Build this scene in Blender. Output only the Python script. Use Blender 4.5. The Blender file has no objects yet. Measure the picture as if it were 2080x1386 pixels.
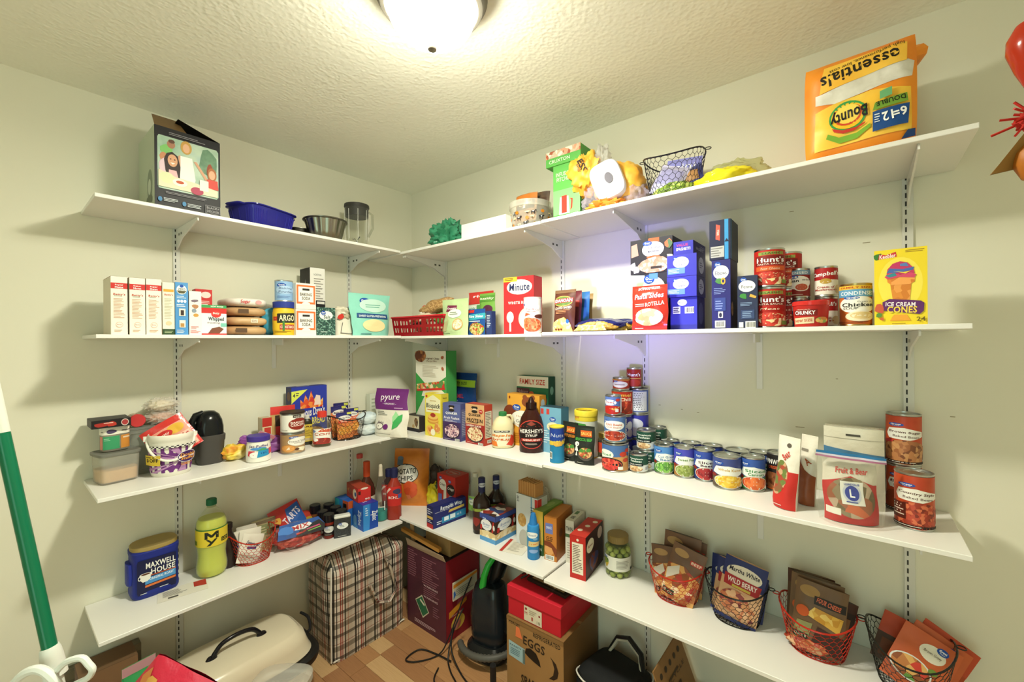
import bpy, math, random
from math import sin, cos, pi, radians, atan2, hypot, sqrt
from mathutils import Vector, Matrix, noise
from mathutils.geometry import tessellate_polygon

random.seed(7)
SC = bpy.context.scene
COL = SC.collection

# ------------------------------------------------------------------ camera
S = 1.36
YAW, PITCH, ROLL, FPX = 0.6811, -0.0018, -0.0073, 863.42
CAM = Vector((1.5806*S, -1.2255*S, 1.5))
_F = Vector((-sin(YAW), cos(YAW), 0)); _R = Vector((cos(YAW), sin(YAW), 0)); _U = Vector((0, 0, 1))
FWD = _F*cos(PITCH) + _U*sin(PITCH); _U2 = _U*cos(PITCH) - _F*sin(PITCH)
RGT = _R*cos(ROLL) + _U2*sin(ROLL); UPV = _U2*cos(ROLL) - _R*sin(ROLL)
cd = bpy.data.cameras.new('camera'); cam = bpy.data.objects.new('camera', cd); COL.objects.link(cam)
cd.sensor_width = 36; cd.sensor_fit = 'HORIZONTAL'; cd.lens = 36*FPX/2080; cd.clip_start = .02
cam.matrix_world = Matrix(((RGT.x, UPV.x, -FWD.x, CAM.x), (RGT.y, UPV.y, -FWD.y, CAM.y), (RGT.z, UPV.z, -FWD.z, CAM.z), (0, 0, 0, 1)))
SC.camera = cam
# ------------------------------------------------------------------ world, exposure
w = bpy.data.worlds.new('world'); SC.world = w; w.use_nodes = True
w.node_tree.nodes['Background'].inputs[0].default_value = (.62, .78, .80, 1)
w.node_tree.nodes['Background'].inputs[1].default_value = 1.0
SC.view_settings.view_transform = 'Standard'; SC.view_settings.look = 'None'
SC.view_settings.exposure = 0.38; SC.view_settings.gamma = 1; SC.view_settings.use_curve_mapping = False
LAMP_STRENGTH = 58.0; LAMP_DOWN = 18.0
LAMP_COLOR = (1.0, .985, .81, 1)
# unseen violet spot added for the violet patch on the wall; daylight source assumed
sp = bpy.data.lights.new('assumed_violet_spot', 'SPOT'); spo = bpy.data.objects.new('assumed_violet_spot', sp); COL.objects.link(spo)
sp.energy = 230; sp.color = (.34, .28, 1.0); sp.spot_size = radians(19); sp.spot_blend = 1.0; sp.shadow_soft_size = .12
spo.location = (1.95, -2.62, .95)
spo.rotation_euler = (Vector((1.44, 0, 1.66)) - Vector(spo.location)).to_track_quat('-Z', 'Y').to_euler()

al = bpy.data.lights.new('doorway_fill', 'AREA'); alo = bpy.data.objects.new('doorway_fill', al); COL.objects.link(alo)  # unseen fill light added at the doorway to lift shadows and tint the walls
al.shape = 'RECTANGLE'; al.size = .85; al.size_y = 1.9; al.energy = 8; al.color = (.68, 1.0, .78)
alo.location = (2.0, -2.80, 1.05); alo.rotation_euler = (radians(90), 0, radians(42))

def ray(x, y): return FWD + RGT*((x-1040)/FPX) - UPV*((y-693)/FPX)
def onz(x, y, z): v = ray(x, y); return CAM + v*((z-CAM.z)/v.z)
def ony(x, y, Y=0.): v = ray(x, y); return CAM + v*((Y-CAM.y)/v.y)
def onx(x, y, X=0.): v = ray(x, y); return CAM + v*((X-CAM.x)/v.x)

# ------------------------------------------------------------------ materials
_M = {}
def lin(h):
    h = h.lstrip('#'); c = [int(h[i:i+2], 16)/255 for i in (0, 2, 4)]
    return tuple((x/12.92 if x <= .04045 else ((x+.055)/1.055)**2.4) for x in c) + (1,)
def _new(name):
    m = bpy.data.materials.new(name); m.use_nodes = True
    nt = m.node_tree; return m, nt, nt.nodes['Principled BSDF']
def _node(nt, t, **kw):
    n = nt.nodes.new(t)
    for k, v in kw.items(): setattr(n, k, v)
    return n
def _bump(nt, bs, scale, strength, dist=.002, detail=3, kind='ShaderNodeTexNoise'):
    tc = _node(nt, 'ShaderNodeTexCoord'); tx = _node(nt, kind); bp = _node(nt, 'ShaderNodeBump')
    tx.inputs['Scale'].default_value = scale
    if 'Detail' in tx.inputs: tx.inputs['Detail'].default_value = detail
    bp.inputs['Strength'].default_value = strength; bp.inputs['Distance'].default_value = dist
    nt.links.new(tc.outputs['Object'], tx.inputs['Vector'])
    nt.links.new(tx.outputs['Fac' if 'Fac' in tx.outputs else 'Distance'], bp.inputs['Height'])
    nt.links.new(bp.outputs['Normal'], bs.inputs['Normal'])
    return tx
def mat(s):
    """'#rrggbb' carton; ':g' glossy plastic; ':f' crinkled film; ':m' metal; ':r' rough; ':c' clear tinted; ':t' frosted;
    'v#a#b#c:scale' speckled food; 'w#a#b:scale' streaked"""
    if s in _M: return _M[s]
    m, nt, bs = _new(s.replace('#', 'c_'))
    if s[0] in 'vw':
        cols, sc = s[1:].split(':'); cols = cols.strip('#').split('#'); sc = float(sc)
        tc = _node(nt, 'ShaderNodeTexCoord'); rp = _node(nt, 'ShaderNodeValToRGB')
        if s[0] == 'v':
            tx = _node(nt, 'ShaderNodeTexVoronoi'); tx.inputs['Scale'].default_value = sc
            sep = _node(nt, 'ShaderNodeSeparateColor'); nt.links.new(tx.outputs['Color'], sep.inputs[0]); out = sep.outputs[0]
        else:
            tx = _node(nt, 'ShaderNodeTexNoise'); tx.inputs['Scale'].default_value = sc; tx.inputs['Detail'].default_value = 4; out = tx.outputs['Fac']
        nt.links.new(tc.outputs['Object'], tx.inputs['Vector']); nt.links.new(out, rp.inputs[0])
        el = rp.color_ramp.elements; n = len(cols); rp.color_ramp.interpolation = 'CONSTANT' if s[0] == 'v' else 'LINEAR'
        a, b = (0, 1) if s[0] == 'v' else (.3, .7)
        el[0].position = a; el[0].color = lin(cols[0]); el[1].position = a+(b-a)*(n-1)/(n if s[0] == 'v' else n-1); el[1].color = lin(cols[-1])
        for i in range(1, n-1):
            e = el.new(a+(b-a)*i/(n if s[0] == 'v' else n-1)); e.color = lin(cols[i])
        nt.links.new(rp.outputs[0], bs.inputs['Base Color']); bs.inputs['Roughness'].default_value = .45
    else:
        h, _, f = s.partition(':'); bs.inputs['Base Color'].default_value = lin(h); R = bs.inputs['Roughness']
        R.default_value = .48; bs.inputs['Specular IOR Level'].default_value = .3
        if f == 'g': R.default_value = .18
        elif f == 'f': R.default_value = .2; _bump(nt, bs, 38, .35, .006, 4)
        elif f == 'm': R.default_value = .3; bs.inputs['Metallic'].default_value = 1
        elif f == 'r': R.default_value = .85
        elif f == 'k': R.default_value = .7; _bump(nt, bs, 120, .15, .001)
        elif f in 'ct' and f:
            a = _node(nt, 'ShaderNodeBsdfTransparent'); a.inputs[0].default_value = tuple(q**(.5 if f == 'c' else .35) for q in lin(h)[:3])+(1,)
            mx = _node(nt, 'ShaderNodeMixShader'); fr = _node(nt, 'ShaderNodeLayerWeight'); fr.inputs[0].default_value = .5
            if f == 'c':
                bs.inputs['Roughness'].default_value = .06; bs.inputs['Base Color'].default_value = (.8, .8, .78, 1); pw = _node(nt, 'ShaderNodeMath', operation='POWER'); pw.inputs[1].default_value = 3.5; nt.links.new(fr.outputs[1], pw.inputs[0])
                ad = _node(nt, 'ShaderNodeMath', operation='MULTIPLY_ADD'); ad.inputs[1].default_value = .55; ad.inputs[2].default_value = .035
                nt.links.new(pw.outputs[0], ad.inputs[0]); nt.links.new(ad.outputs[0], mx.inputs[0])
            else:
                mx.inputs[0].default_value = .30; bs.inputs['Roughness'].default_value = .3
            nt.links.new(a.outputs[0], mx.inputs[1]); nt.links.new(bs.outputs[0], mx.inputs[2])
            nt.links.new(mx.outputs[0], nt.nodes['Material Output'].inputs['Surface'])
    _M[s] = m
    return m

# ------------------------------------------------------------------ glyphs
GL = {}
def _glyphs():
    chars = ''.join(chr(i) for i in range(33, 127)); tmp = []
    def mk(s, off):
        cu = bpy.data.curves.new('g', 'FONT'); cu.body = s; cu.resolution_u = 2; cu.fill_mode = 'FRONT'; cu.offset = off
        o = bpy.data.objects.new('g', cu); COL.objects.link(o); tmp.append(o); return o
    sets = {b: {c: (mk(c, .022*b), mk('n'+c+'n', 0)) for c in chars} for b in (0, 1)}
    nn = mk('nn', 0)
    bpy.context.view_layer.update(); dg = bpy.context.evaluated_depsgraph_get()
    def tri(o):
        e = o.evaluated_get(dg); me = e.to_mesh(); me.calc_loop_triangles()
        vs = [(v.co.x, v.co.y) for v in me.vertices]; ts = [tuple(vs[i] for i in t.vertices) for t in me.loop_triangles]; e.to_mesh_clear(); return vs, ts
    def wid(o): vs = tri(o)[0]; return max(v[0] for v in vs)-min(v[0] for v in vs)
    w0 = wid(nn)
    for b in sets:
        for c, (o, p) in sets[b].items(): GL[b, c] = (tri(o)[1], wid(p)-w0 + .03*b)
        GL[b, ' '] = ([], .28)
    for o in tmp: d = o.data; bpy.data.objects.remove(o); bpy.data.curves.remove(d)
_glyphs()
def text_tris(s, bold=0):
    x = 0; out = []
    for c in s:
        ts, a = GL.get((bold, c), ([], .3))
        out += [tuple((p[0]+x, p[1]) for p in t) for t in ts]; x += a
    return out

# ------------------------------------------------------------------ mesh collector
class MB:
    def __init__(s): s.v = []; s.f = []; s.m = []; s.mats = []
    def mi(s, c):
        if c not in s.mats: s.mats.append(c)
        return s.mats.index(c)
    def add(s, vs, fs, c):
        b = len(s.v); s.v += [tuple(v) for v in vs]; k = s.mi(c)
        for f in fs: s.f.append(tuple(b+i for i in f)); s.m.append(k)
        return s
    def box(s, x0, y0, z0, x1, y1, z1, c, bev=0.):
        if bev <= 0:
            return s.add([(x0,y0,z0),(x1,y0,z0),(x1,y1,z0),(x0,y1,z0),(x0,y0,z1),(x1,y0,z1),(x1,y1,z1),(x0,y1,z1)],
                  [(0,3,2,1),(4,5,6,7),(0,1,5,4),(1,2,6,5),(2,3,7,6),(3,0,4,7)], c)
        lo = (x0, y0, z0); hi = (x1, y1, z1); vs = []; ix = {}
        for i in (0, 1):
            for j in (0, 1):
                for k in (0, 1):
                    for a in range(3):
                        p = [(hi if q else lo)[n] + (0 if n == a else (-bev if q else bev)) for n, q in enumerate((i, j, k))]
                        ix[i, j, k, a] = len(vs); vs.append(p)
        fs = []
        for a in range(3):
            o = [n for n in range(3) if n != a]
            for q in (0, 1):
                r = []
                for (p1, p2) in ((0, 0), (1, 0), (1, 1), (0, 1)):
                    t = [0, 0, 0]; t[a] = q; t[o[0]] = p1; t[o[1]] = p2; r.append(ix[t[0], t[1], t[2], a])
                fs.append(tuple(r))
            for p1 in (0, 1):
                for p2 in (0, 1):
                    t0 = [0, 0, 0]; t0[o[0]] = p1; t0[o[1]] = p2; t1 = list(t0); t1[a] = 1
                    fs.append((ix[(*t0, o[0])], ix[(*t1, o[0])], ix[(*t1, o[1])], ix[(*t0, o[1])]))
        for i in (0, 1):
            for j in (0, 1):
                for k in (0, 1): fs.append(tuple(ix[i, j, k, a] for a in range(3)))
        return s.add(vs, fs, c)
    def loft(s, secs, c, seg=28, cap=(1, 1)):
        """secs: (rx, ry, z, n, ox, oy)"""
        vs = []; fs = []
        for q in secs:
            rx, ry, z = q[:3]; n = q[3] if len(q) > 3 else 2; ox = q[4] if len(q) > 4 else 0; oy = q[5] if len(q) > 5 else 0
            for i in range(seg):
                x, y = sup(2*pi*i/seg, n); vs.append((ox+rx*x, oy+ry*y, z))
        for k in range(len(secs)-1):
            for i in range(seg):
                j = (i+1) % seg; fs.append((k*seg+i, k*seg+j, (k+1)*seg+j, (k+1)*seg+i))
        if cap[0]: fs.append(tuple(range(seg-1, -1, -1)))
        if cap[1]: fs.append(tuple((len(secs)-1)*seg+i for i in range(seg)))
        return s.add(vs, fs, c)
    def tube(s, pts, r, c, sides=6, closed=False, cap=True):
        pts = [Vector(p) for p in pts]; n = len(pts); vs = []; fs = []; up = None
        for i, p in enumerate(pts):
            a = pts[i-1] if (i or closed) else p; b = pts[(i+1) % n] if (i < n-1 or closed) else p
            t = (b-a).normalized() if (b-a).length > 1e-9 else Vector((0, 0, 1))
            if up is None: up = Vector((0, 0, 1)) if abs(t.z) < .9 else Vector((1, 0, 0))
            x = t.cross(up)
            if x.length < 1e-6: x = t.cross(Vector((1, .3, 0)))
            x.normalize(); y = x.cross(t).normalized(); up = y
            rr = r[i] if isinstance(r, (list, tuple)) else r
            for k in range(sides):
                q = 2*pi*k/sides; vs.append(p + x*(rr*cos(q)) + y*(rr*sin(q)))
        for i in range(n if closed else n-1):
            for k in range(sides):
                a, b = i*sides, ((i+1) % n)*sides; l = (k+1) % sides
                fs.append((a+k, a+l, b+l, b+k))
        if cap and not closed: fs += [tuple(range(sides-1, -1, -1)), tuple((n-1)*sides+k for k in range(sides))]
        return s.add(vs, fs, c)
    def wire(s, a, b, r, c):
        a = Vector(a); b = Vector(b); t = (b-a)
        if t.length < 1e-6: return s
        t.normalize(); x = t.cross(Vector((.31, .2, .9))).normalized(); y = t.cross(x)
        o = [x*(r*cos(q)) + y*(r*sin(q)) for q in (0, 2.094, 4.189)]
        return s.add([a+k for k in o]+[b+k for k in o], [(0, 1, 4, 3), (1, 2, 5, 4), (2, 0, 3, 5)], c)
    def grid(s, fn, nu, nv, c, flip=False, closed_u=False):
        vs = [fn(i/nu, j/nv) for j in range(nv+1) for i in range(nu+1)]; fs = []
        for j in range(nv):
            for i in range(nu):
                a = j*(nu+1)+i; f = (a, a+1, a+nu+2, a+nu+1); fs.append(f[::-1] if flip else f)
        return s.add(vs, fs, c)
    def build(s, name, parent=None, smooth=38, kind=None, label=None):
        me = bpy.data.meshes.new(name); me.from_pydata(s.v, [], s.f)
        for c in s.mats: me.materials.append(c if isinstance(c, bpy.types.Material) else mat(c))
        me.polygons.foreach_set('material_index', s.m)
        if smooth:
            me.polygons.foreach_set('use_smooth', [True]*len(me.polygons)); me.set_sharp_from_angle(angle=radians(smooth))
        me.update(); o = bpy.data.objects.new(name, me); COL.objects.link(o)
        if parent is not None: o.parent = parent
        if kind: o['kind'] = kind
        if label: o['label'] = label
        return o
def sup(t, n=2):
    c, s_ = cos(t), sin(t); e = 2/n
    return (math.copysign(abs(c)**e, c), math.copysign(abs(s_)**e, s_))

def thing(name, label, cat, loc=(0, 0, 0), rz=0., group=None, rot=None):
    o = bpy.data.objects.new(name, None); COL.objects.link(o); o.empty_display_size = .05
    o.location = loc; o.rotation_euler = rot if rot else (0, 0, rz); o['label'] = label; o['category'] = cat
    if group: o['group'] = group
    return o

# ------------------------------------------------------------------ flat print on any surface
def _split(t, L, out):
    d = [hypot(t[i][0]-t[(i+1) % 3][0], t[i][1]-t[(i+1) % 3][1]) for i in range(3)]; k = max(range(3), key=lambda i: d[i])
    if d[k] <= L: out.append(t); return
    a, b, c = t[k], t[(k+1) % 3], t[(k+2) % 3]; m = ((a[0]+b[0])/2, (a[1]+b[1])/2)
    _split((a, m, c), L, out); _split((m, b, c), L, out)
def GV(cu, cv, s, ar=1.): # blue oval store emblem
    return [('e', cu, cv, .5*s, .3*s*ar, '#1d4fa8'), ('t', cu, cv+.06*s*ar, .66*s, .2*s*ar, 'Great', '#ffffff', 0, .15, 1), ('t', cu, cv-.14*s*ar, .5*s, .11*s*ar, 'Value', '#ffffff')]
def BLOB(cu, cv, ru, rv, c, n=9, amp=.18, seed=0):
    r = random.Random(seed); k = [1+amp*(r.random()*2-1) for _ in range(n)]
    return ('p', [(cu+ru*k[i]*cos(2*pi*i/n), cv+rv*k[i]*sin(2*pi*i/n)) for i in range(n)], c)
def prints(parent, items, w, h, fn, name='front_print', L=None, base=.0005, step=.00016):
    mb = MB(); lay = 0; flat = []
    for it in items:
        if isinstance(it, list): flat += it
        else: flat.append(it)
    for it in flat:
        k = it[0]; T = []; c = it[-1]
        if k == 'r':
            u0, v0, u1, v1 = [q*(w if i % 2 == 0 else h) for i, q in enumerate(it[1:5])]
            T = [((u0, v0), (u1, v0), (u1, v1)), ((u0, v0), (u1, v1), (u0, v1))]
        elif k == 'e':
            cu, cv, ru, rv = it[1]*w, it[2]*h, it[3]*w, it[4]*h; n = 22
            p = [(cu+ru*cos(2*pi*i/n), cv+rv*sin(2*pi*i/n)) for i in range(n)]
            T = [((cu, cv), p[i], p[(i+1) % n]) for i in range(n)]
        elif k == 'p':
            p = [(a*w, b*h) for a, b in it[1]]
            T = [tuple(p[i] for i in t) for t in tessellate_polygon([[Vector((a, b, 0)) for a, b in p]])]
        elif k == 't':
            cu, cv, tw, th, s, c = it[1]*w, it[2]*h, it[3]*w, it[4]*h, it[5], it[6]
            rot = it[7] if len(it) > 7 else 0; sl = it[8] if len(it) > 8 else 0; bold = it[9] if len(it) > 9 else 0
            g = text_tris(s, bold)
            if not g: continue
            g = [tuple((p[0]+sl*p[1], p[1]) for p in t) for t in g]
            xs = [p[0] for t in g for p in t]; ys = [p[1] for t in g for p in t]
            x0, x1, y0, y1 = min(xs), max(xs), min(ys), max(ys); ca, sa = cos(radians(rot)), sin(radians(rot))
            for t in g:
                q = [((p[0]-(x0+x1)/2)/max(x1-x0, 1e-6)*tw, (p[1]-(y0+y1)/2)/max(y1-y0, 1e-6)*th) for p in t]
                T.append(tuple((cu+a*ca-b*sa, cv+a*sa+b*ca) for a, b in q))
        elif k == 'b':
            cu, cv, tw, th = it[1]*w, it[2]*h, it[3]*w, it[4]*h
            mb_items = [((cu-tw/2, cv-th/2), (cu+tw/2, cv-th/2), (cu+tw/2, cv+th/2)), ((cu-tw/2, cv-th/2), (cu+tw/2, cv+th/2), (cu-tw/2, cv+th/2))]
            _emit(mb, mb_items, fn, L, base+lay*step, '#f4f4ee'); lay += 1
            r = random.Random(3); x = cu-tw*.42
            while x < cu+tw*.42:
                b = tw*r.choice((.02, .035, .05)); T += [((x, cv-th*.35), (x+b, cv-th*.35), (x+b, cv+th*.38)), ((x, cv-th*.35), (x+b, cv+th*.38), (x, cv+th*.38))]; x += b+tw*r.choice((.025, .04))
            c = '#1a1a1a'
        elif k == 'l':   # fine print lines
            u0, v0, u1, v1, n = it[1]*w, it[2]*h, it[3]*w, it[4]*h, it[5]; r = random.Random(n+int(u0*1e4)); dv = (v1-v0)/n
            for i in range(n):
                e = u0+(u1-u0)*r.uniform(.55, 1); y = v0+dv*(i+.25); y2 = y+dv*.42
                T += [((u0, y), (e, y), (e, y2)), ((u0, y), (e, y2), (u0, y2))]
        _emit(mb, T, fn, L, base+lay*step, c); lay += 1
    if mb.f: return mb.build(name, parent, smooth=0 if not L else 60)
def _emit(mb, T, fn, L, off, c):
    if L:
        o = []
        for t in T: _split(t, L, o)
        T = o
    ix = {}; vs = []; fs = []
    for t in T:
        f = []
        for p in t:
            k = (round(p[0], 6), round(p[1], 6))
            if k not in ix: ix[k] = len(vs); vs.append(fn(p[0], p[1], off))
            f.append(ix[k])
        if len(set(f)) == 3:
            ar = (t[1][0]-t[0][0])*(t[2][1]-t[0][1])-(t[2][0]-t[0][0])*(t[1][1]-t[0][1])
            fs.append(tuple(f) if ar > 0 else tuple(f[::-1]))
    mb.add(vs, fs, c)
def face_fn(w, d, h, side):
    return {'front': lambda a, b, o: (-w/2+a, -d/2-o, b), 'right': lambda a, b, o: (w/2+o, -d/2+a, b),
            'left': lambda a, b, o: (-w/2-o, d/2-a, b), 'top': lambda a, b, o: (-w/2+a, -d/2+b, h+o)}[side]

# ------------------------------------------------------------------ placing things where they stand
LOG = []
def cam_turn(p): return atan2(CAM.x-p[0], -(CAM.y-p[1]))
def wr(z, xl, xr, yb, yt, q=None):     # parallel to the wall behind; q = distance of the front face from that wall
    xm, ym = (xl+xr)/2, (yb+yt)/2
    if q is None: q = -onz(xm, yb, z).y
    a, b = ony(xl, ym, -q).x, ony(xr, ym, -q).x
    return Vector(((a+b)/2, -q, z)), 0., b-a, ony(xm, yt, -q).z - z
def wl(z, xl, xr, yb, yt, q=None):
    xm, ym = (xl+xr)/2, (yb+yt)/2
    if q is None: q = onz(xm, yb, z).x
    a, b = onx(xl, ym, q).y, onx(xr, ym, q).y
    return Vector((q, (a+b)/2, z)), pi/2, b-a, onx(xm, yt, q).z - z
def wa(z, p1, p2, yt):                 # front bottom corners seen on the shelf
    a, b = onz(*p1, z), onz(*p2, z); m = (a+b)/2; t = (b-a); n = Vector((-t.y, t.x, 0)).normalized()
    v = ray((p1[0]+p2[0])/2, yt); k = (m-CAM).dot(n)/v.dot(n)
    return m, atan2(t.y, t.x), t.length, (CAM+v*k).z - z
def cyl(z, xl, xr, yb, yt, q=None, wall='R'):   # upright round thing: centre, radius, height
    xm = (xl+xr)/2; a = [atan2(ray(x, 693).dot(_R), ray(x, 693).dot(_F)) for x in (xl, xr)]; al = (a[1]-a[0])/2
    d = ray(xm, 693); d.z = 0; d.normalize()
    d = (_F*cos((a[0]+a[1])/2) + _R*sin((a[0]+a[1])/2))
    if q is None:
        p = onz(xm, yb, z); h0 = hypot(p.x-CAM.x, p.y-CAM.y); dc = h0/(1-sin(al))
    else:
        dc = (-q-CAM.y)/d.y if wall == 'R' else (q-CAM.x)/d.x
    r = dc*sin(al); v = ray(xm, yt); k = (dc-r)/hypot(v.x, v.y)
    return Vector((CAM.x+d.x*dc, CAM.y+d.y*dc, z)), r, CAM.z+v.z*k - z
def col_at(px, q, z, py=800):          # point in the photo column px at distance q from the long wall
    p = ony(px, py, -q); return Vector((p.x, -q, z))
def off_wall(p, r):
    p = Vector(p)
    if p.y > -(r+.003): p.y = -(r+.003)
    if p.x < r+.003: p.x = r+.003
    return p
def loc_of(p, rz, x, y): return (p[0]+x*cos(rz)-y*sin(rz), p[1]+x*sin(rz)+y*cos(rz))

# ------------------------------------------------------------------ product builders
def carton(name, label, cat, pl, d, body, front=(), right=(), left=(), top=(), group=None, bev=.0012, flap=None, turn=0.):
    p, rz, w_, h = pl; rz += turn; x, y = loc_of(p, rz, 0, d/2); t = thing(name, label, cat, (x, y, p[2]), rz, group)
    LOG.append((name, round(w_, 3), round(d, 3), round(h, 3), tuple(round(k, 3) for k in (x, y, p[2]))))
    MB().box(-w_/2, -d/2, 0, w_/2, d/2, h, body, bev).build('carton_body', t, smooth=0)
    for nm, it, ww, hh in (('front', front, w_, h), ('right', right, d, h), ('left', left, d, h), ('top', top, w_, d)):
        if it: prints(t, it, ww, hh, face_fn(w_, d, h, nm), {'front': 'front_print', 'right': 'side_print', 'left': 'side_print', 'top': 'top_print'}[nm])
    if not top and h > .06:   # closing flap seam
        MB().box(-w_/2+.002, -.0006, h, w_/2-.002, .0006, h+.0006, flap or '#8a8070').build('flap_seam', t, smooth=0)
    t['top'] = p[2]+h
    return t
def lmap(secs, z0, z1, span=pi):
    def at(z):
        for a, b in zip(secs, secs[1:]):
            if a[2] <= z <= b[2] and b[2] > a[2]:
                k = (z-a[2])/(b[2]-a[2]); na = a[3] if len(a) > 3 else 2; nb = b[3] if len(b) > 3 else 2
                return a[0]+(b[0]-a[0])*k, a[1]+(b[1]-a[1])*k, na+(nb-na)*k
        return secs[-1][0], secs[-1][1], 2
    def fn(a, b, o, W):
        th = (a/W-.5)*span - pi/2; rx, ry, n = at(z0+b); x, y = sup(th, n)
        return ((rx+o)*x, (ry+o)*y, z0+b)
    return fn
def wrap(parent, secs, items, z0, z1, W, span=pi, name='label_print', L=.012, base=.0006):
    f = lmap(secs, z0, z1, span)
    return prints(parent, items, W, z1-z0, lambda a, b, o: f(a, b, o, W), name, L, base)
def can(name, label, cat, pl, paper, items=(), turn=0., group=None, lid='#b9bab6:m', bands=()):
    p, r, h = pl; p = off_wall(p, r); t = thing(name, label, cat, p, cam_turn(p)+turn, group)
    LOG.append((name, round(r, 4), round(h, 3), tuple(round(k, 3) for k in p)))
    e = min(.004, r*.09); rr = r*.965
    MB().loft([(rr*.9, rr*.9, .001), (rr, rr, 0), (r, r, .001), (r, r, .004), (rr, rr, .006), (rr, rr, h-.006), (r, r, h-.004), (r, r, h-.0005), (r*.97, r*.97, h)], lid, 32, (1, 0)).build('can_body', t)
    MB().loft([(r*.97, r*.97, h), (r*.93, r*.93, h-.0005), (r*.92, r*.92, h-.004), (r*.78, r*.78, h-.004), (r*.76, r*.76, h-.003), (r*.55, r*.55, h-.003), (r*.53, r*.53, h-.004), (.001, .001, h-.004)], lid, 32, (0, 1)).build('can_lid', t)
    s = [(rr+.0006, rr+.0006, .006), (rr+.0006, rr+.0006, h-.006)]
    MB().loft(s, paper, 32, (0, 0)).build('paper_label', t)
    if items: wrap(t, s, list(items), .006, h-.006, pi*rr)
    t['top'] = p[2]+h
    return t
def pouch(name, label, cat, pl, t_, body, items=(), kind='stand', tilt=0., group=None, seed=0, wrinkle=.004, back=None, taper=0., roll=0., seal=None, zoff=0.):
    p, rz, w_, h = pl; o = thing(name, label, cat, p, rz, group)
    o.rotation_euler = (tilt, roll, rz); o.location.z += zoff
    LOG.append((name, round(w_, 3), round(h, 3), tuple(round(k, 3) for k in p)))
    def T(u, v):
        e = max(0., 1-abs(2*u-1)**3.2)
        if kind == 'stand': g = (1-max(0, v-.02)**1.4)*.96 if v < .93 else .03; g = max(.02, g*(.75+.25*min(1, v/.12)))
        elif kind == 'pillow': k = min(1, max(0, (v-.06)/.88)); g = max(.02, sin(pi*k)**.6)
        else: g = .8
        if seal and v > .93: g = .02
        return t_/2*(e*g+.015)
    def side(u, v, s, off=0.):
        x = (u-.5)*w_*(1+taper*(v-.5)); z = v*h; e = (1-abs(2*u-1)**4)*(1-abs(2*v-1)**6)
        n = noise.noise(Vector((x*22+seed*3.7, z*22+s, seed))) + .5*noise.noise(Vector((x*55, z*55+s*5, seed+9)))
        y = s*(T(u, v)+off) + s*wrinkle*n*e
        xx = x + .012*w_/.2*noise.noise(Vector((seed*5.1, z*14, 2)))*(1 if kind != 'flat' else .2)
        return (xx, y, z)
    m = MB(); m.grid(lambda u, v: side(u, v, -1), 14, 18, body); m.grid(lambda u, v: side(u, v, 1), 14, 18, back or body, True)
    b = [side(i/14, 0, -1) for i in range(15)] + [side(i/14, 0, 1) for i in range(15)]
    m.add(b, [(i+1, i, 15+i, 16+i) for i in range(14)], body)
    b = [side(i/14, 1, -1) for i in range(15)] + [side(i/14, 1, 1) for i in range(15)]
    m.add(b, [(i, i+1, 16+i, 15+i) for i in range(14)], body)
    for k in (0, 1):
        b = [side(k, j/18, -1) for j in range(19)] + [side(k, j/18, 1) for j in range(19)]
        m.add(b, [(j, j+1, 20+j, 19+j) if k else (j+1, j, 19+j, 20+j) for j in range(18)], body)
    m.build('pouch_body', o, 50)
    G = [[Vector(side(i/14, j/18, -1)) for i in range(15)] for j in range(19)]
    def on(a, b_, of):
        u = min(.9999, max(0, a/w_))*14; v = min(.9999, max(0, b_/h))*18; i, j = int(u), int(v); u -= i; v -= j
        q = (G[j][i]*(1-u)+G[j][i+1]*u)*(1-v)+(G[j+1][i]*(1-u)+G[j+1][i+1]*u)*v; return (q.x, q.y-of, q.z)
    if items: prints(o, list(items), w_, h, on, 'front_print', max(min(w_/14, h/18)*.8, .005), .0012, .0003)
    return o
def blob(parent, name, c, r, mt, amp=.25, freq=9., seed=0, sub=4, flat=None, sharp=60):
    """crumpled closed film, c centre, r three half sizes"""
    mb = MB(); nu, nv = 9*sub, 5*sub
    def fn(u, v):
        th, ph = 2*pi*u, pi*(v-.5); d = Vector((cos(ph)*cos(th), cos(ph)*sin(th), sin(ph)))
        q = d*freq*.25 + Vector((seed*3.1, seed*1.7, 0))
        k = 1 + amp*noise.noise(q) + amp*.5*noise.noise(q*2.3) + amp*.35*abs(noise.noise(q*4.1))
        x, y, z = (c[i]+r[i]*d[i]*k for i in range(3))
        if flat is not None: z = max(z, flat)
        return (x, y, z)
    vs = []; fs = []
    for j in range(nv+1):
        for i in range(nu): vs.append(fn(i/nu, j/nv))
    for j in range(nv):
        for i in range(nu):
            k = (i+1) % nu; fs.append((j*nu+i, j*nu+k, (j+1)*nu+k, (j+1)*nu+i))
    return mb.add(vs, fs, mt).build(name, parent, sharp)
def lathe_thing(name, label, cat, pl, prof, mt, turn=0., group=None, part='bottle_body', seg=32, n=2, ry=1.):
    """prof: (radius share, height share[, n]) from the base up"""
    p, r, h = pl; p = off_wall(p, r); t = thing(name, label, cat, p, cam_turn(p)+turn, group)
    LOG.append((name, round(r, 4), round(h, 3), tuple(round(k, 3) for k in p)))
    secs = [(r*q[0], r*q[0]*ry, h*q[1], q[2] if len(q) > 2 else n) for q in prof]
    MB().loft(secs, mt, seg).build(part, t)
    t['top'] = p[2]+h
    return t, secs
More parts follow.
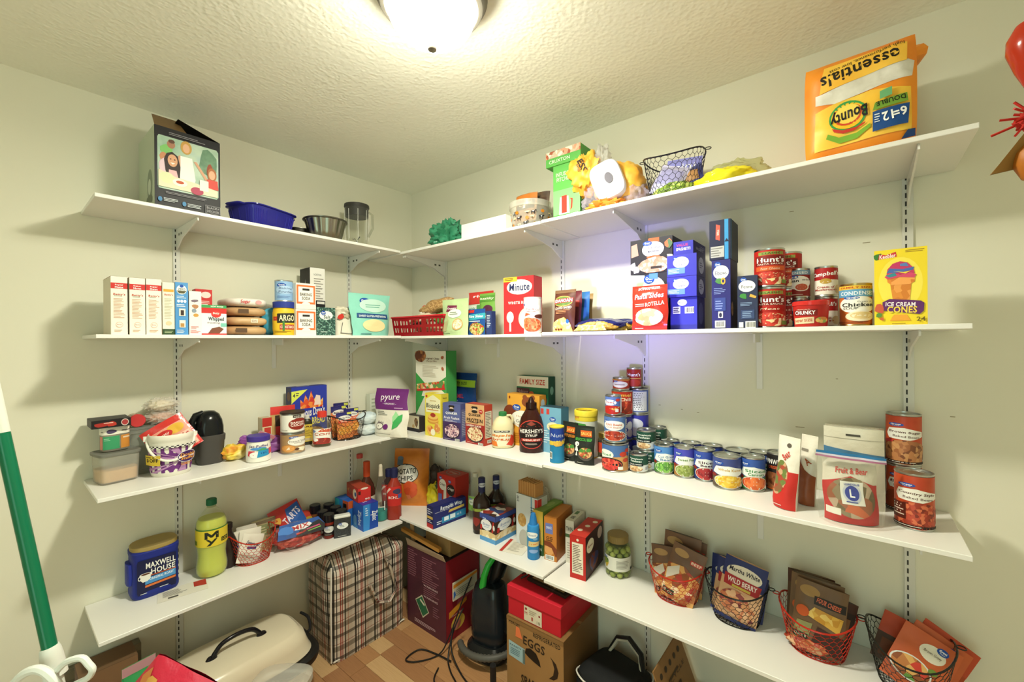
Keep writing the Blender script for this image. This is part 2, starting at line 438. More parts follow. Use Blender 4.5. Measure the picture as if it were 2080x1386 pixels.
def lid_part(t, name, r, z0, z1, c, seg=32, n=2, ry=1., ribs=0):
    m = MB(); b = min(.002, (z1-z0)*.2)
    m.loft([(r, r*ry, z0, n), (r, r*ry, z1-b, n), (r-b, (r-b)*ry, z1, n)], c, seg)
    if ribs:
        for i in range(ribs):
            a = 2*pi*i/ribs; m.wire((r*cos(a), r*ry*sin(a), z0), (r*cos(a), r*ry*sin(a), z1-b), .0007, c)
    return m.build(name, t)
# ================================================================== the room
CEIL = 1.5+.668*S
RX, RY = 2.78, -2.75
def wall_mat(name, col, bscale, bstr, bdist, rough=.75):
    m, nt, bs = _new(name); bs.inputs['Base Color'].default_value = lin(col); bs.inputs['Roughness'].default_value = rough
    _bump(nt, bs, bscale, bstr, bdist, 6); return m
M_WALL = wall_mat('wall_paint', '#e2dfcc', 60, .12, .002)
def ceil_mat():
    m, nt, bs = _new('ceiling_texture'); bs.inputs['Base Color'].default_value = lin('#f4f3e6'); bs.inputs['Roughness'].default_value = .8
    tc = _node(nt, 'ShaderNodeTexCoord'); a = _node(nt, 'ShaderNodeTexNoise'); a.inputs['Scale'].default_value = 44; a.inputs['Detail'].default_value = 5
    b = _node(nt, 'ShaderNodeTexVoronoi'); b.inputs['Scale'].default_value = 85; b.feature = 'SMOOTH_F1'
    d = _node(nt, 'ShaderNodeTexNoise'); d.inputs['Scale'].default_value = 4.; d.inputs['Detail'].default_value = 2
    mx = _node(nt, 'ShaderNodeMath', operation='MULTIPLY'); ad = _node(nt, 'ShaderNodeMath', operation='MULTIPLY'); bp = _node(nt, 'ShaderNodeBump')
    for n in (a, b, d): nt.links.new(tc.outputs['Object'], n.inputs['Vector'])
    nt.links.new(a.outputs['Fac'], mx.inputs[0]); nt.links.new(b.outputs['Distance'], mx.inputs[1])
    nt.links.new(mx.outputs[0], ad.inputs[0]); nt.links.new(d.outputs['Fac'], ad.inputs[1])
    nt.links.new(ad.outputs[0], bp.inputs['Height']); bp.inputs['Strength'].default_value = .55; bp.inputs['Distance'].default_value = .013
    nt.links.new(bp.outputs[0], bs.inputs['Normal']); return m
M_CEIL = ceil_mat()
def struct(name, mb, smooth=0):
    o = mb.build(name, None, smooth); o['kind'] = 'structure'; return o
struct('wall_left', MB().box(-.1, RY, 0, 0, 0, CEIL, M_WALL))
struct('wall_right', MB().box(-.1, 0, 0, RX+.1, .1, CEIL, M_WALL))
struct('wall_side', MB().box(RX, RY, 0, RX+.1, 0, CEIL, M_WALL))
struct('wall_entry', MB().box(-.1, RY-.1, 0, 1.55, RY, CEIL, M_WALL).box(2.45, RY-.1, 0, RX+.1, RY, CEIL, M_WALL).box(1.55, RY-.1, 2.05, 2.45, RY, CEIL, M_WALL))
struct('ceiling', MB().box(-.1, RY-.1, CEIL, RX+.1, .1, CEIL+.08, M_CEIL))
fl = struct('floor', MB().box(-.1, RY-1.2, -.08, RX+.1, .1, -.012, '#6b4b33'))
def plank_mat(i):
    m, nt, bs = _new('laminate_%d' % i); base = [('#a9794f', '#bf9063'), ('#c39a6b', '#d6b384'), ('#b5865a', '#c99f71'), ('#9b6d49', '#b08058')][i]
    tc = _node(nt, 'ShaderNodeTexCoord'); mp = _node(nt, 'ShaderNodeMapping'); mp.inputs['Scale'].default_value = (3, 60, 1); tx = _node(nt, 'ShaderNodeTexNoise')
    tx.inputs['Scale'].default_value = 1.6; tx.inputs['Detail'].default_value = 6; rp = _node(nt, 'ShaderNodeValToRGB')
    rp.color_ramp.elements[0].color = lin(base[0]); rp.color_ramp.elements[0].position = .3; rp.color_ramp.elements[1].color = lin(base[1]); rp.color_ramp.elements[1].position = .7
    nt.links.new(tc.outputs['Generated'], mp.inputs[0]); nt.links.new(mp.outputs[0], tx.inputs['Vector']); nt.links.new(tx.outputs['Fac'], rp.inputs[0]); nt.links.new(rp.outputs[0], bs.inputs['Base Color'])
    bs.inputs['Roughness'].default_value = .35; return m
PM = [plank_mat(i) for i in range(4)]
rp_ = random.Random(11); y = 0.
while y > -1.75:
    x = -.25*rp_.random()
    while x < RX-.02:
        ln = rp_.uniform(.32, .5); x0, x1 = max(0, x), min(RX, x+ln)
        if x1-x0 > .01 and x0 < 2.0:
            o = MB().box(x0+.0006, y-.0815, -.012, x1-.0006, y-.0006, 0, PM[rp_.randrange(4)], .0008).build('plank', fl, 0)
        x += ln
    y -= .082
MB().box(0, RY-1.2, -.012, RX, y, -.0005, PM[2]).box(2.0, y, -.012, RX, 0, -.001, PM[1]).build('plank_strip', fl, 0)
SHELF_D, TH = .305, .0125
ZL = [1.972, 1.528, 1.011, .560]; ZA = [1.966, 1.525, 1.011, .573]; ZB = [1.968, 1.530, 1.016, .565]
WH = '#eceae4'
def melamine():
    m, nt, bs = _new('white_melamine'); bs.inputs['Base Color'].default_value = lin('#e9e7e1'); bs.inputs['Roughness'].default_value = .38; return m
M_SH = melamine()
EL = -1.069*S; XJ = .878*S; XE = [1.7352*S, 1.7267*S, 1.7257*S, 1.73*S]
LX_STD = [onx(358, 510).y, onx(709, 600).y]; RX_STD = [ony(906, 520).x, ony(1143, 520).x, ony(1311, 520).x, ony(1844, 520).x]
def bracket(parent, x, z, wall, ln=.285):
    m = MB(); t = .0022; b = z-TH-.0005
    prof = [(0.004, b), (ln, b), (ln+.004, b-.004), (ln+.004, b-.014), (ln-.006, b-.012), (.09, b-.045), (.03, b-.075), (.004, b-.085)]
    P = lambda q, s: (x+s*t, -q[0], q[1]) if wall == 'R' else (q[0], x+s*t, q[1])
    vs = [P(q, -1) for q in prof]+[P(q, 1) for q in prof]; n = len(prof)
    m.add(vs, [tuple(range(n)), tuple(range(2*n-1, n-1, -1))]+[(i, (i+1) % n, n+(i+1) % n, n+i) for i in range(n)], '#e4e3de')
    o = m.build('bracket', parent, 0)
    d = MB()
    for q0 in (.045, .075):
        for s in (-1, 1):
            v = [P((q0+a, b-.022-c), s*1.15) for a, c in ((0, 0), (.014, 0), (.014, .009), (0, .009))]; d.add(v, [(0, 1, 2, 3)], '#5b5a55')
    d.build('bracket_slot_pattern', o, 0)
def angle_bracket(parent, x, z, wall, drop=.14, ln=.18):
    m = MB(); b = z-TH-.0005
    if wall == 'R': m.box(x-.009, -ln, b-.0025, x+.009, -.0005, b, '#e6e5e0', .0005).box(x-.009, -.004, b-drop, x+.009, -.0005, b-.002, '#e6e5e0', .0005).box(x-.003, -ln*.55, b-.03, x+.003, -.003, b-.002, '#e6e5e0')
    else: m.box(.0005, x-.009, b-.0025, ln, x+.009, b, '#e6e5e0', .0005).box(.0005, x-.009, b-drop, .004, x+.009, b-.002, '#e6e5e0', .0005).box(.003, x-.003, b-.03, ln*.55, x+.003, b-.002, '#e6e5e0')
    m.build('angle_bracket', parent, 0)
ORD = ['top', 'second', 'third', 'bottom']
WHAT = {'L': ['holding the black appliance carton', 'holding three red-banded cartons', 'holding the purple bucket', 'holding the blue coffee canister'],
        'A': ['holding the small plain white carton', 'holding the red rice carton', 'holding the maple syrup jug', 'holding the foil wrap box'],
        'B': ['holding the orange paper towel pack', 'holding the yellow cone carton', 'holding the row of vegetable cans', 'holding four wire baskets of packets']}
for i in range(4):
    z = ZL[i]; t = thing('wall_shelf', '%s white melamine shelf %s' % (ORD[i], WHAT['L'][i]), 'shelf', (0, 0, 0), 0, 'white wall shelves')
    MB().box(.002, EL, z-TH, SHELF_D, -SHELF_D-.003 if i != 9 else 0, z, M_SH, .0012).build('board', t, 0)
    for yy in LX_STD: bracket(t, yy, z, 'L')
    if i in (1, 2): angle_bracket(t, onx(556 if i == 1 else 566, 720).y, z, 'L')
    z = ZA[i]; t = thing('wall_shelf', '%s white melamine shelf %s' % (ORD[i], WHAT['A'][i]), 'shelf', (0, 0, 0), 0, 'white wall shelves')
    MB().box(.002, -SHELF_D, z-TH, XJ-.002, -.002, z, M_SH, .0012).build('board', t, 0)
    for xx in RX_STD[:2]: bracket(t, xx if xx < XJ else XJ-.02, z, 'R')
    if i == 0: bracket(t, .30, z, 'R')
    if i in (1, 2): angle_bracket(t, ony(1013, 720).x, z, 'R', .1)
    z = ZB[i]; t = thing('wall_shelf', '%s white melamine shelf %s' % (ORD[i], WHAT['B'][i]), 'shelf', (0, 0, 0), 0, 'white wall shelves')
    MB().box(XJ+.002, -SHELF_D, z-TH, XE[i], -.002, z, M_SH, .0012).build('board', t, 0)
    for xx in RX_STD[2:]: bracket(t, xx, z, 'R')
    if i in (1, 2, 3): angle_bracket(t, ony(1543, 720).x, z, 'R', .19)
LBL = ['slotted white rail beside the blue zero sugar carton', 'slotted white rail behind the aqua pouch', 'slotted white rail behind the tan grain bag', 'slotted white rail between the bread crumb canister and brown potato pouch', 'slotted white rail beside the tall can stack', 'slotted white rail behind the yellow cone carton']
for k, (wall, q) in enumerate([('L', LX_STD[0]), ('L', LX_STD[1])]+[('R', v) for v in RX_STD]):
    t = thing('shelf_rail', LBL[k], 'shelf rail', (0, 0, 0), 0, 'slotted shelf rails')
    m = MB(); d = MB(); z0, z1 = .14, 1.99
    if wall == 'L': m.box(.0005, q-.012, z0, .006, q+.012, z1, '#d9d8d0', .0008)
    else: m.box(q-.012, -.006, z0, q+.012, -.0005, z1, '#d9d8d0', .0008)
    z = z0+.02; n = 0
    while z < z1-.02:
        for s in (-1,):
            c = q - .004
            v = [(.0063, c-.0018, z), (.0063, c+.0018, z), (.0063, c+.0018, z+.014), (.0063, c-.0018, z+.014)] if wall == 'L' else [(c-.0018, -.0063, z), (c+.0018, -.0063, z), (c+.0018, -.0063, z+.014), (c-.0018, -.0063, z+.014)]
            d.add(v, [(0, 1, 2, 3)], '#2b2a26')
        z += .024 + (.0 if n % 4 else .002); n += 1
    r = m.build('rail_channel', t, 0); d.build('slot_pattern', r, 0)
# small scuffs and nail marks on the wall, corner crack between ceiling and wall
m = MB()
for (px, py, a) in ((1608, 430, .006), (1340, 823, .004), (1385, 832, .003), (1418, 838, .004), (1625, 868, .012), (1788, 520, .003), (1760, 493, .009), (1700, 770, .003), (1935, 847, .005)):
    p = ony(px, py); m.box(p.x-a, -.0006, p.z-.001, p.x+a, .0, p.z+.001, '#8f8462')
m.build('scuff_stain', bpy.data.objects['wall_right'], 0)
# ceiling lamp
lp = onz(878, 94, CEIL-.158)
t = thing('ceiling_lamp', 'flush ceiling lamp with frosted glass dome and grey metal ring', 'lamp', (lp.x, lp.y, CEIL), 0)
MB().loft([(.138, .138, 0), (.141, .141, -.012), (.137, .137, -.02), (.142, .142, -.026), (.142, .142, -.036), (.134, .134, -.042), (.129, .129, -.06), (.118, .118, -.066), (.106, .106, -.064)][::-1], '#6f6a60', 48, (0, 1)).build('metal_ring', t)
mg, nt, bs = _new('lamp_glass'); em = _node(nt, 'ShaderNodeEmission'); em.inputs[0].default_value = LAMP_COLOR; em.inputs[1].default_value = LAMP_STRENGTH
nt.links.new(em.outputs[0], nt.nodes['Material Output'].inputs['Surface'])
MB().loft([(.112*cos(a)**.75, .112*cos(a)**.75, -.060-.082*sin(a)) for a in [i*pi/2/9 for i in range(9)]+[pi/2-.06]][::-1], mg, 40, (1, 0)).build('glass_dome', t)
MB().loft([(.004, .004, -.170), (.011, .011, -.168), (.0155, .0155, -.161), (.0155, .0155, -.154), (.010, .010, -.143)], '#8d877b:m', 20).build('finial', t)
ld = bpy.data.lights.new('lamp_glow', 'AREA'); lo = bpy.data.objects.new('lamp_glow', ld); COL.objects.link(lo)
ld.shape = 'DISK'; ld.size = .13; ld.energy = LAMP_DOWN; ld.color = LAMP_COLOR[:3]; lo.location = (lp.x, lp.y, CEIL-.1435)
# ================================================================== top shelves
BLK = '#1b1a1c'
# black appliance carton with a printed photograph
z = ZL[0]
skin, hair = '#d9a27c', '#2c1a14'
pl = wl(z, 314, 447, 425, 272, .285)
fr = [('r', 0, 0, 1, 1, '#17161a'), ('p', [(.04, .26), (.06, .23), (.94, .23), (.97, .26), (.97, .86), (.94, .89), (.06, .89), (.04, .86)], 'w#8fb4b8#b8cdb8#7fa890:9'),
      BLOB(.80, .68, .16, .18, 'w#3f6b4a#6f9a78:30', 12, .2, 3), BLOB(.83, .60, .06, .09, '#9c4a30', 9, .2, 4),
      BLOB(.17, .72, .10, .07, '#7fc06a', 9, .2, 1), BLOB(.12, .63, .05, .06, '#c98a62', 8, .1, 2), ('e', .235, .80, .06, .05, '#a8765a'), BLOB(.24, .84, .05, .025, '#5d3d2c', 8, .1, 6),
      ('e', .46, .81, .085, .085, '#c79a4a'), ('e', .46, .80, .052, .058, '#e2b08c'), ('p', [(.37, .69), (.55, .69), (.60, .42), (.56, .28), (.36, .28), (.36, .5)], '#f0f2ee'),
      ('p', [(.57, .66), (.62, .66), (.80, .46), (.76, .44)], '#d7a384'), ('p', [(.34, .68), (.37, .70), (.37, .5), (.33, .5)], '#d7a384'),
      BLOB(.12, .51, .065, .10, '#e3c7d2', 9, .15, 7), ('p', [(.13, .60), (.17, .68), (.25, .71), (.33, .67), (.37, .54), (.36, .40), (.30, .36), (.20, .38), (.15, .46)], hair),
      ('e', .255, .60, .072, .078, skin), ('e', .225, .615, .012, .007, hair), ('e', .285, .615, .012, .007, hair), ('p', [(.22, .572), (.29, .572), (.255, .552)], '#fbf4ee'), ('p', [(.20, .48), (.31, .48), (.34, .38), (.19, .38)], '#e7b9bd'),
      ('e', .86, .54, .075, .09, '#b06a3a'), ('e', .86, .535, .052, .06, '#e3b08e'), ('p', [(.78, .47), (.95, .47), (.965, .35), (.78, .35)], '#d84a3e'),
      ('p', [(.05, .25), (.95, .25), (.95, .34), (.6, .38), (.3, .40), (.05, .46)], '#e7dcc0'), ('e', .17, .37, .11, .07, '#dfe3b6'), ('e', .36, .34, .11, .045, '#f6f2e6'), ('e', .36, .345, .06, .02, '#c4562e'), ('e', .62, .28, .10, .05, '#b03a58'), ('r', .66, .30, .80, .44, '#f4efe4'),
      ('l', .15, .17, .85, .20, 2, '#8d8a90'), ('e', .07, .09, .03, .03, '#3f7fb0'), ('l', .12, .07, .34, .12, 3, '#cfd4d8'), ('e', .42, .08, .03, .03, '#3f7fb0'), ('l', .47, .05, .72, .10, 3, '#cfd4d8'),
      ('p', [(.745, .02), (.99, .02), (.99, .125), (.745, .125)], '#8f8d90'), ('p', [(.752, .025), (.983, .025), (.983, .12), (.752, .12)], '#17161a'), ('t', .868, .095, .2, .03, 'BLACK+', '#9a989c', 0, 0, 1), ('t', .868, .05, .2, .03, 'DECKER', '#9a989c', 0, 0, 1), ('l', .2, .91, .8, .95, 2, '#8d8a90')]
t = carton('appliance_carton', 'open black appliance carton printed with a photo of a family', 'carton', pl, .235, '#c9cfbf', fr,
           left=[('r', 0, 0, 1, 1, '#b9c3ae'), ('e', .72, .30, .16, .2, '#7d8a78'), ('e', .7, .28, .09, .1, '#c8cfc0'), BLOB(.7, .12, .2, .06, '#6a7462', 8, .2, 3)], flap='#2a2622')
W_, H_ = pl[2], pl[3]; D_ = .235
MB().add([(-W_/2, -D_/2, H_), (-.005, -D_/2+.002, H_), (-.01, -D_/2+.10, H_+.075), (-W_/2+.01, -D_/2+.09, H_+.07)], [(0, 1, 2, 3), (3, 2, 1, 0)], '#7a5f3c').build('top_flap', t, 0)
MB().add([(W_/2, -D_/2, H_), (W_/2, D_/2, H_), (W_/2-.12, D_/2-.02, H_+.055), (W_/2-.12, -D_/2+.03, H_+.055)], [(0, 1, 2, 3), (3, 2, 1, 0)], '#221d1b').build('top_flap', t, 0)
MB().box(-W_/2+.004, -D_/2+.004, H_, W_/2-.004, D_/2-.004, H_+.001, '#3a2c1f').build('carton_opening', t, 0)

# blue glass roasting dish
pc = onx(533, 440, .17); hw = .118
t = thing('roasting_dish', 'cobalt blue rectangular glass baking dish on the top shelf', 'dish', (.17, pc.y, z), pi/2+.36)
m = MB(); hh = .088; n = 5
m.loft([(hw*.80, .066, 0, n), (hw*.84, .070, .004, n), (hw*.93, .083, hh*.8, n), (hw*.95, .085, hh-.006, n), (hw*1.0, .094, hh-.004, n), (hw*1.0, .094, hh, n), (hw*.93, .083, hh, n), (hw*.82, .068, .01, n)], '#2b2a8c:g', 56, (1, 1)).build('dish_body', t)
m = MB()
for i in range(44):
    a = i*2*pi/44; x0, y0 = sup(a, n)
    m.wire((hw*.85*x0, .071*y0, .006), (hw*.935*x0, .0835*y0, hh*.8), .0016, '#3a39a2:g')
m.build('flute_pattern', t)
for s in (-1, 1): MB().loft([(.02, .04, hh-.006, 4, s*(hw+.004)), (.022, .042, hh-.003, 4, s*(hw+.004)), (.02, .04, hh, 4, s*(hw+.004))], '#2b2a8c:g', 24).build('handle', t)
# flat dark pan behind, fluted tube pan
pp = onx(640, 455, .20)
t = thing('cake_pan', 'low dark round cake pan half hidden behind the fluted pan', 'pan', (.10, pp.y-.03, z), 0)
MB().loft([(.072, .072, 0), (.075, .075, .002), (.088, .088, .045), (.094, .094, .046), (.094, .094, .048), (.086, .086, .047), (.073, .073, .006)], '#4a4944:m', 36).build('pan_body', t)
c, r, h = cyl(z, 616, 708, 480, 438, .235, 'L')
t = thing('tube_pan', 'dark grey fluted tube cake pan beside the clear blender jar', 'pan', c, 0)
m = MB(); secs = []; seg = 72; vs = []; fs = []
prof = [(.66, 0), (.70, .02), (.78, .35), (.86, .7), (.92, .93)]
for j, (rr, zz) in enumerate(prof):
    for i in range(seg):
        a = 2*pi*i/seg; k = r*rr*(1+.034*sin(a*16)); vs.append((k*cos(a), k*sin(a), h*zz))
for j in range(len(prof)-1):
    for i in range(seg): fs.append((j*seg+i, j*seg+(i+1) % seg, (j+1)*seg+(i+1) % seg, (j+1)*seg+i))
fs.append(tuple(range(seg-1, -1, -1)))
m.add(vs, fs, '#8d8a7c:m').build('fluted_body', t, 60)
MB().loft([(r*.93, r*.93, h*.92), (r, r, h*.95), (r*1.01, r*1.01, h*.985), (r, r, h), (r*.9, r*.9, h*.985)], '#77746a:m', 48, (0, 0)).build('rim', t)
MB().loft([(r*.3, r*.3, .003), (r*.18, r*.18, h*.8), (r*.15, r*.15, h*.8)], '#605d52:m', 24).build('centre_tube', t)
# blender jar
c, r, h = cyl(z, 701, 752, 495, 409, .15, 'L'); h = max(h, .14)
t = thing('blender_jar', 'clear plastic blender jar with dark lid and steel blade', 'blender jar', c, cam_turn(c))
MB().loft([(r*.82, r*.82, .012), (r*.80, r*.80, h*.1), (r*.9, r*.9, h*.35), (r*.97, r*.97, h*.9), (r*.93, r*.93, h*.9), (r*.86, r*.86, h*.35), (r*.76, r*.76, h*.12)], '#f6f7f2:c', 32, (0, 0)).build('jar_body', t)
MB().loft([(r*.84, r*.84, 0), (r*.86, r*.86, .016), (r*.80, r*.80, .02)], '#8f86a8:c', 32).build('base_collar', t)
MB().loft([(r*.93, r*.93, h*.72), (r*.95, r*.95, h*.9), (r*1.02, r*1.02, h*.93), (r*1.0, r*1.0, h*.985), (r*.8, r*.8, h)], '#3b3936', 32).build('lid', t)
m = MB()
for k in range(4):
    a = k*pi/2+.4; m.add([(0, 0, .045), (.026*cos(a), .026*sin(a), .052+.012*(k % 2)), (.026*cos(a+.3), .026*sin(a+.3), .052+.012*(k % 2))], [(0, 1, 2), (2, 1, 0)], '#9a9a98:m')
m.loft([(.006, .006, .012), (.006, .006, .047)], '#9a9a98:m', 12).build('blade', t)
MB().tube([(r*.95, 0, h*.85), (r*1.25, 0, h*.8), (r*1.28, 0, h*.5), (r*.92, 0, h*.3)], .006, '#d8dad2:c', 8).build('handle', t)
m = MB()
for k in range(8): m.wire((r*.93*cos(k*.8), r*.93*sin(k*.8), h*.2), (r*.98*cos(k*.8), r*.98*sin(k*.8), h*.85), .0012, '#f4f4f0:g')
m.build('moulded_rib', t)

# ---- top shelf along the other wall
z = ZA[0]
p = ony(908, 475, -.19)
t = thing('plastic_bag', 'crumpled green plastic carrier bag beside the plain white carton', 'bag', (p.x, p.y, z), 0)
blob(t, 'bag_body', (0, 0, .055), (.085, .07, .07), '#3f8f6c:f', .55, 16, 2, 6, 0)
blob(t, 'bag_handle', (.02, 0, .115), (.035, .03, .03), '#4a9c78:f', .6, 14, 5, 4)
carton('gift_carton', 'small plain white carton on the top shelf', 'carton', wr(z, 937, 1027, 486, 446, .26), .15, '#efeee9', flap='#d8d6cf')
# tub with cow pattern
c, r, h = cyl(z, 1036, 1122, 455, 402, .175); 
t = thing('patterned_tub', 'round clear tub printed with cows and pumpkins, filled with packets', 'tub', c, cam_turn(c))
s = [(r*.80, r*.80, .0), (r*.84, r*.84, .006), (r*.94, r*.94, h*.75), (r*.96, r*.96, h*.86)]
MB().loft(s, '#f0ebe0:t', 36, (1, 0)).build('tub_body', t)
MB().loft([(r*.96, r*.96, h*.78), (r, r, h*.8), (r, r, h), (r*.97, r*.97, h), (r*.95, r*.95, h*.8)], '#efeae2:t', 36, (0, 0)).build('rim', t)
it = []; rr_ = random.Random(5)
for i in range(8):
    for j in range(3):
        u, v = .06+i*.125+rr_.uniform(-.03, .03), .16+j*.3+rr_.uniform(-.05, .05); k = (i+j) % 3
        if k == 0: it += [BLOB(u, v, .035, .06, '#25242c', 8, .3, i), ('r', u-.03, v-.14, u-.018, v, '#25242c'), ('r', u+.015, v-.14, u+.028, v, '#25242c'), ('e', u+.038, v+.05, .014, .04, '#25242c'), ('e', u, v+.01, .012, .03, '#efece6')]
        elif k == 1: it += [('e', u, v, .03, .08, '#c9791f'), ('r', u-.004, v+.07, u+.004, v+.12, '#6c7a3a')]
        else: it += [BLOB(u, v, .035, .05, '#e8c9a0', 8, .25, j), ('e', u, v-.06, .012, .03, '#25242c')]
wrap(t, s, it, h*.08, h*.74, pi*r*.9, pi, 'cow_pattern')
top = z+h
for k, (dx, dy, w0, h0, col, ti) in enumerate([(-.012, -.02, .115, .125, 'w#8a5a34#b98654:20', -.1), (.03, .015, .10, .135, 'w#6d4d2e#3c2a1c:20', -.16), (-.045, .012, .09, .12, 'w#b89870#7d5a3a:18', -.2)]):
    pouch('snack_packet', ['orange and brown foil packet standing foremost in the cow tub', 'dark brown packet behind another in the cow tub', 'tan packet by the rim of the cow tub'][k], 'packet',
          (Vector((c.x+dx, c.y+dy, z+.045)), .1*k, w0, h0), .02, col, [('r', .0, .8, 1, .97, '#c9762f'), ('r', .08, .45, .92, .76, '#3a2a20'), ('t', .5, .62, .6, .1, 'CAFE', '#e6d4b4'), ('p', [(.4, .5), (.52, .5), (.46, .66)], '#efe9dc')] if k == 0 else [('r', .1, .4, .9, .8, '#4a3324')], 'flat', ti, 'packets in the cow tub', k)
# green carton, T shaped (wide lid)
z = ZB[0]
pl = wr(z, 1124, 1178, 438, 300, .235)
t = carton('pitcher_carton', 'tall green carton with a wide lid and a red pitcher picture', 'carton', (pl[0], 0, pl[2], pl[3]*.8), .12, '#57a049',
   [('r', 0, 0, 1, .12, '#4f9c3f'), ('r', 0, .12, 1, .55, '#7fc07a'), ('r', 0, .55, 1, 1, '#5fae52'), ('p', [(.22, .12), (.62, .12), (.58, .42), (.26, .42)], '#e9ece4'), ('r', .32, .14, .52, .44, '#c23a2c'), ('p', [(.62, .38), (.74, .36), (.72, .2), (.62, .16), (.66, .2), (.68, .34)], '#c23a2c'), ('t', .42, .82, .62, .07, 'INFUSION', '#dff0d8'), ('t', .42, .73, .56, .07, 'PITCHER', '#dff0d8'), ('b', .8, .06, .28, .1)])
W_, H_ = pl[2], pl[3]
MB().box(-W_*.76, -.066, H_*.79, W_*.56, .066, H_, '#5ba84e', .001).build('carton_lid', t, 0)
prints(t, [('r', 0, .55, 1, 1, 'v#c8b49a#d89a7a#e6e0cc#a8583c:60'), ('t', .4, .3, .6, .22, 'CRUXTON', '#e8f2e2')], W_*1.32, H_*.21, lambda a, b, o: (-W_*.76+a, -.066-o, H_*.79+b), 'lid_print')
# paper towel packs in film
p = ony(1196, 340, -.2)
t = thing('towel_wrapper', 'crumpled orange paper towel wrapper beside the green carton', 'wrapper', (p.x, p.y, z), 0)
blob(t, 'wrapper_body', (-.005, -.02, .165), (.068, .04, .075), 'w#e8912a#f2b63c#f7d468:14', .4, 10, 3, 5)
blob(t, 'clear_film', (.035, .0, .055), (.05, .05, .058), '#e2dae8:t', .5, 12, 8, 5, 0)
blob(t, 'film_twist', (.055, .0, .20), (.03, .03, .055), '#eceae8:t', .6, 12, 4, 4)
prints(t, [('t', .5, .6, .8, .4, 'ESS', '#2a241a', -65, .2, 1), ('t', .3, .4, .6, .2, 'high', '#2a241a', -65)], .07, .06, lambda a, b, o: (-.03+a, -.062-o, .15+b), 'front_print')
p = ony(1258, 372, -.19); 
t = thing('paper_towel_pack', 'open orange pack of paper towels showing a white roll end', 'paper towels', (p.x, p.y, z), .25)
A = Matrix.Rotation(radians(-38), 4, 'Y')
def tilt_mesh(o, M): o.data.transform(M)
o = blob(t, 'orange_film', (0, .02, .098), (.096, .084, .094), 'w#e89128#f3b440#f8d873:12', .16, 8, 12, 6, 0); 
R = MB(); R.loft([(.052, .066, 0, 3.6), (.056, .070, .006, 3.6), (.056, .070, .10, 3.6)], '#e6e4ee', 40).build('paper_roll', t)
ro = t.children[-1]; ro.matrix_local = Matrix.Translation((-.03, -.074, .105)) @ Matrix.Rotation(radians(-20), 4, 'Y') @ Matrix.Rotation(radians(-90), 4, 'X')
cr = MB().loft([(.014, .020, 0), (.014, .020, .002)], '#6a6674', 24).build('roll_core', t); cr.matrix_local = Matrix.Translation((-.024, -.0752, .11)) @ Matrix.Rotation(radians(-20), 4, 'Y') @ Matrix.Rotation(radians(90), 4, 'X')
blob(t, 'torn_film', (-.035, -.045, .02), (.06, .035, .022), '#ef9a3c:f', .5, 14, 3, 5, 0)
blob(t, 'clear_film', (.062, .0, .05), (.045, .055, .05), '#dcd6f2:t', .4, 10, 5, 5, 0)

# wire baskets ------------------------------------------------------------
def wire_basket(name, label, c, rz, rx, ry, h, saddle, col, k=.74, nu=30, nv=8, group='wire baskets', ears=True, wr_=.0009, ecc=2.3):
    t = thing(name, label, 'basket', c, rz, group)
    def P(u, v):
        a = 2*pi*u; x, y = sup(a, ecc); f = k+(1-k)*v**.8; return Vector((rx*f*x, ry*f*y, v*(h+saddle*cos(2*a))))
    N = 40
    MB().tube([P(i/N, 1) for i in range(N)], .0026, col, 6, True).build('rim', t)
    MB().tube([P(i/N, 0)+Vector((0, 0, .002)) for i in range(N)], .002, col, 6, True).build('base_ring', t)
    m = MB()
    for j in range(nv):
        for i in range(nu):
            o = .5*(j % 2); a, b = P((i+o)/nu, j/nv+.25/nv), P((i+o)/nu, j/nv+.75/nv)
            m.wire(a, b, wr_, col)
            o2 = .5*((j+1) % 2); v2 = min(1, (j+1)/nv+.25/nv)
            for s in (-.5, .5): m.wire(b, P((i+o+s)/nu, v2), wr_, col)
            if j == 0:
                for s in (-.5, .5): m.wire(a, P((i+s)/nu, 0), wr_, col)
    for i in range(-5, 6):   # floor grid
        x = rx*k*i/6; yy = ry*k*sqrt(max(0, 1-(i/6)**2)); m.wire((x, -yy, .002), (x, yy, .002), wr_, col)
        y_ = ry*k*i/6; xx = rx*k*sqrt(max(0, 1-(i/6)**2)); m.wire((-xx, y_, .002), (xx, y_, .002), wr_, col)
    m.build('wire_mesh', t, 60)
    if ears:
        for s in (0, .5):
            q = P(s, 1); d = Vector((1 if s == 0 else -1, 0, 0))
            MB().tube([q+d*(.009+.009*cos(b))+Vector((0, .009*sin(b), .002)) for b in [i*2*pi/12 for i in range(12)]], .0016, col, 5, True).build('handle_loop', t)
    return t
a, b = ony(1308, 350, -.17), ony(1434, 330, -.17); bx = (a.x+b.x)/2; zt = ony(1370, 318, -.17).z
wire_basket('wire_basket', 'black wire basket of bags on the top shelf', (bx, -.165, z), .1, (b.x-a.x)/2*.95, .088, zt-z-.01, .012, '#22202a:g', .68, 32, 9)
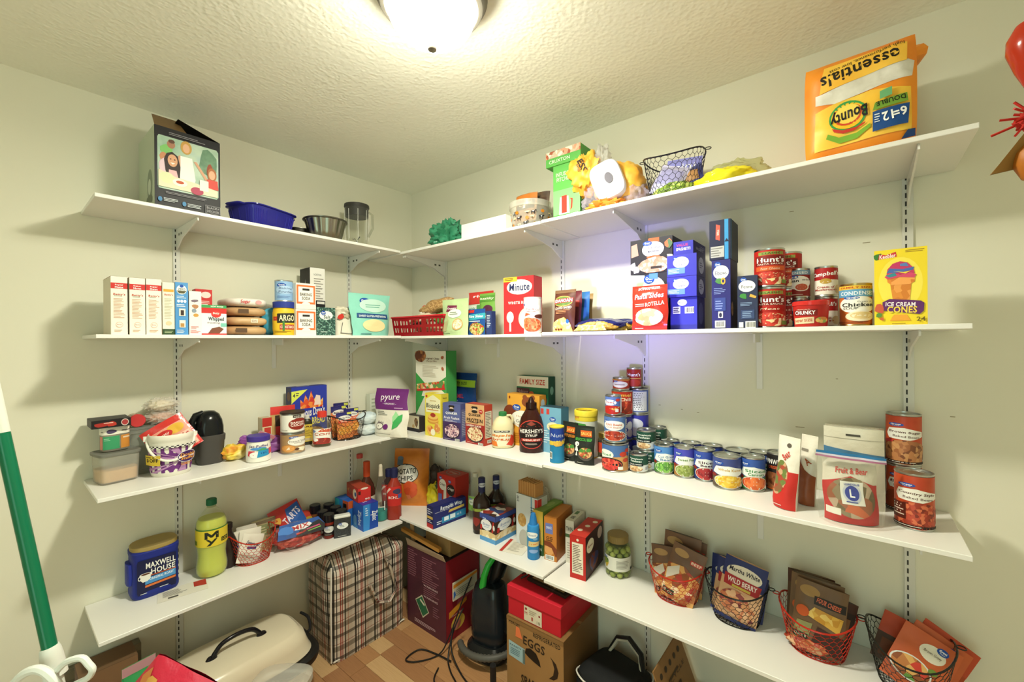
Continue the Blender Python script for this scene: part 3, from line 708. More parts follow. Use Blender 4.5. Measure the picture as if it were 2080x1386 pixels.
for k, (dx, dy, dz, w0, h0, col, it, ti, ro) in enumerate([
    (-.03, -.03, .03, .10, .115, '#c9c6ea:f', [('r', .1, .3, .9, .8, '#a9a6d8')], -.35, .35), (.035, .0, .05, .13, .085, 'w#2b2f6a#3e4690:12', [('r', .1, .1, .9, .55, '#b98a5a'), ('t', .5, .75, .6, .18, 'snax', '#e9e4f2', 0, .2, 1)], -.5, -.25),
    (.01, .03, .07, .12, .105, '#8e8fd8:f', [('t', .5, .6, .7, .2, 'mini', '#ffffff')], -.25, .1)]):
    pouch('snack_bag', ['pale lilac film bag leaning in the black top-shelf basket', 'navy and tan snack bag lying in the black top-shelf basket', 'violet bag rising at the back of the black top-shelf basket'][k], 'bag', (Vector((bx+dx, -.165+dy, z+dz)), 0, w0, h0), .035, col, it, 'pillow', ti, 'bags in the top-shelf basket', k+20, roll=ro)
t = thing('produce_net', 'green bag of produce at the bottom of the black top-shelf basket', 'bag', (bx, -.165, z+.004), 0)
blob(t, 'bag_body', (0, 0, .035), (.075, .05, .034), 'v#7fa03a#a9c24e#cfe07a#6d8a30:70', .15, 10, 4, 5, 0)
p = ony(1476, 350, -.18)
t = thing('yellow_bag', 'folded yellow bag with a clear end on the top shelf', 'bag', (p.x, p.y, z), .1)
blob(t, 'bag_body', (.0, -.01, .034), (.09, .055, .034), '#e9dc2c:f', .25, 9, 31, 5, 0)
blob(t, 'clear_end', (.02, .045, .055), (.09, .035, .05), '#cfcf9e:t', .35, 9, 7, 5, 0)
blob(t, 'green_corner', (.088, .02, .03), (.016, .014, .02), '#4a9a3a:f', .3, 9, 2, 3)
MB().box(-.1, -.0, .0, -.06, .05, .05, '#cfcf9e:t', .004).build('film_fold', t)

# big pack of paper towels, upside down
pl = wr(z, 1637, 1872, 300, 95, .30); W_, H_ = pl[2], pl[3]; D_ = .26
t = thing('paper_towel_pack', 'large orange and yellow pack of six paper towel rolls standing upside down', 'paper towels', (pl[0].x, -.30+D_/2, z), radians(-3))
OR = 'w#ea7d1e#f3921f#f59b2e:7'
def pk(u, v, s):   # u around the front, soft pillow
    x = (u-.5)*W_; e = (1-abs(2*u-1)**6); zz = v*H_ + .012*sin(v*pi)*0
    ripple = .006*noise.noise(Vector((x*14, v*9, s)))
    return (x*(1-.03*(abs(2*v-1)**4)), s*(D_/2*(.80+.2*e*(1-abs(2*v-1)**8))+ripple*e), zz)
m = MB(); m.grid(lambda u, v: pk(u, v, -1), 20, 16, OR); m.grid(lambda u, v: pk(u, v, 1), 20, 16, OR, True)
for k in (0, 1):
    e = [pk(k, j/16, -1) for j in range(17)]+[pk(k, j/16, 1) for j in range(17)]; m.add(e, [(j+1, j, 17+j, 18+j) if k == 0 else (j, j+1, 18+j, 17+j) for j in range(16)], OR if k == 0 else 'w#e9e4da#d9d2c6:10')
    e = [pk(i/20, k, -1) for i in range(21)]+[pk(i/20, k, 1) for i in range(21)]; m.add(e, [(i, i+1, 22+i, 21+i) if k == 1 else (i+1, i, 21+i, 22+i) for i in range(20)], OR)
m.build('film_wrap', t, 50)
WN = 'w#e7e3d8#d4cfc2#f1eee6:16'
it = [('p', [(.12, .56), (.30, .52), (.96, .60), (.98, .74), (.93, .76), (.2, .66), (.12, .66)], WN), ('p', [(.10, .08), (.96, .10), (.95, .50), (.62, .55), (.30, .52), (.12, .48)], 'w#f6bd2a#fbd04a#f6b01e:8'),
      ('p', [(.16, .66), (.92, .75), (.93, .93), (.2, .93)], 'w#f6b02a#f9c648#f29a26:7'),
      ('t', .52, .80, .70, .125, 'essentials', '#231d12', 186, 0, 1), ('t', .58, .90, .66, .05, 'high performance, low cost', '#3a2c12', 187),
      ('e', .42, .36, .17, .15, '#3f9c4e'), ('e', .42, .36, .15, .13, '#f5c22e'), ('e', .42, .37, .13, .105, '#d4502e'), ('e', .42, .38, .115, .095, '#f8d75c'),
      ('p', [(.24, .22), (.34, .165), (.5, .17), (.62, .23), (.62, .19), (.5, .115), (.34, .11), (.22, .18)], '#7cae35'), ('p', [(.28, .26), (.38, .22), (.5, .225), (.58, .26), (.57, .24), (.48, .195), (.38, .19), (.3, .22)], '#cc3a2c'),
      ('t', .43, .37, .34, .15, 'Bounty', '#1d1a1c', 187, .12, 1),
      ('p', [(.64, .13), (.93, .15), (.94, .34), (.64, .32)], '#1d4b8c'), ('p', [(.64, .33), (.93, .36), (.92, .44), (.66, .40)], '#76a03a'), ('t', .79, .395, .24, .045, 'DOUBLE', '#1f2c14', 187, 0, 1), ('t', .86, .265, .12, .085, '6=', '#ffffff', 187, 0, 1), ('t', .765, .25, .09, .09, '12', '#ffffff', 187, 0, 1), ('l', .655, .21, .71, .3, 4, '#dfe6f0'),
      ('p', [(.70, .42), (.80, .44), (.80, .52), (.70, .50)], '#6fb07a'), ('p', [(.88, .02), (.995, .03), (.99, .1), (.93, .09)], '#1d3f78'), ('p', [(.0, .0), (.03, .0), (.025, .03), (.0, .035)], '#24406c')]
prints(t, it, W_, H_, lambda a, b, o: (lambda q: (q[0], q[1]-o, q[2]))(pk(min(1, max(0, a/W_)), min(1, max(0, b/H_)), -1)), 'front_print', .02, .0012, .0004)
MB().tube([(W_*.44, -.02, H_*.98), (W_*.52, 0, H_*1.02), (W_*.5, .05, H_*1.0)], [.012, .02, .008], OR, 8).build('film_corner', t)

# hanging gourd ornament near the doorway side
p = ony(2106, 200, -.62)
t = thing('hanging_ornament', 'red glossy gourd ornament with red raffia and tan leaf hanging at the frame edge', 'ornament', (p.x, p.y, 1.86), 0)
hz = lambda py: ony(2090, py, -.62).z-1.86
sc_ = (ony(2106, 200, -.62)-ony(2046, 200, -.62)).length
MB().loft([(.004, .004, hz(215)), (sc_*.35, sc_*.35, hz(180)), (sc_*.72, sc_*.72, hz(140)), (sc_, sc_, hz(100)), (sc_*.98, sc_*.98, hz(75)), (sc_*.7, sc_*.7, hz(50)), (sc_*.2, sc_*.2, hz(40))], '#a52a10:g', 32).build('gourd_top', t)
m = MB(); rr_ = random.Random(4)
for k in range(16):
    a = rr_.uniform(0, 6.28); L_ = rr_.uniform(.5, 1.15)*sc_; z0 = hz(235); dz = rr_.uniform(-.5, .3)*sc_
    m.tube([(0, 0, z0), (L_*.6*cos(a), L_*.6*sin(a), z0+dz*.3), (L_*1.3*cos(a), L_*1.3*sin(a), z0+dz)], .0022, '#b3261c', 4)
for (px, py) in ((2030, 245), (2013, 277), (2060, 208)):
    q = ony(px, py, -.62); m.tube([(0, 0, hz(240)), (q.x-p.x, 0, q.z-1.86)], .002, '#b3261c', 4)
m.build('raffia_fringe', t)
blob(t, 'raffia_knot', (-sc_*.15, 0, hz(245)), (sc_*.5, sc_*.4, sc_*.42), '#b12a22:r', .5, 14, 3, 4)
MB().add([(-sc_*1.55, -.01, hz(345)), (-sc_*.2, -.03, hz(255)), (sc_*.9, -.02, hz(210)), (sc_*.9, .02, hz(300)), (-sc_*.3, .01, hz(335)), (-sc_*1.55, 0, hz(343)), (-sc_*.2, .02, hz(262)), (sc_*.9, .03, hz(216))], [(0, 4, 3, 2, 1), (5, 6, 7, 3, 4), (0, 1, 6, 5), (1, 2, 7, 6)], '#8f6a34').build('dried_leaf', t)
MB().loft([(.004, .004, hz(372)), (sc_*.5, sc_*.5, hz(362)), (sc_*.78, sc_*.78, hz(335)), (sc_*.8, sc_*.8, hz(312)), (sc_*.5, sc_*.5, hz(285)), (.01, .01, hz(278))], '#a8631c', 28).build('gourd_bottom', t)
MB().tube([(0, 0, hz(44)), (.0, 0, CEIL-1.86)], .002, '#7a3020', 5).build('hanging_cord', t)
# ================================================================== second shelves (eye level)
z = ZL[1]
def spine(band, txt, base, bottom=None): 
    return [('r', 0, 0, 1, 1, '#efe8da'), ('r', 0, .79, 1, .89, band), ('t', .5, .855, .5, .03, 'Super', '#ffffff', 0, 0, 1), ('t', .5, .815, .5, .03, 'Moist', '#ffffff', 0, 0, 1), ('t', .5, .69, .72, .045, "Betty's", '#b8452e', 0, .1, 1), ('l', .2, .655, .8, .675, 1, '#7d8a6a'),
            ('l', .16, .28, .86, .63, 14, '#cfa98c'), ('e', .5, .17, .22, .05, '#e3b7a2'), ('e', .5, .17, .19, .04, '#efe8da'), ('t', .5, .17, .28, .025, 'Betty', '#b8452e'), ('l', .2, .04, .8, .09, 2, '#cfa98c')] + (bottom or [])
ctn = [('first of three white cake mix cartons with a red band, at the shelf end', 225, 259, 562), ('middle one of three white cake mix cartons with a red band', 263, 295, 565), ('third white cake mix carton with a red band, next to the orange-banded one', 297, 328, 567)]
for lb, a, b, yt in ctn:
    carton('cake_mix_carton', lb, 'carton', wl(z, a, b, 678, yt, .285), .14, '#d9cfba', spine('#c9302c', '', ''), top=[('r', 0, 0, 1, 1, '#b98f5a')], group='cake mix cartons')
carton('cookie_mix_carton', 'white carton with an orange band and dark green foot', 'carton', wl(z, 330, 355, 678, 574, .28), .13, '#e2dac6',
       [('r', 0, 0, 1, 1, '#ebe5d3'), ('r', .08, .82, .92, .87, '#e8a23c'), ('t', .5, .76, .7, .05, "Betty's", '#b8452e', 0, .1, 1), ('l', .15, .3, .85, .7, 14, '#bdb596'), ('r', 0, 0, 1, .11, '#2f4a2c'), ('l', .15, .03, .85, .08, 2, '#a9b890'), ('e', .5, .22, .25, .04, '#e3c9a2')])
carton('sugar_free_carton', 'blue carton with a white round zero emblem', 'carton', wl(z, 356, 382, 678, 574, .285), .12, '#3c78b8',
       [('r', 0, 0, 1, 1, '#4f93cf'), ('e', .5, .86, .4, .09, '#eef2f0'), ('e', .5, .93, .16, .03, '#1d4fa8'), ('t', .5, .87, .56, .045, 'ZERO', '#4a4a38', 0, 0, 1), ('p', [(.12, .84), (.88, .84), (.7, .79), (.3, .79)], '#5a5638'), ('l', .12, .69, .88, .75, 2, '#dbe9f4'), ('e', .25, .64, .11, .028, '#e8f1f8'), ('e', .5, .64, .11, .028, '#e8f1f8'), ('e', .75, .64, .11, .028, '#e8f1f8'), ('l', .1, .53, .9, .59, 2, '#dbe9f4'), ('r', .28, .36, .78, .50, '#e8e2d6'), ('r', .4, .37, .66, .47, '#3a2a28'), ('r', .3, .14, .78, .28, '#e8e2d6'), ('r', .38, .15, .68, .22, '#b98a4a'), ('l', .1, .03, .9, .1, 3, '#dbe9f4')])
carton('muffin_mix_carton', 'narrow white carton with small pastry pictures and red print at its foot', 'carton', wl(z, 384, 409, 678, 592, .282), .11, '#dcd6c8',
       [('r', 0, 0, 1, 1, '#ecebe2'), BLOB(.45, .78, .28, .035, '#7a6a78', 8, .2, 2), BLOB(.5, .65, .3, .05, '#b5805a', 9, .2, 3), BLOB(.4, .56, .22, .05, '#8a96a4', 9, .2, 4), ('e', .55, .45, .22, .04, '#c9964a'), ('l', .15, .14, .9, .2, 2, '#c4384a'), ('l', .1, .04, .95, .12, 3, '#cf5a66')], top=[('r', 0, 0, 1, 1, '#2a211c')])
carton('bread_mix_carton', 'red carton standing behind the narrow pastry carton', 'carton', wl(z, 397, 431, 640, 588, .15), .045, '#b8282a',
       [('r', 0, 0, 1, 1, '#cb3332'), ('e', .62, .88, .3, .07, '#f2dfd8'), ('l', .3, .66, .95, .76, 3, '#f2dfd8'), ('r', .3, .5, .95, .58, '#3f8f5a')])
carton('frosting_carton', 'red and white whipped frosting tub with a green lid strip', 'tub', wl(z, 409, 460, 677, 620, .28), .085, '#c8302e',
       [('r', 0, 0, 1, .72, '#dfe9ea'), ('r', 0, .72, 1, .9, '#c9302c'), ('r', 0, .9, 1, 1, '#3f9a58'), ('t', .62, .95, .5, .05, 'NEW MORE!', '#e8f2e4', 0, 0, 1), ('e', .58, .7, .2, .12, '#d23a36'), ('t', .58, .72, .26, .09, 'Betty', '#fbe9e2', 0, .15, 1), ('t', .58, .52, .62, .16, 'Whipped', '#2c2636', 0, .05, 1), ('t', .48, .40, .5, .07, 'frosting', '#8a5a6a', 0, .15), ('r', .76, .28, 1, .40, '#7cc4b4'), ('p', [(.25, .05), (.7, .05), (.88, .2), (.7, .28), (.4, .22)], '#7a4a38'), ('r', 0, 0, 1, .05, '#cf3a38')])
# stack of grain bags
pb = wl(z, 459, 552, 677, 650, .24)
hh = .035; lab4 = ['lowest tan grain bag of the stack beside the frosting tub', 'second tan grain bag from below in the stack', 'third tan grain bag from below in the stack', 'white paper sugar bag lying on top of the tan bags']
for k in range(4):
    t = thing('grain_bag', lab4[k], 'bag', (.145, pb[0].y+.004*(k % 2), z+.0005+k*.0385), pi/2+.03*(k-1), 'stacked grain bags')
    W_ = pb[2]/2*(1-.03*k)
    def fn(u, v, W_=W_, k=k):
        a = 2*pi*u; ph = pi*(v-.5); x, y_ = sup(a, 3.2); e = abs(cos(ph))**.45; n_ = noise.noise(Vector((x*2.5, y_*2.5, k*3+ph)))
        return (W_*x*e*(1+.03*n_), .095*y_*e, .019+.0185*math.copysign(abs(sin(ph))**.7, sin(ph))*(1+.0*n_))
    MB().grid(fn, 36, 10, ['w#b98f62#cba878:16', 'w#c19a6c#d4b488:14', 'w#b48a5c#c8a47a:15', 'w#e4dcd0#efe9e0:10'][k]).build('bag_body', t, 60)
    f2 = lambda a, b, o, W_=W_: (a-W_*.8, -.0955-o, .008+b)
    prints(t, [('r', .15, .1, .45, .9, '#5d4632')] if k in (0, 2) else [('r', .5, .2, .7, .9, '#e8dcc4'), ('t', .6, .55, .14, .4, 'BEAN', '#7a4a30')] if k == 1 else [('t', .3, .5, .3, .8, 'Sugar', '#c23a46', 0, .15, 1), ('e', .7, .5, .1, .4, '#d8a0a0')], W_*1.6, .022, f2, 'front_print')
p = onx(557, 640, .14)
t = thing('blue_bag', 'teal blue bag tucked behind the yellow corn starch tub', 'bag', (.14, p.y, z), pi/2)
blob(t, 'bag_body', (0, 0, .055), (.06, .03, .06), 'w#2f8fb0#58b4cc:12', .25, 8, 3, 4, 0)
# corn starch tub + baking powder
c, r, h = cyl(z, 554, 600, 678, 624, .225, 'L')
t, s = lathe_thing('corn_starch_tub', 'yellow corn starch tub with a dark blue lid', 'tub', (c, r, h), [(.92, 0), (.97, .02), (.95, .1), (1, .2), (1, .8), (.97, .9), (.9, .98)], '#e6bc2c', 0, None, 'tub_body')
lid_part(t, 'lid', r*1.0, h*.98, h*1.2, '#2a3a8e')
wrap(t, s, [('r', .0, .1, 1, .9, '#e8c032'), ('r', .14, .52, .3, .7, '#c23a2c'), ('p', [(.3, .42), (.86, .44), (.88, .86), (.3, .82)], '#2a2a24'), ('t', .59, .64, .46, .26, 'ARGO', '#f4e8c0', 0, 0, 1), ('p', [(.38, .15), (.82, .15), (.82, .36), (.38, .36)], '#b33a2c'), ('t', .6, .26, .4, .12, 'CORN STARCH', '#f6ead0', 0, 0, 1), ('r', .46, .1, .52, .5, '#3f7a3c'), ('l', .2, .02, .8, .09, 2, '#7a5a1c')], h*.08, h*.92, pi*r)
zt = z+h*1.2
can('baking_powder_can', 'pale blue baking powder can on the yellow tub', 'can', (Vector((c.x, c.y, zt)), r*.82, r*2.15), '#8fb4dc', [GV(.4, .8, .34, 1.0), ('e', .55, .55, .36, .22, '#a9c6e6'), ('t', .56, .62, .5, .12, 'Baking', '#3a4a78', 0, .1), ('t', .56, .45, .52, .12, 'Powder', '#3a4a78', 0, .1), ('l', .25, .1, .8, .25, 3, '#6d92c4')], .05, lid='#c9ced2:m')
# baking soda
a = wl(z, 601, 642, 678, 629, .275)
def soda(): return [('r', 0, 0, 1, 1, '#efeae0'), ('r', .03, .2, .97, .93, '#e0703a'), ('r', .12, .28, .88, .86, '#f2ede4'), ('r', .32, .72, .68, .8, '#2a2620'), ('t', .5, .57, .6, .12, 'BAKING', '#3b322c', 0, 0, 1), ('t', .5, .42, .42, .12, 'SODA', '#3b322c', 0, 0, 1), ('e', .5, .22, .2, .06, '#efeae0'), ('r', 0, 0, 1, .16, '#e9e4d8')]
t1 = carton('baking_soda_carton', 'lower orange and white baking soda carton', 'carton', a, .065, '#e6dfd2', soda(), group='baking soda cartons')
t2 = carton('baking_soda_carton', 'upper orange and white baking soda carton stacked on its twin', 'carton', (a[0]+Vector((0, 0, a[3]+.001)), a[1], a[2]*.98, a[3]*1.0), .065, '#e6dfd2', soda(), group='baking soda cartons')
carton('filter_carton', 'tall black and white carton behind the baking soda', 'carton', wl(z, 630, 660, 660, 545, .16), .10, '#e4e2dc', [('r', 0, 0, 1, 1, '#e6e4de'), ('t', .5, .9, .5, .03, 'NORTON', '#4a4844'), ('l', .25, .5, .9, .86, 10, '#9a968e'), ('r', .2, .7, .85, .705, '#2a2826')],
       left=[('r', 0, 0, 1, 1, '#1c1b1e'), ('p', [(.5, .78), (.62, .74), (.56, .84)], '#8a8a90'), ('t', .5, .68, .3, .02, 'norton', '#b0b0b4')], top=[('r', 0, 0, 1, 1, '#dedcd6')])
carton('salt_carton', 'dark green speckled salt carton beside the baking soda', 'carton', wl(z, 643, 681, 678, 625, .28), .06, '#24423c', [('r', 0, 0, 1, 1, 'v#1f403a#2b554c#7fa898#244a42:260'), ('e', .5, .72, .36, .16, '#e8ece8'), GV(.36, .8, .24, 1.2), ('t', .55, .66, .36, .12, 'Salt', '#24423c', 0, .1, 1), ('l', .2, .1, .8, .16, 1, '#cfe0d6')])
carton('spice_carton', 'small black carton behind the dark green salt carton', 'carton', wl(z, 642, 661, 660, 611, .20), .05, '#1d1c1f', [('r', .1, .9, .9, .97, '#d8d6d0')])
# white flour sack rolled shut
pl = wl(z, 682, 719, 677, 622, .245)
t = thing('flour_sack', 'white paper flour sack with a rolled open top and red print', 'bag', (.205, pl[0].y, z), pi/2)
W_, H_ = pl[2], pl[3]
def fs_(u, v):
    a = 2*pi*u; x, y_ = sup(a, 4); k = 1-.10*v+.05*noise.noise(Vector((x*2, y_*2, v*4))); return (W_/2*x*k, .045*y_*k, v*H_*.82)
MB().grid(fs_, 30, 8, '#e2dccb').build('sack_body', t, 60)
blob(t, 'rolled_top', (-.002, -.012, H_*.82), (W_*.44, .038, H_*.16), '#ddd5c0:k', .35, 8, 6, 4)
blob(t, 'opening_fold', (.006, -.03, H_*.66), (W_*.3, .02, H_*.12), '#b5ab90:k', .3, 8, 2, 4)
prints(t, [BLOB(.2, .8, .16, .12, '#c8372c', 7, .3, 2), ('p', [(.2, .1), (.23, .1), (.33, .55), (.30, .55)], '#2a2622'), ('p', [(.2, .1), (.85, .06), (.85, .085), (.2, .125)], '#2a2622')], W_, H_*.8, lambda a, b, o: (a-W_/2, -.0475-o-.001, b), 'front_print')
p = onx(705, 635, .12)
t = thing('blue_bag', 'blue bag standing behind the white flour sack', 'bag', (.12, p.y, z), pi/2)
blob(t, 'bag_body', (0, 0, .07), (.055, .03, .075), 'w#5a78b8#7f9ad0:12', .25, 8, 9, 4, 0)
pouch('rice_pouch', 'aqua stand-up pouch of grain near the shelf corner', 'pouch', wl(z, 712, 790, 681, 598, .27), .07, '#8fd4c4:f', [GV(.36, .82, .26, 1.), ('e', .56, .72, .34, .16, '#c4e6da'), ('l', .36, .66, .82, .76, 2, '#6fae9e'), ('p', [(.1, .42), (.92, .40), (.9, .52), (.12, .53)], '#1f4f86'), ('t', .5, .465, .7, .05, 'SWEET GLUTEN-FREE BAKING', '#e8f2f4', 0, 0, 1), ('e', .5, .24, .3, .15, '#e6d9a4'), ('l', .15, .02, .45, .06, 1, '#3a6a78')], seed=3, taper=.16)

# ---- corner and along the other wall
z = ZA[1]
a = ony(797, 660, -.295); b = ony(902, 660, -.295); zt = ony(850, 643, -.295).z
bw, bh, bd = b.x-a.x, zt-z, .2
t = thing('plastic_basket', 'red slotted plastic basket holding grain bags in the corner', 'basket', ((a.x+b.x)/2, -.300+bd/2, z), 0)
RED = '#c92530:g'; k = .93
MB().box(-bw/2*k, -bd/2*k, 0, bw/2*k, bd/2*k, .003, RED).build('basket_floor', t, 0)
MB().tube([(-bw/2, -bd/2, bh), (bw/2, -bd/2, bh), (bw/2, bd/2, bh), (-bw/2, bd/2, bh)], .005, RED, 8, True).build('rim', t)
m = MB(); n = 15
for fx in range(4):
    L0 = bw if fx % 2 == 0 else bd
    def Q(u, v, fx=fx):
        kk = k+(1-k)*v; X, Y = bw/2*kk, bd/2*kk
        return [(-X+2*X*u, -Y, v*bh), (X, -Y+2*Y*u, v*bh), (X-2*X*u, Y, v*bh), (-X, Y-2*Y*u, v*bh)][fx]
    def strip(u0, u1, v0, v1): m.add([Q(u0, v0), Q(u1, v0), Q(u1, v1), Q(u0, v1)], [(0, 1, 2, 3), (3, 2, 1, 0)], RED)
    for v0, v1 in ((0, .2), (.44, .58), (.84, 1)): strip(0, 1, v0, v1)
    for v0, v1 in ((.2, .44), (.58, .84)):
        for i in range(n):
            u = i/n; solid = fx == 0 and 9 <= i <= 9
            strip(u, u+(1/n if solid else .45/n), v0, v1)
m.build('slotted_lattice', t, 0)
bc = Vector(((a.x+b.x)/2, -.2, z))
for k, (dx, dy, dz, r3, col, lb, rot) in enumerate([(.03, .02, .155, (.11, .055, .034), 'v#a8804e#b8925e#977042#c4a06c:160', 'tan bag of grain heaped highest over the red basket', (.25, -.22, .15)), (-.045, -.02, .092, (.08, .055, .025), 'w#d2bea2#e2d4bc:10', 'beige packet with a brown label in the red basket', (.3, -.25, .3)), (.085, .0, .085, (.035, .045, .03), 'w#7fae62#4c8a3e:16', 'green bag edge showing in the red basket', (0, .2, 0)), (0, .02, .032, (.11, .07, .028), 'w#cdb594#b89c74:10', 'tan bag at the bottom of the red basket', (0, 0, 0))]):
    t = thing('grain_bag', lb, 'bag', bc+Vector((dx, dy, dz+.002)), 0, 'bags in the red basket', rot)
    blob(t, 'bag_body', (0, 0, 0), r3, col, .18, 8, k+40, 5)
    if k == 0: prints(t, [('e', .2, .6, .12, .3, '#cf4a3a'), ('r', .0, .2, .2, .45, '#e8e2d4'), ('e', .42, .5, .05, .15, '#c23a30')], .16, .06, lambda a, b, o: (-.09+a, -.052+.02*(b/.06)-o, b-.028), 'front_print')
    if k == 1: prints(t, [('r', 0, .1, 1, .35, '#4a3226'), ('r', .1, .45, .8, .8, '#a05a3a'), ('r', .4, .0, .9, .12, '#2c4a78')], .1, .045, lambda a, b, o: (-.05+a, -.061+.01*(b/.04)-o, b-.022), 'front_print')
pouch('oat_pouch', 'pale green organic oats pouch in front of the red basket end', 'pouch', wr(z, 899, 951, 680, 608, .275), .05, '#b9cf9a:f', [('p', [(.2, .66), (.62, .64), (.62, .82), (.24, .84)], '#7a2a4a'), ('t', .42, .74, .36, .07, 'Organic', '#f2e6ea', 0, 0, 1), ('e', .55, .6, .26, .12, '#e9ece2'), ('l', .38, .56, .76, .66, 2, '#7a8a6a'), ('p', [(.08, .1), (.3, .12), (.34, .45), (.12, .3)], 'w#a8b07a#c2b48a:30'), ('e', .7, .3, .18, .16, '#c9a468'), ('e', .7, .3, .15, .13, 'v#e4d6b4#f2e8d0#cdb88a:200'), ('l', .15, .03, .6, .07, 1, '#5a7a4a')], seed=5)
pouch('rice_side_packet', 'teal rice packet with a bowl picture beside the oats pouch', 'packet', wr(z, 951, 986, 680, 628, .25), .02, '#1f4f96', [('r', 0, .86, .4, .97, '#c9302c'), ('p', [(0, .55), (1, .62), (1, .84), (0, .78)], '#3aa0b4'), ('t', .5, .72, .8, .1, 'Rice Sides', '#ffffff', 0, .12, 1), ('e', .55, .24, .42, .24, 'v#d8b46a#c0392b#e6cf96#7a9a3a:170'), ('l', .1, .5, .8, .56, 1, '#dbe9f4')], 'pillow', seed=6)
pouch('seasoned_rice_packet', 'red topped packet rising behind the teal rice packet', 'packet', wr(z, 952, 1002, 670, 593, .15), .02, '#d8d8cc', [('r', 0, .72, 1, 1, '#cb3a34'), ('t', .5, .9, .6, .06, 'rice', '#ffffff', 0, 0, 1), ('r', .0, .55, .36, .68, '#e6f0e6'), ('t', .18, .61, .26, .07, 'HOP', '#2f8f6a', 0, 0, 1), ('r', .4, .4, 1, .7, '#4f9a58')], 'pillow', seed=7)
pouch('healthy_rice_packet', 'green rice packet between the red topped packet and the red carton', 'packet', wr(z, 975, 1006, 672, 596, .19), .02, '#76a84a', [('r', 0, .8, 1, .95, '#5a8f3a'), ('t', .5, .87, .9, .07, 'healthy', '#eaf2d8', 0, .15, 1), ('e', .6, .62, .3, .1, '#5a2a44'), ('e', .5, .25, .4, .22, 'v#d8642c#c0392b#e6cf96#7a9a3a:170')], 'pillow', seed=8)
carton('broth_carton', 'small navy carton edge beside the red rice carton', 'carton', wr(z, 987, 998, 678, 632, .265), .03, '#2a3a6e', [('l', .2, .3, .9, .85, 8, '#cfd6e4')])
carton('rice_carton', 'tall red white rice carton with a spoon picture', 'carton', wr(z, 1026, 1082, 678, 562, .235), .075, '#c22a2e',
       [('r', 0, 0, 1, 1, '#cf2f33'), ('e', .53, .82, .42, .13, '#f3efe6'), ('t', .53, .82, .68, .13, 'Minute', '#252c58', 0, .08, 1), ('t', .5, .55, .7, .05, 'WHITE RICE', '#f6e6e2', 0, 0, 1), ('e', .84, .27, .34, .2, '#e6d6bc'), ('e', .84, .27, .28, .16, '#f2ece0'), ('e', .22, .30, .12, .10, '#f2ece0'), ('r', .19, .05, .25, .22, '#e6dccb'), ('r', .0, .92, .46, 1, '#e4b83c'), ('l', .04, .94, .4, .99, 2, '#4a2a20')],
       left=[('r', 0, 0, 1, 1, '#cb3034'), ('l', .25, .75, .7, .88, 4, '#f2d8d4'), ('l', .2, .58, .8, .68, 4, '#f2d8d4'), ('l', .3, .08, .7, .52, 9, '#f2d8d4')], top=[('r', 0, 0, 1, 1, '#c8383a')], turn=.12)
c, r, h = cyl(z, 1064, 1101, 677, 603, .262)
can('bread_crumb_canister', 'white bread crumb canister with breaded food picture', 'canister', (c, r, h), '#ece9e2', [GV(.06, .82, .18, .7), ('e', .42, .74, .3, .14, '#f6f4ee'), ('t', .42, .68, .44, .07, 'Panko', '#c8453a', 0, 0), ('l', .25, .60, .62, .63, 1, '#c8887a'), ('e', .72, .47, .2, .06, '#5a2c20'), ('p', [(.16, .48), (.4, .54), (.2, .58)], '#d85a30'), ('e', .45, .22, .36, .2, 'v#d87a4a#c8623a#e8986a#b9532e:120'), ('e', .3, .34, .2, .1, 'v#e08a58#cf6e42:120')], .1, lid='#d4d2cc')

z = ZB[1]
pouch('potato_pouch', 'brown loaded potato pouch leaning on other pouches', 'pouch', wr(z, 1124, 1166, 673, 588, .255), .03, '#5a3020', [('r', 0, .92, 1, 1, '#7a5a3c'), ('e', .48, .72, .44, .13, '#c8a44a'), ('e', .48, .72, .41, .11, '#5c7a34'), ('p', [(.06, .66), (.92, .70), (.94, .80), (.06, .77)], '#b82a26'), ('t', .5, .735, .8, .08, 'IDAHOAN', '#ffffff', 3, 0, 1), ('t', .5, .56, .78, .06, 'LOADED BAKED', '#f0dcc0', 3, 0, 1), ('l', .15, .42, .85, .52, 3, '#c9885a'), ('p', [(0, 0), (.95, 0), (.85, .2), (.6, .34), (.3, .3), (0, .22)], 'v#e8c07a#d8a452#f0d8a0:90'), ('e', .74, .24, .07, .05, '#2f6ab0'), ('e', .15, .06, .05, .025, '#6a2a1a'), ('e', .28, .06, .05, .025, '#6a2a1a'), ('e', .41, .06, .05, .025, '#6a2a1a')], 'pillow', -.1, 'leaning pouches', 9)
for k, (xa, xb, yt, q, col, lb, it) in enumerate([(1146, 1172, 590, .19, '#6a2430', 'dark red pouch directly behind the brown potato pouch', [('r', .5, .6, .9, .75, '#c23a34')]), (1160, 1188, 592, .14, '#2a6ea8', 'blue pouch between the dark red and the tan pouch', [('r', .1, .3, .9, .6, '#3f88c0')]), (1170, 1195, 596, .095, '#a8844a', 'tan pouch hindmost of the leaning pouches', [('r', .2, .2, .9, .5, '#7a5028')])]):
    pouch('potato_pouch', lb, 'pouch', wr(z, xa, xb+6, 672, yt, q), .028, col, it, 'pillow', -.12, 'leaning pouches', 10+k)
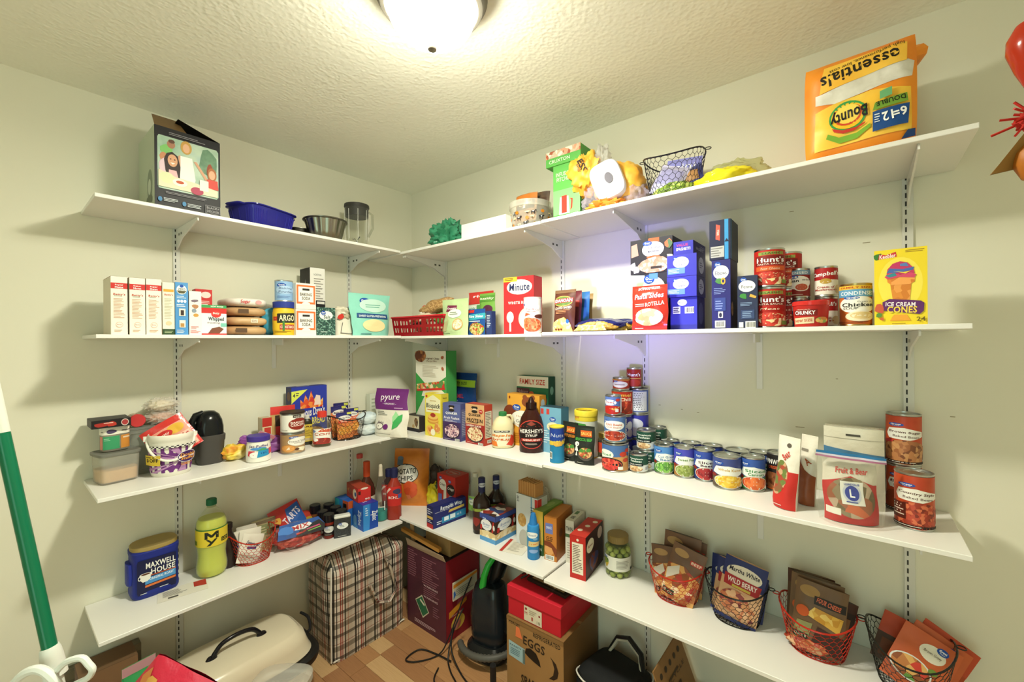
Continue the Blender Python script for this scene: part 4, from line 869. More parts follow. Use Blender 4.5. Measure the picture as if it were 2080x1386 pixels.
for k, (px, q, lb) in enumerate([(1215, .235, 'flat clear pasta bag with a navy label lying before the pouches'), (1262, .15, 'navy pasta bag lying behind the flat clear one')]):
    p = ony(px, 665, -q); W_ = .185 if k == 0 else .15
    t = thing('pasta_bag', lb, 'bag', (p.x, -q, z), 0, 'flat pasta bags')
    blob(t, 'pasta_fill', (0, 0, .021), (W_/2*.9, .055, .02), 'v#d8b04a#e6c66c#c49a38#b58a30:130', .12, 8, 14+k, 5, 0)
    blob(t, 'film_label', (.0, .012, .027), (W_/2*1.02, .058, .022), '#22285e:f', .16, 9, 20+k, 5, .004)
    prints(t, [('p', [(.1, .0), (.9, .0), (.8, .5), (.2, .5)], 'v#e0bc58#caa040#edd488:150'), BLOB(.5, .75, .08, .2, '#c99a58', 7, .3, 2), ('l', .1, .48, .9, .56, 1, '#e8e6f0')], W_*.9, .035, lambda a, b, o, W_=W_: (a-W_*.45, -.066+.02*(b/.035)-o, b+.003), 'front_print')
# boxed dinners
a = wr(z, 1285, 1358, 665, 556, .215)
t = carton('dinner_carton', 'lower pale green macaroni dinner carton', 'carton', a, .11, '#3a3844', [('r', 0, 0, 1, 1, '#2c2a34'), ('p', [(0, .45), (.5, .55), (.35, .98), (0, 1)], '#a8b8a4'), ('e', .6, .72, .32, .22, '#eef0ee'), GV(.48, .9, .3, .9), ('t', .62, .7, .4, .06, 'CHEDDAR', '#3a3a44', 0, 0, 1), ('t', .62, .62, .36, .06, 'HAVARTI', '#3a3a44', 0, 0, 1), ('r', .48, .9, .72, 1, '#5a8fd0'), ('r', 0, .1, .2, .5, '#8a3030')], group='dinner cartons')
zt = a[0].z+a[3]+.001; b = wr(zt, 1281, 1366, 555, 484, .215)
carton('dinner_carton', 'upper dark macaroni dinner carton with vegetables printed on it', 'carton', b, .11, '#26242a', [('r', 0, 0, 1, 1, '#24222a'), ('p', [(.02, .5), (.2, .55), (.16, .9), (.02, .85)], '#c49a84'), BLOB(.05, .25, .06, .12, '#e6e4e0', 8, .3, 2), BLOB(.15, .12, .07, .1, '#dcd8d4', 8, .3, 5), ('r', .44, .88, .7, 1, '#d0602e'), ('e', .55, .68, .26, .22, '#f0eff2'), GV(.42, .86, .22, 1.1), ('t', .56, .72, .34, .05, 'CALIFORNIA', '#3a3a44'), ('t', .56, .62, .26, .05, 'MACARONI', '#3a3a44', 0, 0, 1), ('e', .56, .46, .16, .04, '#d0602e'), BLOB(.6, .24, .38, .24, 'v#e0b49a#cf9a7c#ecccb4#c48a6a:110', 12, .12, 4), ('r', .5, .12, .76, .19, '#3a2f2a'), BLOB(.92, .78, .1, .14, 'v#b03a2c#3f6a3a#d8642c:50', 9, .2, 7), BLOB(.95, .4, .08, .1, '#e6ddcf', 8, .3, 9)], group='dinner cartons')
pouch('pasta_side_pouch', 'red pasta side dish pouch standing before the dinner cartons', 'pouch', wr(z, 1285, 1356, 670, 580, .28), .04, '#cf3a26:f', [('r', 0, .0, 1, .1, '#c92f2a'), ('t', .5, .93, .6, .06, 'BONUS SIZE!', '#fff4ee', 2, 0, 1), ('t', .52, .76, .8, .12, 'Pasta Sides', '#ffffff', 3, .15, 1), ('t', .68, .58, .5, .09, 'ROTELLA', '#ffe9c8', 6, .15, 1), ('l', .12, .52, .5, .6, 2, '#f6c8b4'), ('e', .5, .29, .4, .19, 'v#e8e0b4#d8cc8a#c2b878#f2ecd0:70'), ('l', .1, .03, .35, .06, 1, '#fbe6e0'), ('e', .07, .3, .06, .08, '#b02a2a')], 'pillow', seed=22)
BL = '#2f2f9e'
a = wr(z, 1362, 1416, 667, 604, .235)
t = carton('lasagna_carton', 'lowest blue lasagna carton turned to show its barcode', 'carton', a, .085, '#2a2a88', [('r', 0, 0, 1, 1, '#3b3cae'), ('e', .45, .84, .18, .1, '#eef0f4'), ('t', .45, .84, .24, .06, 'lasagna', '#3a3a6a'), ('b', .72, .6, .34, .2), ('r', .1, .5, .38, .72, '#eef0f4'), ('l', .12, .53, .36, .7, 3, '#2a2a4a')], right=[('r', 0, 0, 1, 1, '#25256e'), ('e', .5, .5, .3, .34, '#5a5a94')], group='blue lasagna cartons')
zz = a[0].z+a[3]+.001; hx = [(1354, 1414, 560, 'middle'), (1354, 1414, 516, 'upper')]
for k in range(2):
    b = wr(zz, 1355, 1415, 602-43*k, 562-45*k, .245)
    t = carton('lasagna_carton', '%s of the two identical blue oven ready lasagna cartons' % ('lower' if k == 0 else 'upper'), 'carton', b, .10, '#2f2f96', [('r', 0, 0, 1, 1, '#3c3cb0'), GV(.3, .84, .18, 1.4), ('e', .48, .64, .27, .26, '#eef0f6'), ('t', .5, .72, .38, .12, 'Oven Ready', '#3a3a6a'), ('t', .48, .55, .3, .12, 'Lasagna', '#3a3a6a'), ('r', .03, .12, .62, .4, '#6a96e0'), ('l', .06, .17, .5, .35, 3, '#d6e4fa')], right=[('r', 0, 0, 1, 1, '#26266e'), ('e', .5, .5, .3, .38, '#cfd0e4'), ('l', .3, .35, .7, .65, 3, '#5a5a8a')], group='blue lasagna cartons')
    zz = b[0].z+b[3]+.001
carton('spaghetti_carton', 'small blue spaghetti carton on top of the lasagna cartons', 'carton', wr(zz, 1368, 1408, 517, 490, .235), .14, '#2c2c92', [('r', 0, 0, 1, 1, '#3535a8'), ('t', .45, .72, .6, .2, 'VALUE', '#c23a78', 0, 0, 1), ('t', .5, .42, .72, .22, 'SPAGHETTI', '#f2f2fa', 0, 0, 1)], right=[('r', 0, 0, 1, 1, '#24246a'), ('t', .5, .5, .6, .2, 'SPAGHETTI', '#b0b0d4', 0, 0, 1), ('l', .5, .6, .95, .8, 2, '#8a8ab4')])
a = wr(z, 1446, 1484, 667, 528, .255)
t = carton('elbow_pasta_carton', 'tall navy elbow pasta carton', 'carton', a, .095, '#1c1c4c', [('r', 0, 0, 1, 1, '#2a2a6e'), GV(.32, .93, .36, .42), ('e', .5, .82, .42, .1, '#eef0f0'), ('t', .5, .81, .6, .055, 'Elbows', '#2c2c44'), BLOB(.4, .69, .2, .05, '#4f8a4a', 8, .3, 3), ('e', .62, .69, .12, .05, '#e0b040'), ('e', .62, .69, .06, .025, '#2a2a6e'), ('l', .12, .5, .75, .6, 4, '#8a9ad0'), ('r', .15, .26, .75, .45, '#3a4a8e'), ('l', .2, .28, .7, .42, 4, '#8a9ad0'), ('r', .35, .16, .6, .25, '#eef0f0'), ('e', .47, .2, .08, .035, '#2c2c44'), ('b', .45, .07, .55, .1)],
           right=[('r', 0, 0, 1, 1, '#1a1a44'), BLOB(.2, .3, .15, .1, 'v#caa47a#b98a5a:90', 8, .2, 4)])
zt = a[0].z+a[3]+.001; b = wr(zt, 1441, 1484, 522, 447, .255)
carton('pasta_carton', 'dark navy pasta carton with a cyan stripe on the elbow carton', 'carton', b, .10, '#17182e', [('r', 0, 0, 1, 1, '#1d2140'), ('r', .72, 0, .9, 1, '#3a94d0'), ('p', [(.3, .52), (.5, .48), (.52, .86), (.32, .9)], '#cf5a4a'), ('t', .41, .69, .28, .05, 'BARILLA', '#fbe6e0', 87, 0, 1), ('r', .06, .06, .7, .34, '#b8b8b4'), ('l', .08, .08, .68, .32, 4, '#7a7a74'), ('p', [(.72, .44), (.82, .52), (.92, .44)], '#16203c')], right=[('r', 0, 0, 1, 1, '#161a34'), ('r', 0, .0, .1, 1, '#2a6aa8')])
carton('penne_carton', 'shorter grey navy penne carton beside the sauce cans', 'carton', wr(z, 1498, 1539, 667, 560, .25), .05, '#22283c', [('r', 0, 0, 1, 1, '#2c3450'), GV(.3, .92, .34, .5), ('e', .48, .80, .42, .11, '#eef0ee'), ('t', .48, .79, .56, .06, 'Penne', '#2c2c34'), BLOB(.3, .61, .18, .06, '#3f8a3e', 8, .3, 3), ('p', [(.6, .6), (.9, .56), (.95, .6), (.65, .65)], '#d8a84a'), ('l', .15, .42, .9, .5, 3, '#7f96b8'), ('r', .18, .18, .85, .35, '#34446a'), ('l', .25, .2, .8, .33, 4, '#7f96b8'), ('b', .65, .07, .5, .13), ('r', .08, .02, .3, .12, '#dfe2e0')])
# sauce cans
def sauce(var): return [('r', 0, 0, 1, 1, '#b8261e'), ('r', .24, .86, .8, .95, '#8a9a4a'), ('t', .52, .905, .4, .05, 'CLASSIC', '#3a4a1c', 0, 0, 1), ('p', [(.16, .56), (.86, .56), (.86, .84), (.16, .84)], '#7c1d1a'), ('t', .51, .72, .62, .15, "Hunt's", '#ffffff', 0, 0, 1), ('t', .5, .595, .56, .045, 'PASTA SAUCE', '#f2dcd0', 0, 0, 1), ('r', .18, .40, .84, .53, '#cf5a2c' if var else '#a8221c'), ('t', .5, .465, .4, .06, 'Four Cheese' if var else 'Meat', '#f6dcc0', 0, .15), ('e', .5, .17, .42, .18, 'v#efe0b8#c8382a#e6cf9a#a82a1c:110'), ('e', .45, .27, .24, .1, 'v#c9382a#a8261e#d85a40:120'), ('r', .74, .03, .95, .14, '#6f8a3a')]
c, r, h = cyl(z, 1532, 1597, 665, 583, .2)
can('sauce_can', 'lower red pasta sauce can of the front stack', 'can', (c, r, h), '#b8261e', sauce(0), 0, 'pasta sauce cans')
can('sauce_can', 'upper red pasta sauce can of the front stack', 'can', (c+Vector((0, 0, h+.001)), r*.985, h*.95), '#b8261e', sauce(1), .05, 'pasta sauce cans')
c2 = c+Vector((.036, .085, 0))
can('sauce_can', 'lower sauce can hidden behind the front sauce stack', 'can', (c2, r*.94, h), '#b8261e', sauce(0), -.4, 'pasta sauce cans')
can('sauce_can', 'upper sauce can peeking behind the front sauce stack', 'can', (c2+Vector((0, 0, h+.001)), r*.94, h*.93), '#b8261e', sauce(1), -.4, 'pasta sauce cans')
c, r, h = cyl(z, 1603, 1647, 664, 606, .13)
can('soup_can', 'dark soup can under the bean soup can', 'can', (c, r, h), '#3a4a6a', [('r', .2, .6, .8, .9, '#cfd6dc'), ('e', .5, .35, .3, .2, '#8a2a2a')], 0, 'condensed soup cans')
can('soup_can', 'bean soup can with blue top band on another can', 'can', (c+Vector((0, 0, h+.001)), r, h*1.0), '#8c2a24', [('r', 0, .82, 1, 1, '#7ba4c4'), ('t', .45, .90, .62, .1, 'DENSED', '#f0f4f6', 0, 0, 1), ('e', .45, .52, .42, .26, '#f1efe8'), GV(.32, .74, .3, .7), ('t', .3, .60, .36, .12, 'Bean', '#2f2a28', 0, 0, 1), ('t', .7, .62, .26, .06, 'with Bacon', '#2f2a28'), ('e', .56, .34, .22, .16, '#f1ece0'), ('e', .56, .34, .18, .13, '#c05a40'), ('l', .1, .03, .9, .08, 1, '#e6c8b8')], 0, 'condensed soup cans')
c, r, h = cyl(z, 1655, 1703, 664, 603, .13)
camp = lambda t1, t2: [('r', 0, .55, 1, 1, '#a81f22'), ('r', 0, 0, 1, .55, '#e9e4d8'), ('t', .5, .76, .86, .2, "Campbell's", '#ffffff', 4, .2, 1), ('e', .5, .5, .16, .1, '#b9963c'), ('t', .5, .28, .5, .08, t1, '#a83a2c', 0, 0, 1), ('t', .5, .18, .66, .08, t2, '#a83a2c', 0, 0, 1), ('e', .9, .2, .14, .16, '#cdb48a')]
can('soup_can', 'lower red and white soup can behind the red tub', 'can', (c, r, h), '#a81f22', camp('Tomato', 'Soup'), -.35, 'condensed soup cans')
can('soup_can', 'upper red and white mushroom soup can', 'can', (c+Vector((0, 0, h+.001)), r, h), '#a81f22', camp('Cream of', 'Mushroom'), -.05, 'condensed soup cans')
c, r, h = cyl(z, 1609, 1687, 664, 612, .24)
t, s = lathe_thing('soup_tub', 'squat red microwave soup tub with a flat lid', 'tub', (c, r, h), [(.82, 0), (.86, .02), (.95, .8), (.97, .86), (.9, .9)], '#b3241f', 0, None, 'tub_body')
lid_part(t, 'lid', r, h*.86, h*1.03, '#c9302c:g')
wrap(t, s, [('p', [(.14, .56), (.62, .52), (.62, .86), (.14, .82)], '#7a1a18'), ('t', .38, .69, .4, .2, 'CHUNKY', '#ffffff', 0, 0, 1), ('t', .36, .85, .26, .06, 'Homestyle', '#fbe6d8', 0, .2), ('p', [(.14, .1), (.56, .14), (.56, .46), (.14, .42)], '#d8c4a0'), ('t', .35, .28, .36, .14, 'NEW SIZE', '#a8361e', 4, 0, 1), ('e', .72, .3, .14, .16, 'v#c87a3a#8aa04a#e0b060:120')], h*.04, h*.8, pi*r*.9)
c, r, h = cyl(z, 1705, 1773, 663, 575, .2)
can('soup_can', 'large family size chicken soup can with yellow top band', 'can', (c, r, h), '#c2642a', [('r', 0, .9, 1, 1, '#e4b83a'), ('t', .5, .95, .66, .05, 'FAMILY SIZE', '#b03a1c', 0, 0, 1), ('r', 0, .7, 1, .9, '#5f9ac0'), ('t', .55, .8, .76, .1, 'CONDENSED', '#f0f6fa', 0, 0, 1), ('e', .56, .5, .42, .22, '#f1ede2'), GV(.42, .68, .32, .42), ('t', .55, .5, .66, .1, 'Chicken', '#2c2a28', 0, 0, 1), ('t', .4, .41, .3, .06, 'SOUP', '#2c2a28'), ('t', .68, .58, .3, .035, 'Cream of', '#2c2a28'), ('e', .6, .2, .3, .13, '#efe0c0'), ('e', .62, .22, .22, .09, '#e0c48a'), ('l', .1, .02, .9, .07, 2, '#6a2a14')], 0, lid='#b9a26a:m')
pl = wr(z, 1776, 1884, 659, 505, .235)
carton('cone_carton', 'yellow ice cream cone carton at the shelf end', 'carton', pl, .075, '#d8b92a',
       [('r', 0, 0, 1, 1, '#edd32e'), ('e', .5, .55, .42, .34, '#f3df55'), BLOB(.07, .92, .07, .05, '#3f7a34', 9, .3, 2), ('p', [(.08, .88), (.44, .9), (.42, .965), (.24, .93), (.1, .95)], '#cc3a3c'), ('t', .26, .915, .32, .055, 'Keebler', '#fbeee6', 4, .15, 1), ('l', .6, .94, .96, .98, 2, '#a88a2a'),
        ('p', [(.30, .60), (.72, .60), (.68, .33), (.36, .33)], 'v#dd8a2c#d07a20#e89a44:80'), ('p', [(.38, .14), (.62, .14), (.70, .06), (.30, .06)], '#e8a23a'), ('p', [(.24, .66), (.78, .66), (.77, .56), (.68, .53), (.34, .53), (.26, .57)], 'v#e0872c#d47a24#eea050:70'),
        ('p', [(.24, .66), (.26, .74), (.36, .81), (.5, .835), (.64, .81), (.74, .74), (.77, .67)], '#c23a68'), ('p', [(.24, .69), (.3, .75), (.55, .73), (.76, .75), (.74, .71), (.5, .69)], '#4a6ab0'), ('p', [(.5, .8), (.62, .81), (.66, .76), (.5, .77)], '#5a7ab8'), ('p', [(.2, .64), (.3, .69), (.5, .66), (.7, .68), (.8, .65), (.76, .61), (.5, .63), (.26, .61)], '#d24a6e'), ('p', [(.22, .66), (.4, .69), (.44, .65), (.3, .63)], '#3a8a94'), ('p', [(.36, .715), (.56, .69), (.7, .70), (.6, .67)], '#e8d44a'),
        ('p', [(.16, .2), (.86, .14), (.93, .18), (.94, .28), (.88, .31), (.3, .35), (.16, .31)], '#5f2a68'), ('t', .5, .275, .56, .055, 'ICE CREAM', '#f6ecf2', -3, 0, 1), ('t', .53, .205, .56, .085, 'CONES', '#f2d24a', -2, 0, 1), BLOB(.1, .22, .08, .06, '#c85a3c', 9, .3, 5), BLOB(.08, .14, .06, .03, '#5a8a3a', 8, .3, 6), BLOB(.14, .09, .05, .02, '#c8643c', 7, .3, 8), ('t', .88, .08, .16, .055, '24', '#6a5a1c', 0, 0, 1), ('l', .34, .015, .66, .035, 1, '#a88a2a')], turn=-.04)
# ================================================================== third shelves
z = ZL[2]
# food keeper with brown sugar
a, b = onz(206, 990, z), onz(286, 972, z)   # front bottom corners
rz = atan2(b.y-a.y, b.x-a.x); W_ = (b-a).length; H_ = .135; D_ = .10
H_ = wa(z, (206, 990), (286, 972), 918)[3]
ctr = loc_of((a+b)/2, rz, 0, D_/2)
t = thing('food_keeper', 'frosted food container half full of brown sugar with a grey lid', 'container', (ctr[0], ctr[1], z), rz)
MB().loft([(W_*.46, D_*.44, 0, 5), (W_*.5, D_*.5, .006, 5), (W_*.53, D_*.53, H_*.94, 5)], '#e6e2d6:t', 40, (1, 0)).build('container_body', t)
MB().loft([(W_*.47, D_*.47, .008, 5), (W_*.485, D_*.485, H_*.38, 5), (W_*.48, D_*.48, H_*.44, 5)], 'w#c99a68#d8ac7a:40', 40).build('brown_sugar_fill', t)
MB().loft([(W_*.56, D_*.56, H_*.90, 5), (W_*.57, D_*.57, H_*.94, 5), (W_*.57, D_*.57, H_*.985, 5), (W_*.54, D_*.54, H_, 5), (W_*.48, D_*.48, H_-.003, 5)], '#77776f', 40).build('lid', t)
kz = z+H_
# sprinkle shaker on it
t = thing('sprinkle_shaker', 'clear sprinkle shaker with white lid and green and orange compartments', 'jar', (ctr[0]-.008, ctr[1]-.002, kz+.001), rz)
r = W_*.36; h = .085
s = [(r*.94, r*.62, 0, 3), (r, r*.66, .004, 3), (r, r*.66, h*.72, 3)]
MB().loft(s, '#d8cfc0:t', 32).build('jar_body', t)
lid_part(t, 'lid', r*1.03, h*.68, h, '#ece8da', 32, 3, .66)
wrap(t, s, [('r', .16, .05, .52, .9, '#3f9a6a'), ('r', .54, .05, .9, .9, '#d08a3c'), ('r', .0, .05, .14, .9, '#d88a7a'), ('l', .2, .6, .48, .8, 2, '#9ad0b0'), ('r', .58, .7, .86, .8, '#e8d0b0')], .004, h*.68, pi*r*.9)
wrap(t, [(r*1.03, r*.68, h*.68, 3), (r*1.03, r*.68, h, 3)], [('e', .4, .45, .1, .3, '#54486a'), ('l', .55, .35, .9, .6, 1, '#4a4450'), ('l', .08, .35, .25, .55, 1, '#6a6460')], h*.68, h*.97, pi*r*.9, name='lid_print')
# second container behind with grey lid; red lidded jar; bags on top
p = onz(300, 945, z); p = Vector((.046, onx(306, 900, .06).y, z))
t = thing('food_keeper', 'frosted food container with a pale lid behind the purple bucket', 'container', p, pi/2)
MB().loft([(.075, .034, 0, 5), (.08, .037, .006, 5), (.084, .04, .165, 5)], '#c6c9c0:t', 36, (1, 0)).build('container_body', t)
MB().loft([(.087, .043, .155, 5), (.089, .044, .17, 5), (.08, .038, .176, 5)], '#b9bab2:t', 36).build('lid', t)
MB().box(.03, -.0410, .09, .06, -.0392, .12, '#4a7a84').build('lid_label', t, 0)
zb = z+.177
t = thing('spice_jar', 'small jar lying with its red lid forward on a food container', 'jar', (.048, p.y-.04, zb), pi/2)
o = MB().loft([(.021, .021, .012), (.022, .022, .07)], '#c9b8a8:t', 24).build('jar_body', t); o.matrix_local = Matrix.Translation((0, -.03, .0225)) @ Matrix.Rotation(radians(-90), 4, 'X')
o = MB().loft([(.022, .022, 0), (.0235, .0235, .002), (.0235, .0235, .014)], '#c93a3c', 24).build('lid', t); o.matrix_local = Matrix.Translation((0, -.032, .0235)) @ Matrix.Rotation(radians(-90), 4, 'X')
for k in range(2):
    t = thing('baking_bag', ['clear bag of pink baking pieces under another bag', 'clear bag of pale baking pieces piled highest'][k], 'bag', (.05, p.y+.035, zb+.047*k), pi/2, 'clear baking bags')
    blob(t, 'bag_fill', (0, 0, .022), (.04, .03, .02), ['w#cf9a84#e0b8a4:20', 'w#e6d6b8#efe6d2:20'][k], .15, 8, k+60, 4, .001)
    blob(t, 'clear_film', (0, 0, .026), (.047, .037, .025), '#f2eee6:t', .4, 16, k+66, 5, .0005)
# flat black box
pl = wl(kz+.087, 182, 262, 850, 832, .10)
carton('glow_stick_box', 'flat black box with red lettering above the sprinkle shaker', 'box', (Vector((.135, pl[0].y, kz+.0875)), pi/2, pl[2], .028), .10, '#1d1b1c', [('r', 0, 0, 1, 1, '#1f1c1e'), BLOB(.25, .45, .16, .3, '#a8302a', 9, .3, 2), BLOB(.5, .5, .14, .3, '#b8382c', 9, .3, 4), ('l', .3, .5, .62, .7, 1, '#e8c8b8'), ('e', .84, .5, .10, .42, '#d8c8c0'), ('e', .84, .5, .08, .34, '#a83a3c')])
# purple and white bucket with packet
c, r, h = cyl(z, 297, 392, 970, 885)
t, s = lathe_thing('ice_cream_bucket', 'white bucket with purple sunburst print, chequer band and bail handle', 'bucket', (c, r, h), [(.83, 0), (.86, .015), (.89, .1), (.97, .8), (.975, .84), (1.0, .86), (1.01, .93), (1.0, .985), (.97, 1.0), (.95, .98), (.87, .4)], '#e6e2d4', 0, None, 'bucket_body')
it = [('r', 0, .0, 1, .86, '#6a2f78')]
for k in range(22):
    a0 = 2*pi*k/22; 
    if k % 2 == 0: it.append(('p', [(.72, .42), (.72+.9*cos(a0), .42+1.1*sin(a0)), (.72+.9*cos(a0+.16), .42+1.1*sin(a0+.16))], '#b888b8'))
it = [q if q[0] != 'p' else ('p', [(min(1, max(0, u)), min(.84, max(.0, v))) for u, v in q[1]], q[2]) for q in it]
for i in range(30):
    for j in range(2): it.append(('r', i/30, .86+.035*j, (i+1)/30, .895+.035*j, '#f0ede4' if (i+j) % 2 else '#1e1c20'))
it += [('p', [(.1, .3), (.36, .28), (.37, .62), (.1, .64)], '#d8b83a'), ('t', .24, .46, .2, .14, '$ OFF', '#2c2418', 0, 0, 1), ('l', .13, .54, .34, .6, 1, '#2c2418'), ('e', .72, .5, .15, .2, '#e9e2ee'), ('e', .72, .5, .14, .185, '#3c1c5c'), ('t', .73, .56, .24, .11, 'Double', '#e8a03c', 0, .15, 1), ('t', .73, .44, .22, .1, 'Stuffed', '#e8a03c', 0, .15, 1), ('l', .62, .2, .86, .3, 2, '#d88a3a')]
wrap(t, s, it, h*.1, h*.80, pi*r*.93, L=.03)
R0 = r*1.02
MB().tube([(R0*cos(a_)*1.0, -R0*abs(sin(a_))*1.0-.002, h*.9-.5*h*sin(a_)) for a_ in [i*pi/20 for i in range(21)]], .0045, '#ece9de', 8).build('bail_handle', t)
for sx in (-1, 1): MB().loft([(.011, .006, h*.84, 4, sx*(R0-.001)), (.011, .006, h*.96, 4, sx*(R0-.001))], '#ece9de', 12).build('handle_boss', t)
pouch('cookie_mix_packet', 'red and yellow cookie mix packet sticking out of the bucket', 'packet', (Vector((*loc_of((c.x, c.y), cam_turn(c), .038, -.012), z+h*.46)), cam_turn(c), .142, .14), .03, '#cf3a34:f', [('r', .06, .05, .94, .82, '#e8a08a'), ('r', .08, .08, .92, .5, '#eec2b0'), ('e', .7, .68, .2, .13, '#e3b23a'), ('e', .42, .66, .2, .11, '#c9302c'), ('t', .42, .66, .26, .08, 'Betty', '#fbe9e2', 0, .15, 1), ('p', [(.1, .6), (.3, .4), (.36, .44), (.18, .64)], '#efe6d8'), ('t', .56, .38, .66, .16, 'Classic', '#b8322c', 8, .2, 1), ('r', .42, .2, .9, .27, '#4a6a48'), ('e', .82, .3, .05, .03, '#6a9ad0')], 'flat', -.3, seed=31, roll=-.55)
# dark canister / dispenser
a, b = onz(398, 948, z), onz(452, 938, z); ctr = Vector(((a+b)/2)); rz = cam_turn(ctr); 
c, r, h = cyl(z, 388, 456, 946, 838); 
t = thing('scoop_dispenser', 'black domed dispenser with a dark grey base', 'dispenser', (c.x, c.y, z), rz+.25)
MB().loft([(r*.72, r*.80, 0, 4), (r*.78, r*.86, .006, 4), (r*.86, r*.95, h*.42, 4), (r*.9, r, h*.44, 4), (r*.92, r*1.02, h*.54, 4), (r*.88, r*.97, h*.55, 4)], '#4a4744', 36).build('base_tub', t)
MB().loft([(r*.84, r*.95, h*.545, 3.2), (r*.84, r*.95, h*.7, 3), (r*.78, r*.9, h*.82, 2.6), (r*.62, r*.75, h*.93, 2.3), (r*.35, r*.45, h*.99, 2), (r*.05, r*.07, h, 2)], '#15181a:g', 36).build('dome_lid', t)
MB().tube([(-r*.35, 0, h*.96), (-r*.8, .0, h*.93), (-r*1.05, 0, h*.80), (-r*.95, 0, h*.66)], .012, '#15181a:g', 10).build('handle', t)
# candy bags
p = onz(478, 935, z)
t = thing('candy_bag', 'yellow and red candy bag lying beside the dispenser', 'bag', (p.x-.02, p.y, z), pi/2)
blob(t, 'bag_body', (0, 0, .03), (.05, .04, .032), 'w#d8462c#e8c83a#e6d89a:14', .3, 9, 3, 5, 0)
p = onz(500, 915, z)
t = thing('candy_bag', 'purple candy bag lying behind the marshmallow jar', 'bag', (.12, p.y+.045, z), pi/2)
blob(t, 'bag_body', (0, 0, .036), (.105, .035, .036), 'w#7a3a86#9a5aa4:14', .35, 9, 4, 5, 0)
blob(t, 'bag_corner', (-.085, -.01, .07), (.03, .012, .022), '#8a4a96:f', .4, 9, 2, 4)
t = thing('candy_packet', 'small grey and pink packet tip showing above the purple bag', 'packet', (.14, p.y+.01, z+.05), pi/2, None, (.3, .5, pi/2))
MB().box(-.035, -.006, 0, .035, .006, .05, '#b9a8ae', .004).build('packet_body', t, 0); MB().box(-.035, -.0066, .035, .035, -.006, .05, '#c87a8a').build('band_print', t, 0)
# marshmallow creme jar
c, r, h = cyl(z, 497, 549, 941, 892)
t, s = lathe_thing('marshmallow_jar', 'squat white marshmallow jar with a purple lid', 'jar', (c, r, h), [(.9, 0), (1, .04), (1, .3), (.97, .6), (.88, .84), (.86, .9)], '#e9e5da', 0, None, 'jar_body')
lid_part(t, 'lid', r*.93, h*.86, h*1.07, '#42308e')
wrap(t, s, [('t', .5, .78, .56, .16, 'Jet-Puffed', '#5a4a78', 0, .1, 1), ('e', .5, .66, .22, .08, '#4f8fd0'), ('p', [(.2, .3), (.42, .22), (.4, .56), (.22, .56)], '#cf3a48'), ('e', .4, .34, .14, .16, '#f6f4ee'), ('p', [(.46, .2), (.8, .28), (.78, .6), (.5, .6)], '#2f8fc0'), ('r', .56, .38, .7, .46, '#1f4f96'), ('p', [(.78, .3), (.92, .36), (.9, .66), (.78, .62)], '#d24a58'), ('p', [(.44, .56), (.6, .7), (.76, .58)], '#4aa06a')], h*.06, h*.84, pi*r)
# cocoa can on vanilla can
c, r, h = cyl(z, 567, 618, 924, 882)
can('cappuccino_can', 'tan french vanilla drink can under the cocoa can', 'can', (c, r, h), '#a5825a', [('r', 0, 0, 1, 1, 'w#a07c52#b8946a:10'), GV(.5, .86, .26, .8), ('e', .68, .62, .34, .24, '#ece8de'), ('t', .66, .64, .56, .11, 'French Vanilla', '#5a4a4a', 0, 0), ('l', .5, .52, .84, .57, 1, '#8a7a7a'), ('e', .34, .26, .2, .2, '#c8843c'), ('e', .34, .26, .17, .17, '#d89a54'), ('p', [(.3, .18), (.4, .22), (.38, .36), (.33, .26)], '#f0e2c8'), BLOB(.72, .18, .16, .12, '#efe6c8', 9, .3, 3), ('e', .58, .2, .06, .06, '#5a3a2a')], .1)
zt = z+h+.001
can('cocoa_can', 'white baking cocoa can with a brown lid on the tan can', 'can', (Vector((c.x, c.y, zt)), r*.98, h*.95), '#e9e4da', [('r', 0, 0, 1, 1, '#ece8de'), ('r', .48, .84, .72, 1, '#3a3428'), ('t', .6, .92, .18, .08, 'Rodelle', '#d8d4c8', 0, .1), BLOB(.68, .5, .24, .34, '#7a3226', 12, .06, 2), ('e', .62, .45, .26, .34, '#8c2a1e'), ('t', .62, .56, .4, .1, 'BAKING', '#f6ece4', 0, 0, 1), ('t', .62, .42, .4, .15, 'COCOA', '#f6ece4', 0, 0, 1), ('l', .42, .32, .8, .36, 1, '#e0b8a8'), ('l', .12, .08, .34, .16, 2, '#b9b2a6')], .1)
o = bpy.data.objects[-1] if False else None
t = [q for q in COL.objects if q.name.startswith('cocoa_can') and q.type == 'EMPTY'][0]; lid_part(t, 'lid', r*1.02, h*.93, h*1.02, '#33261f')
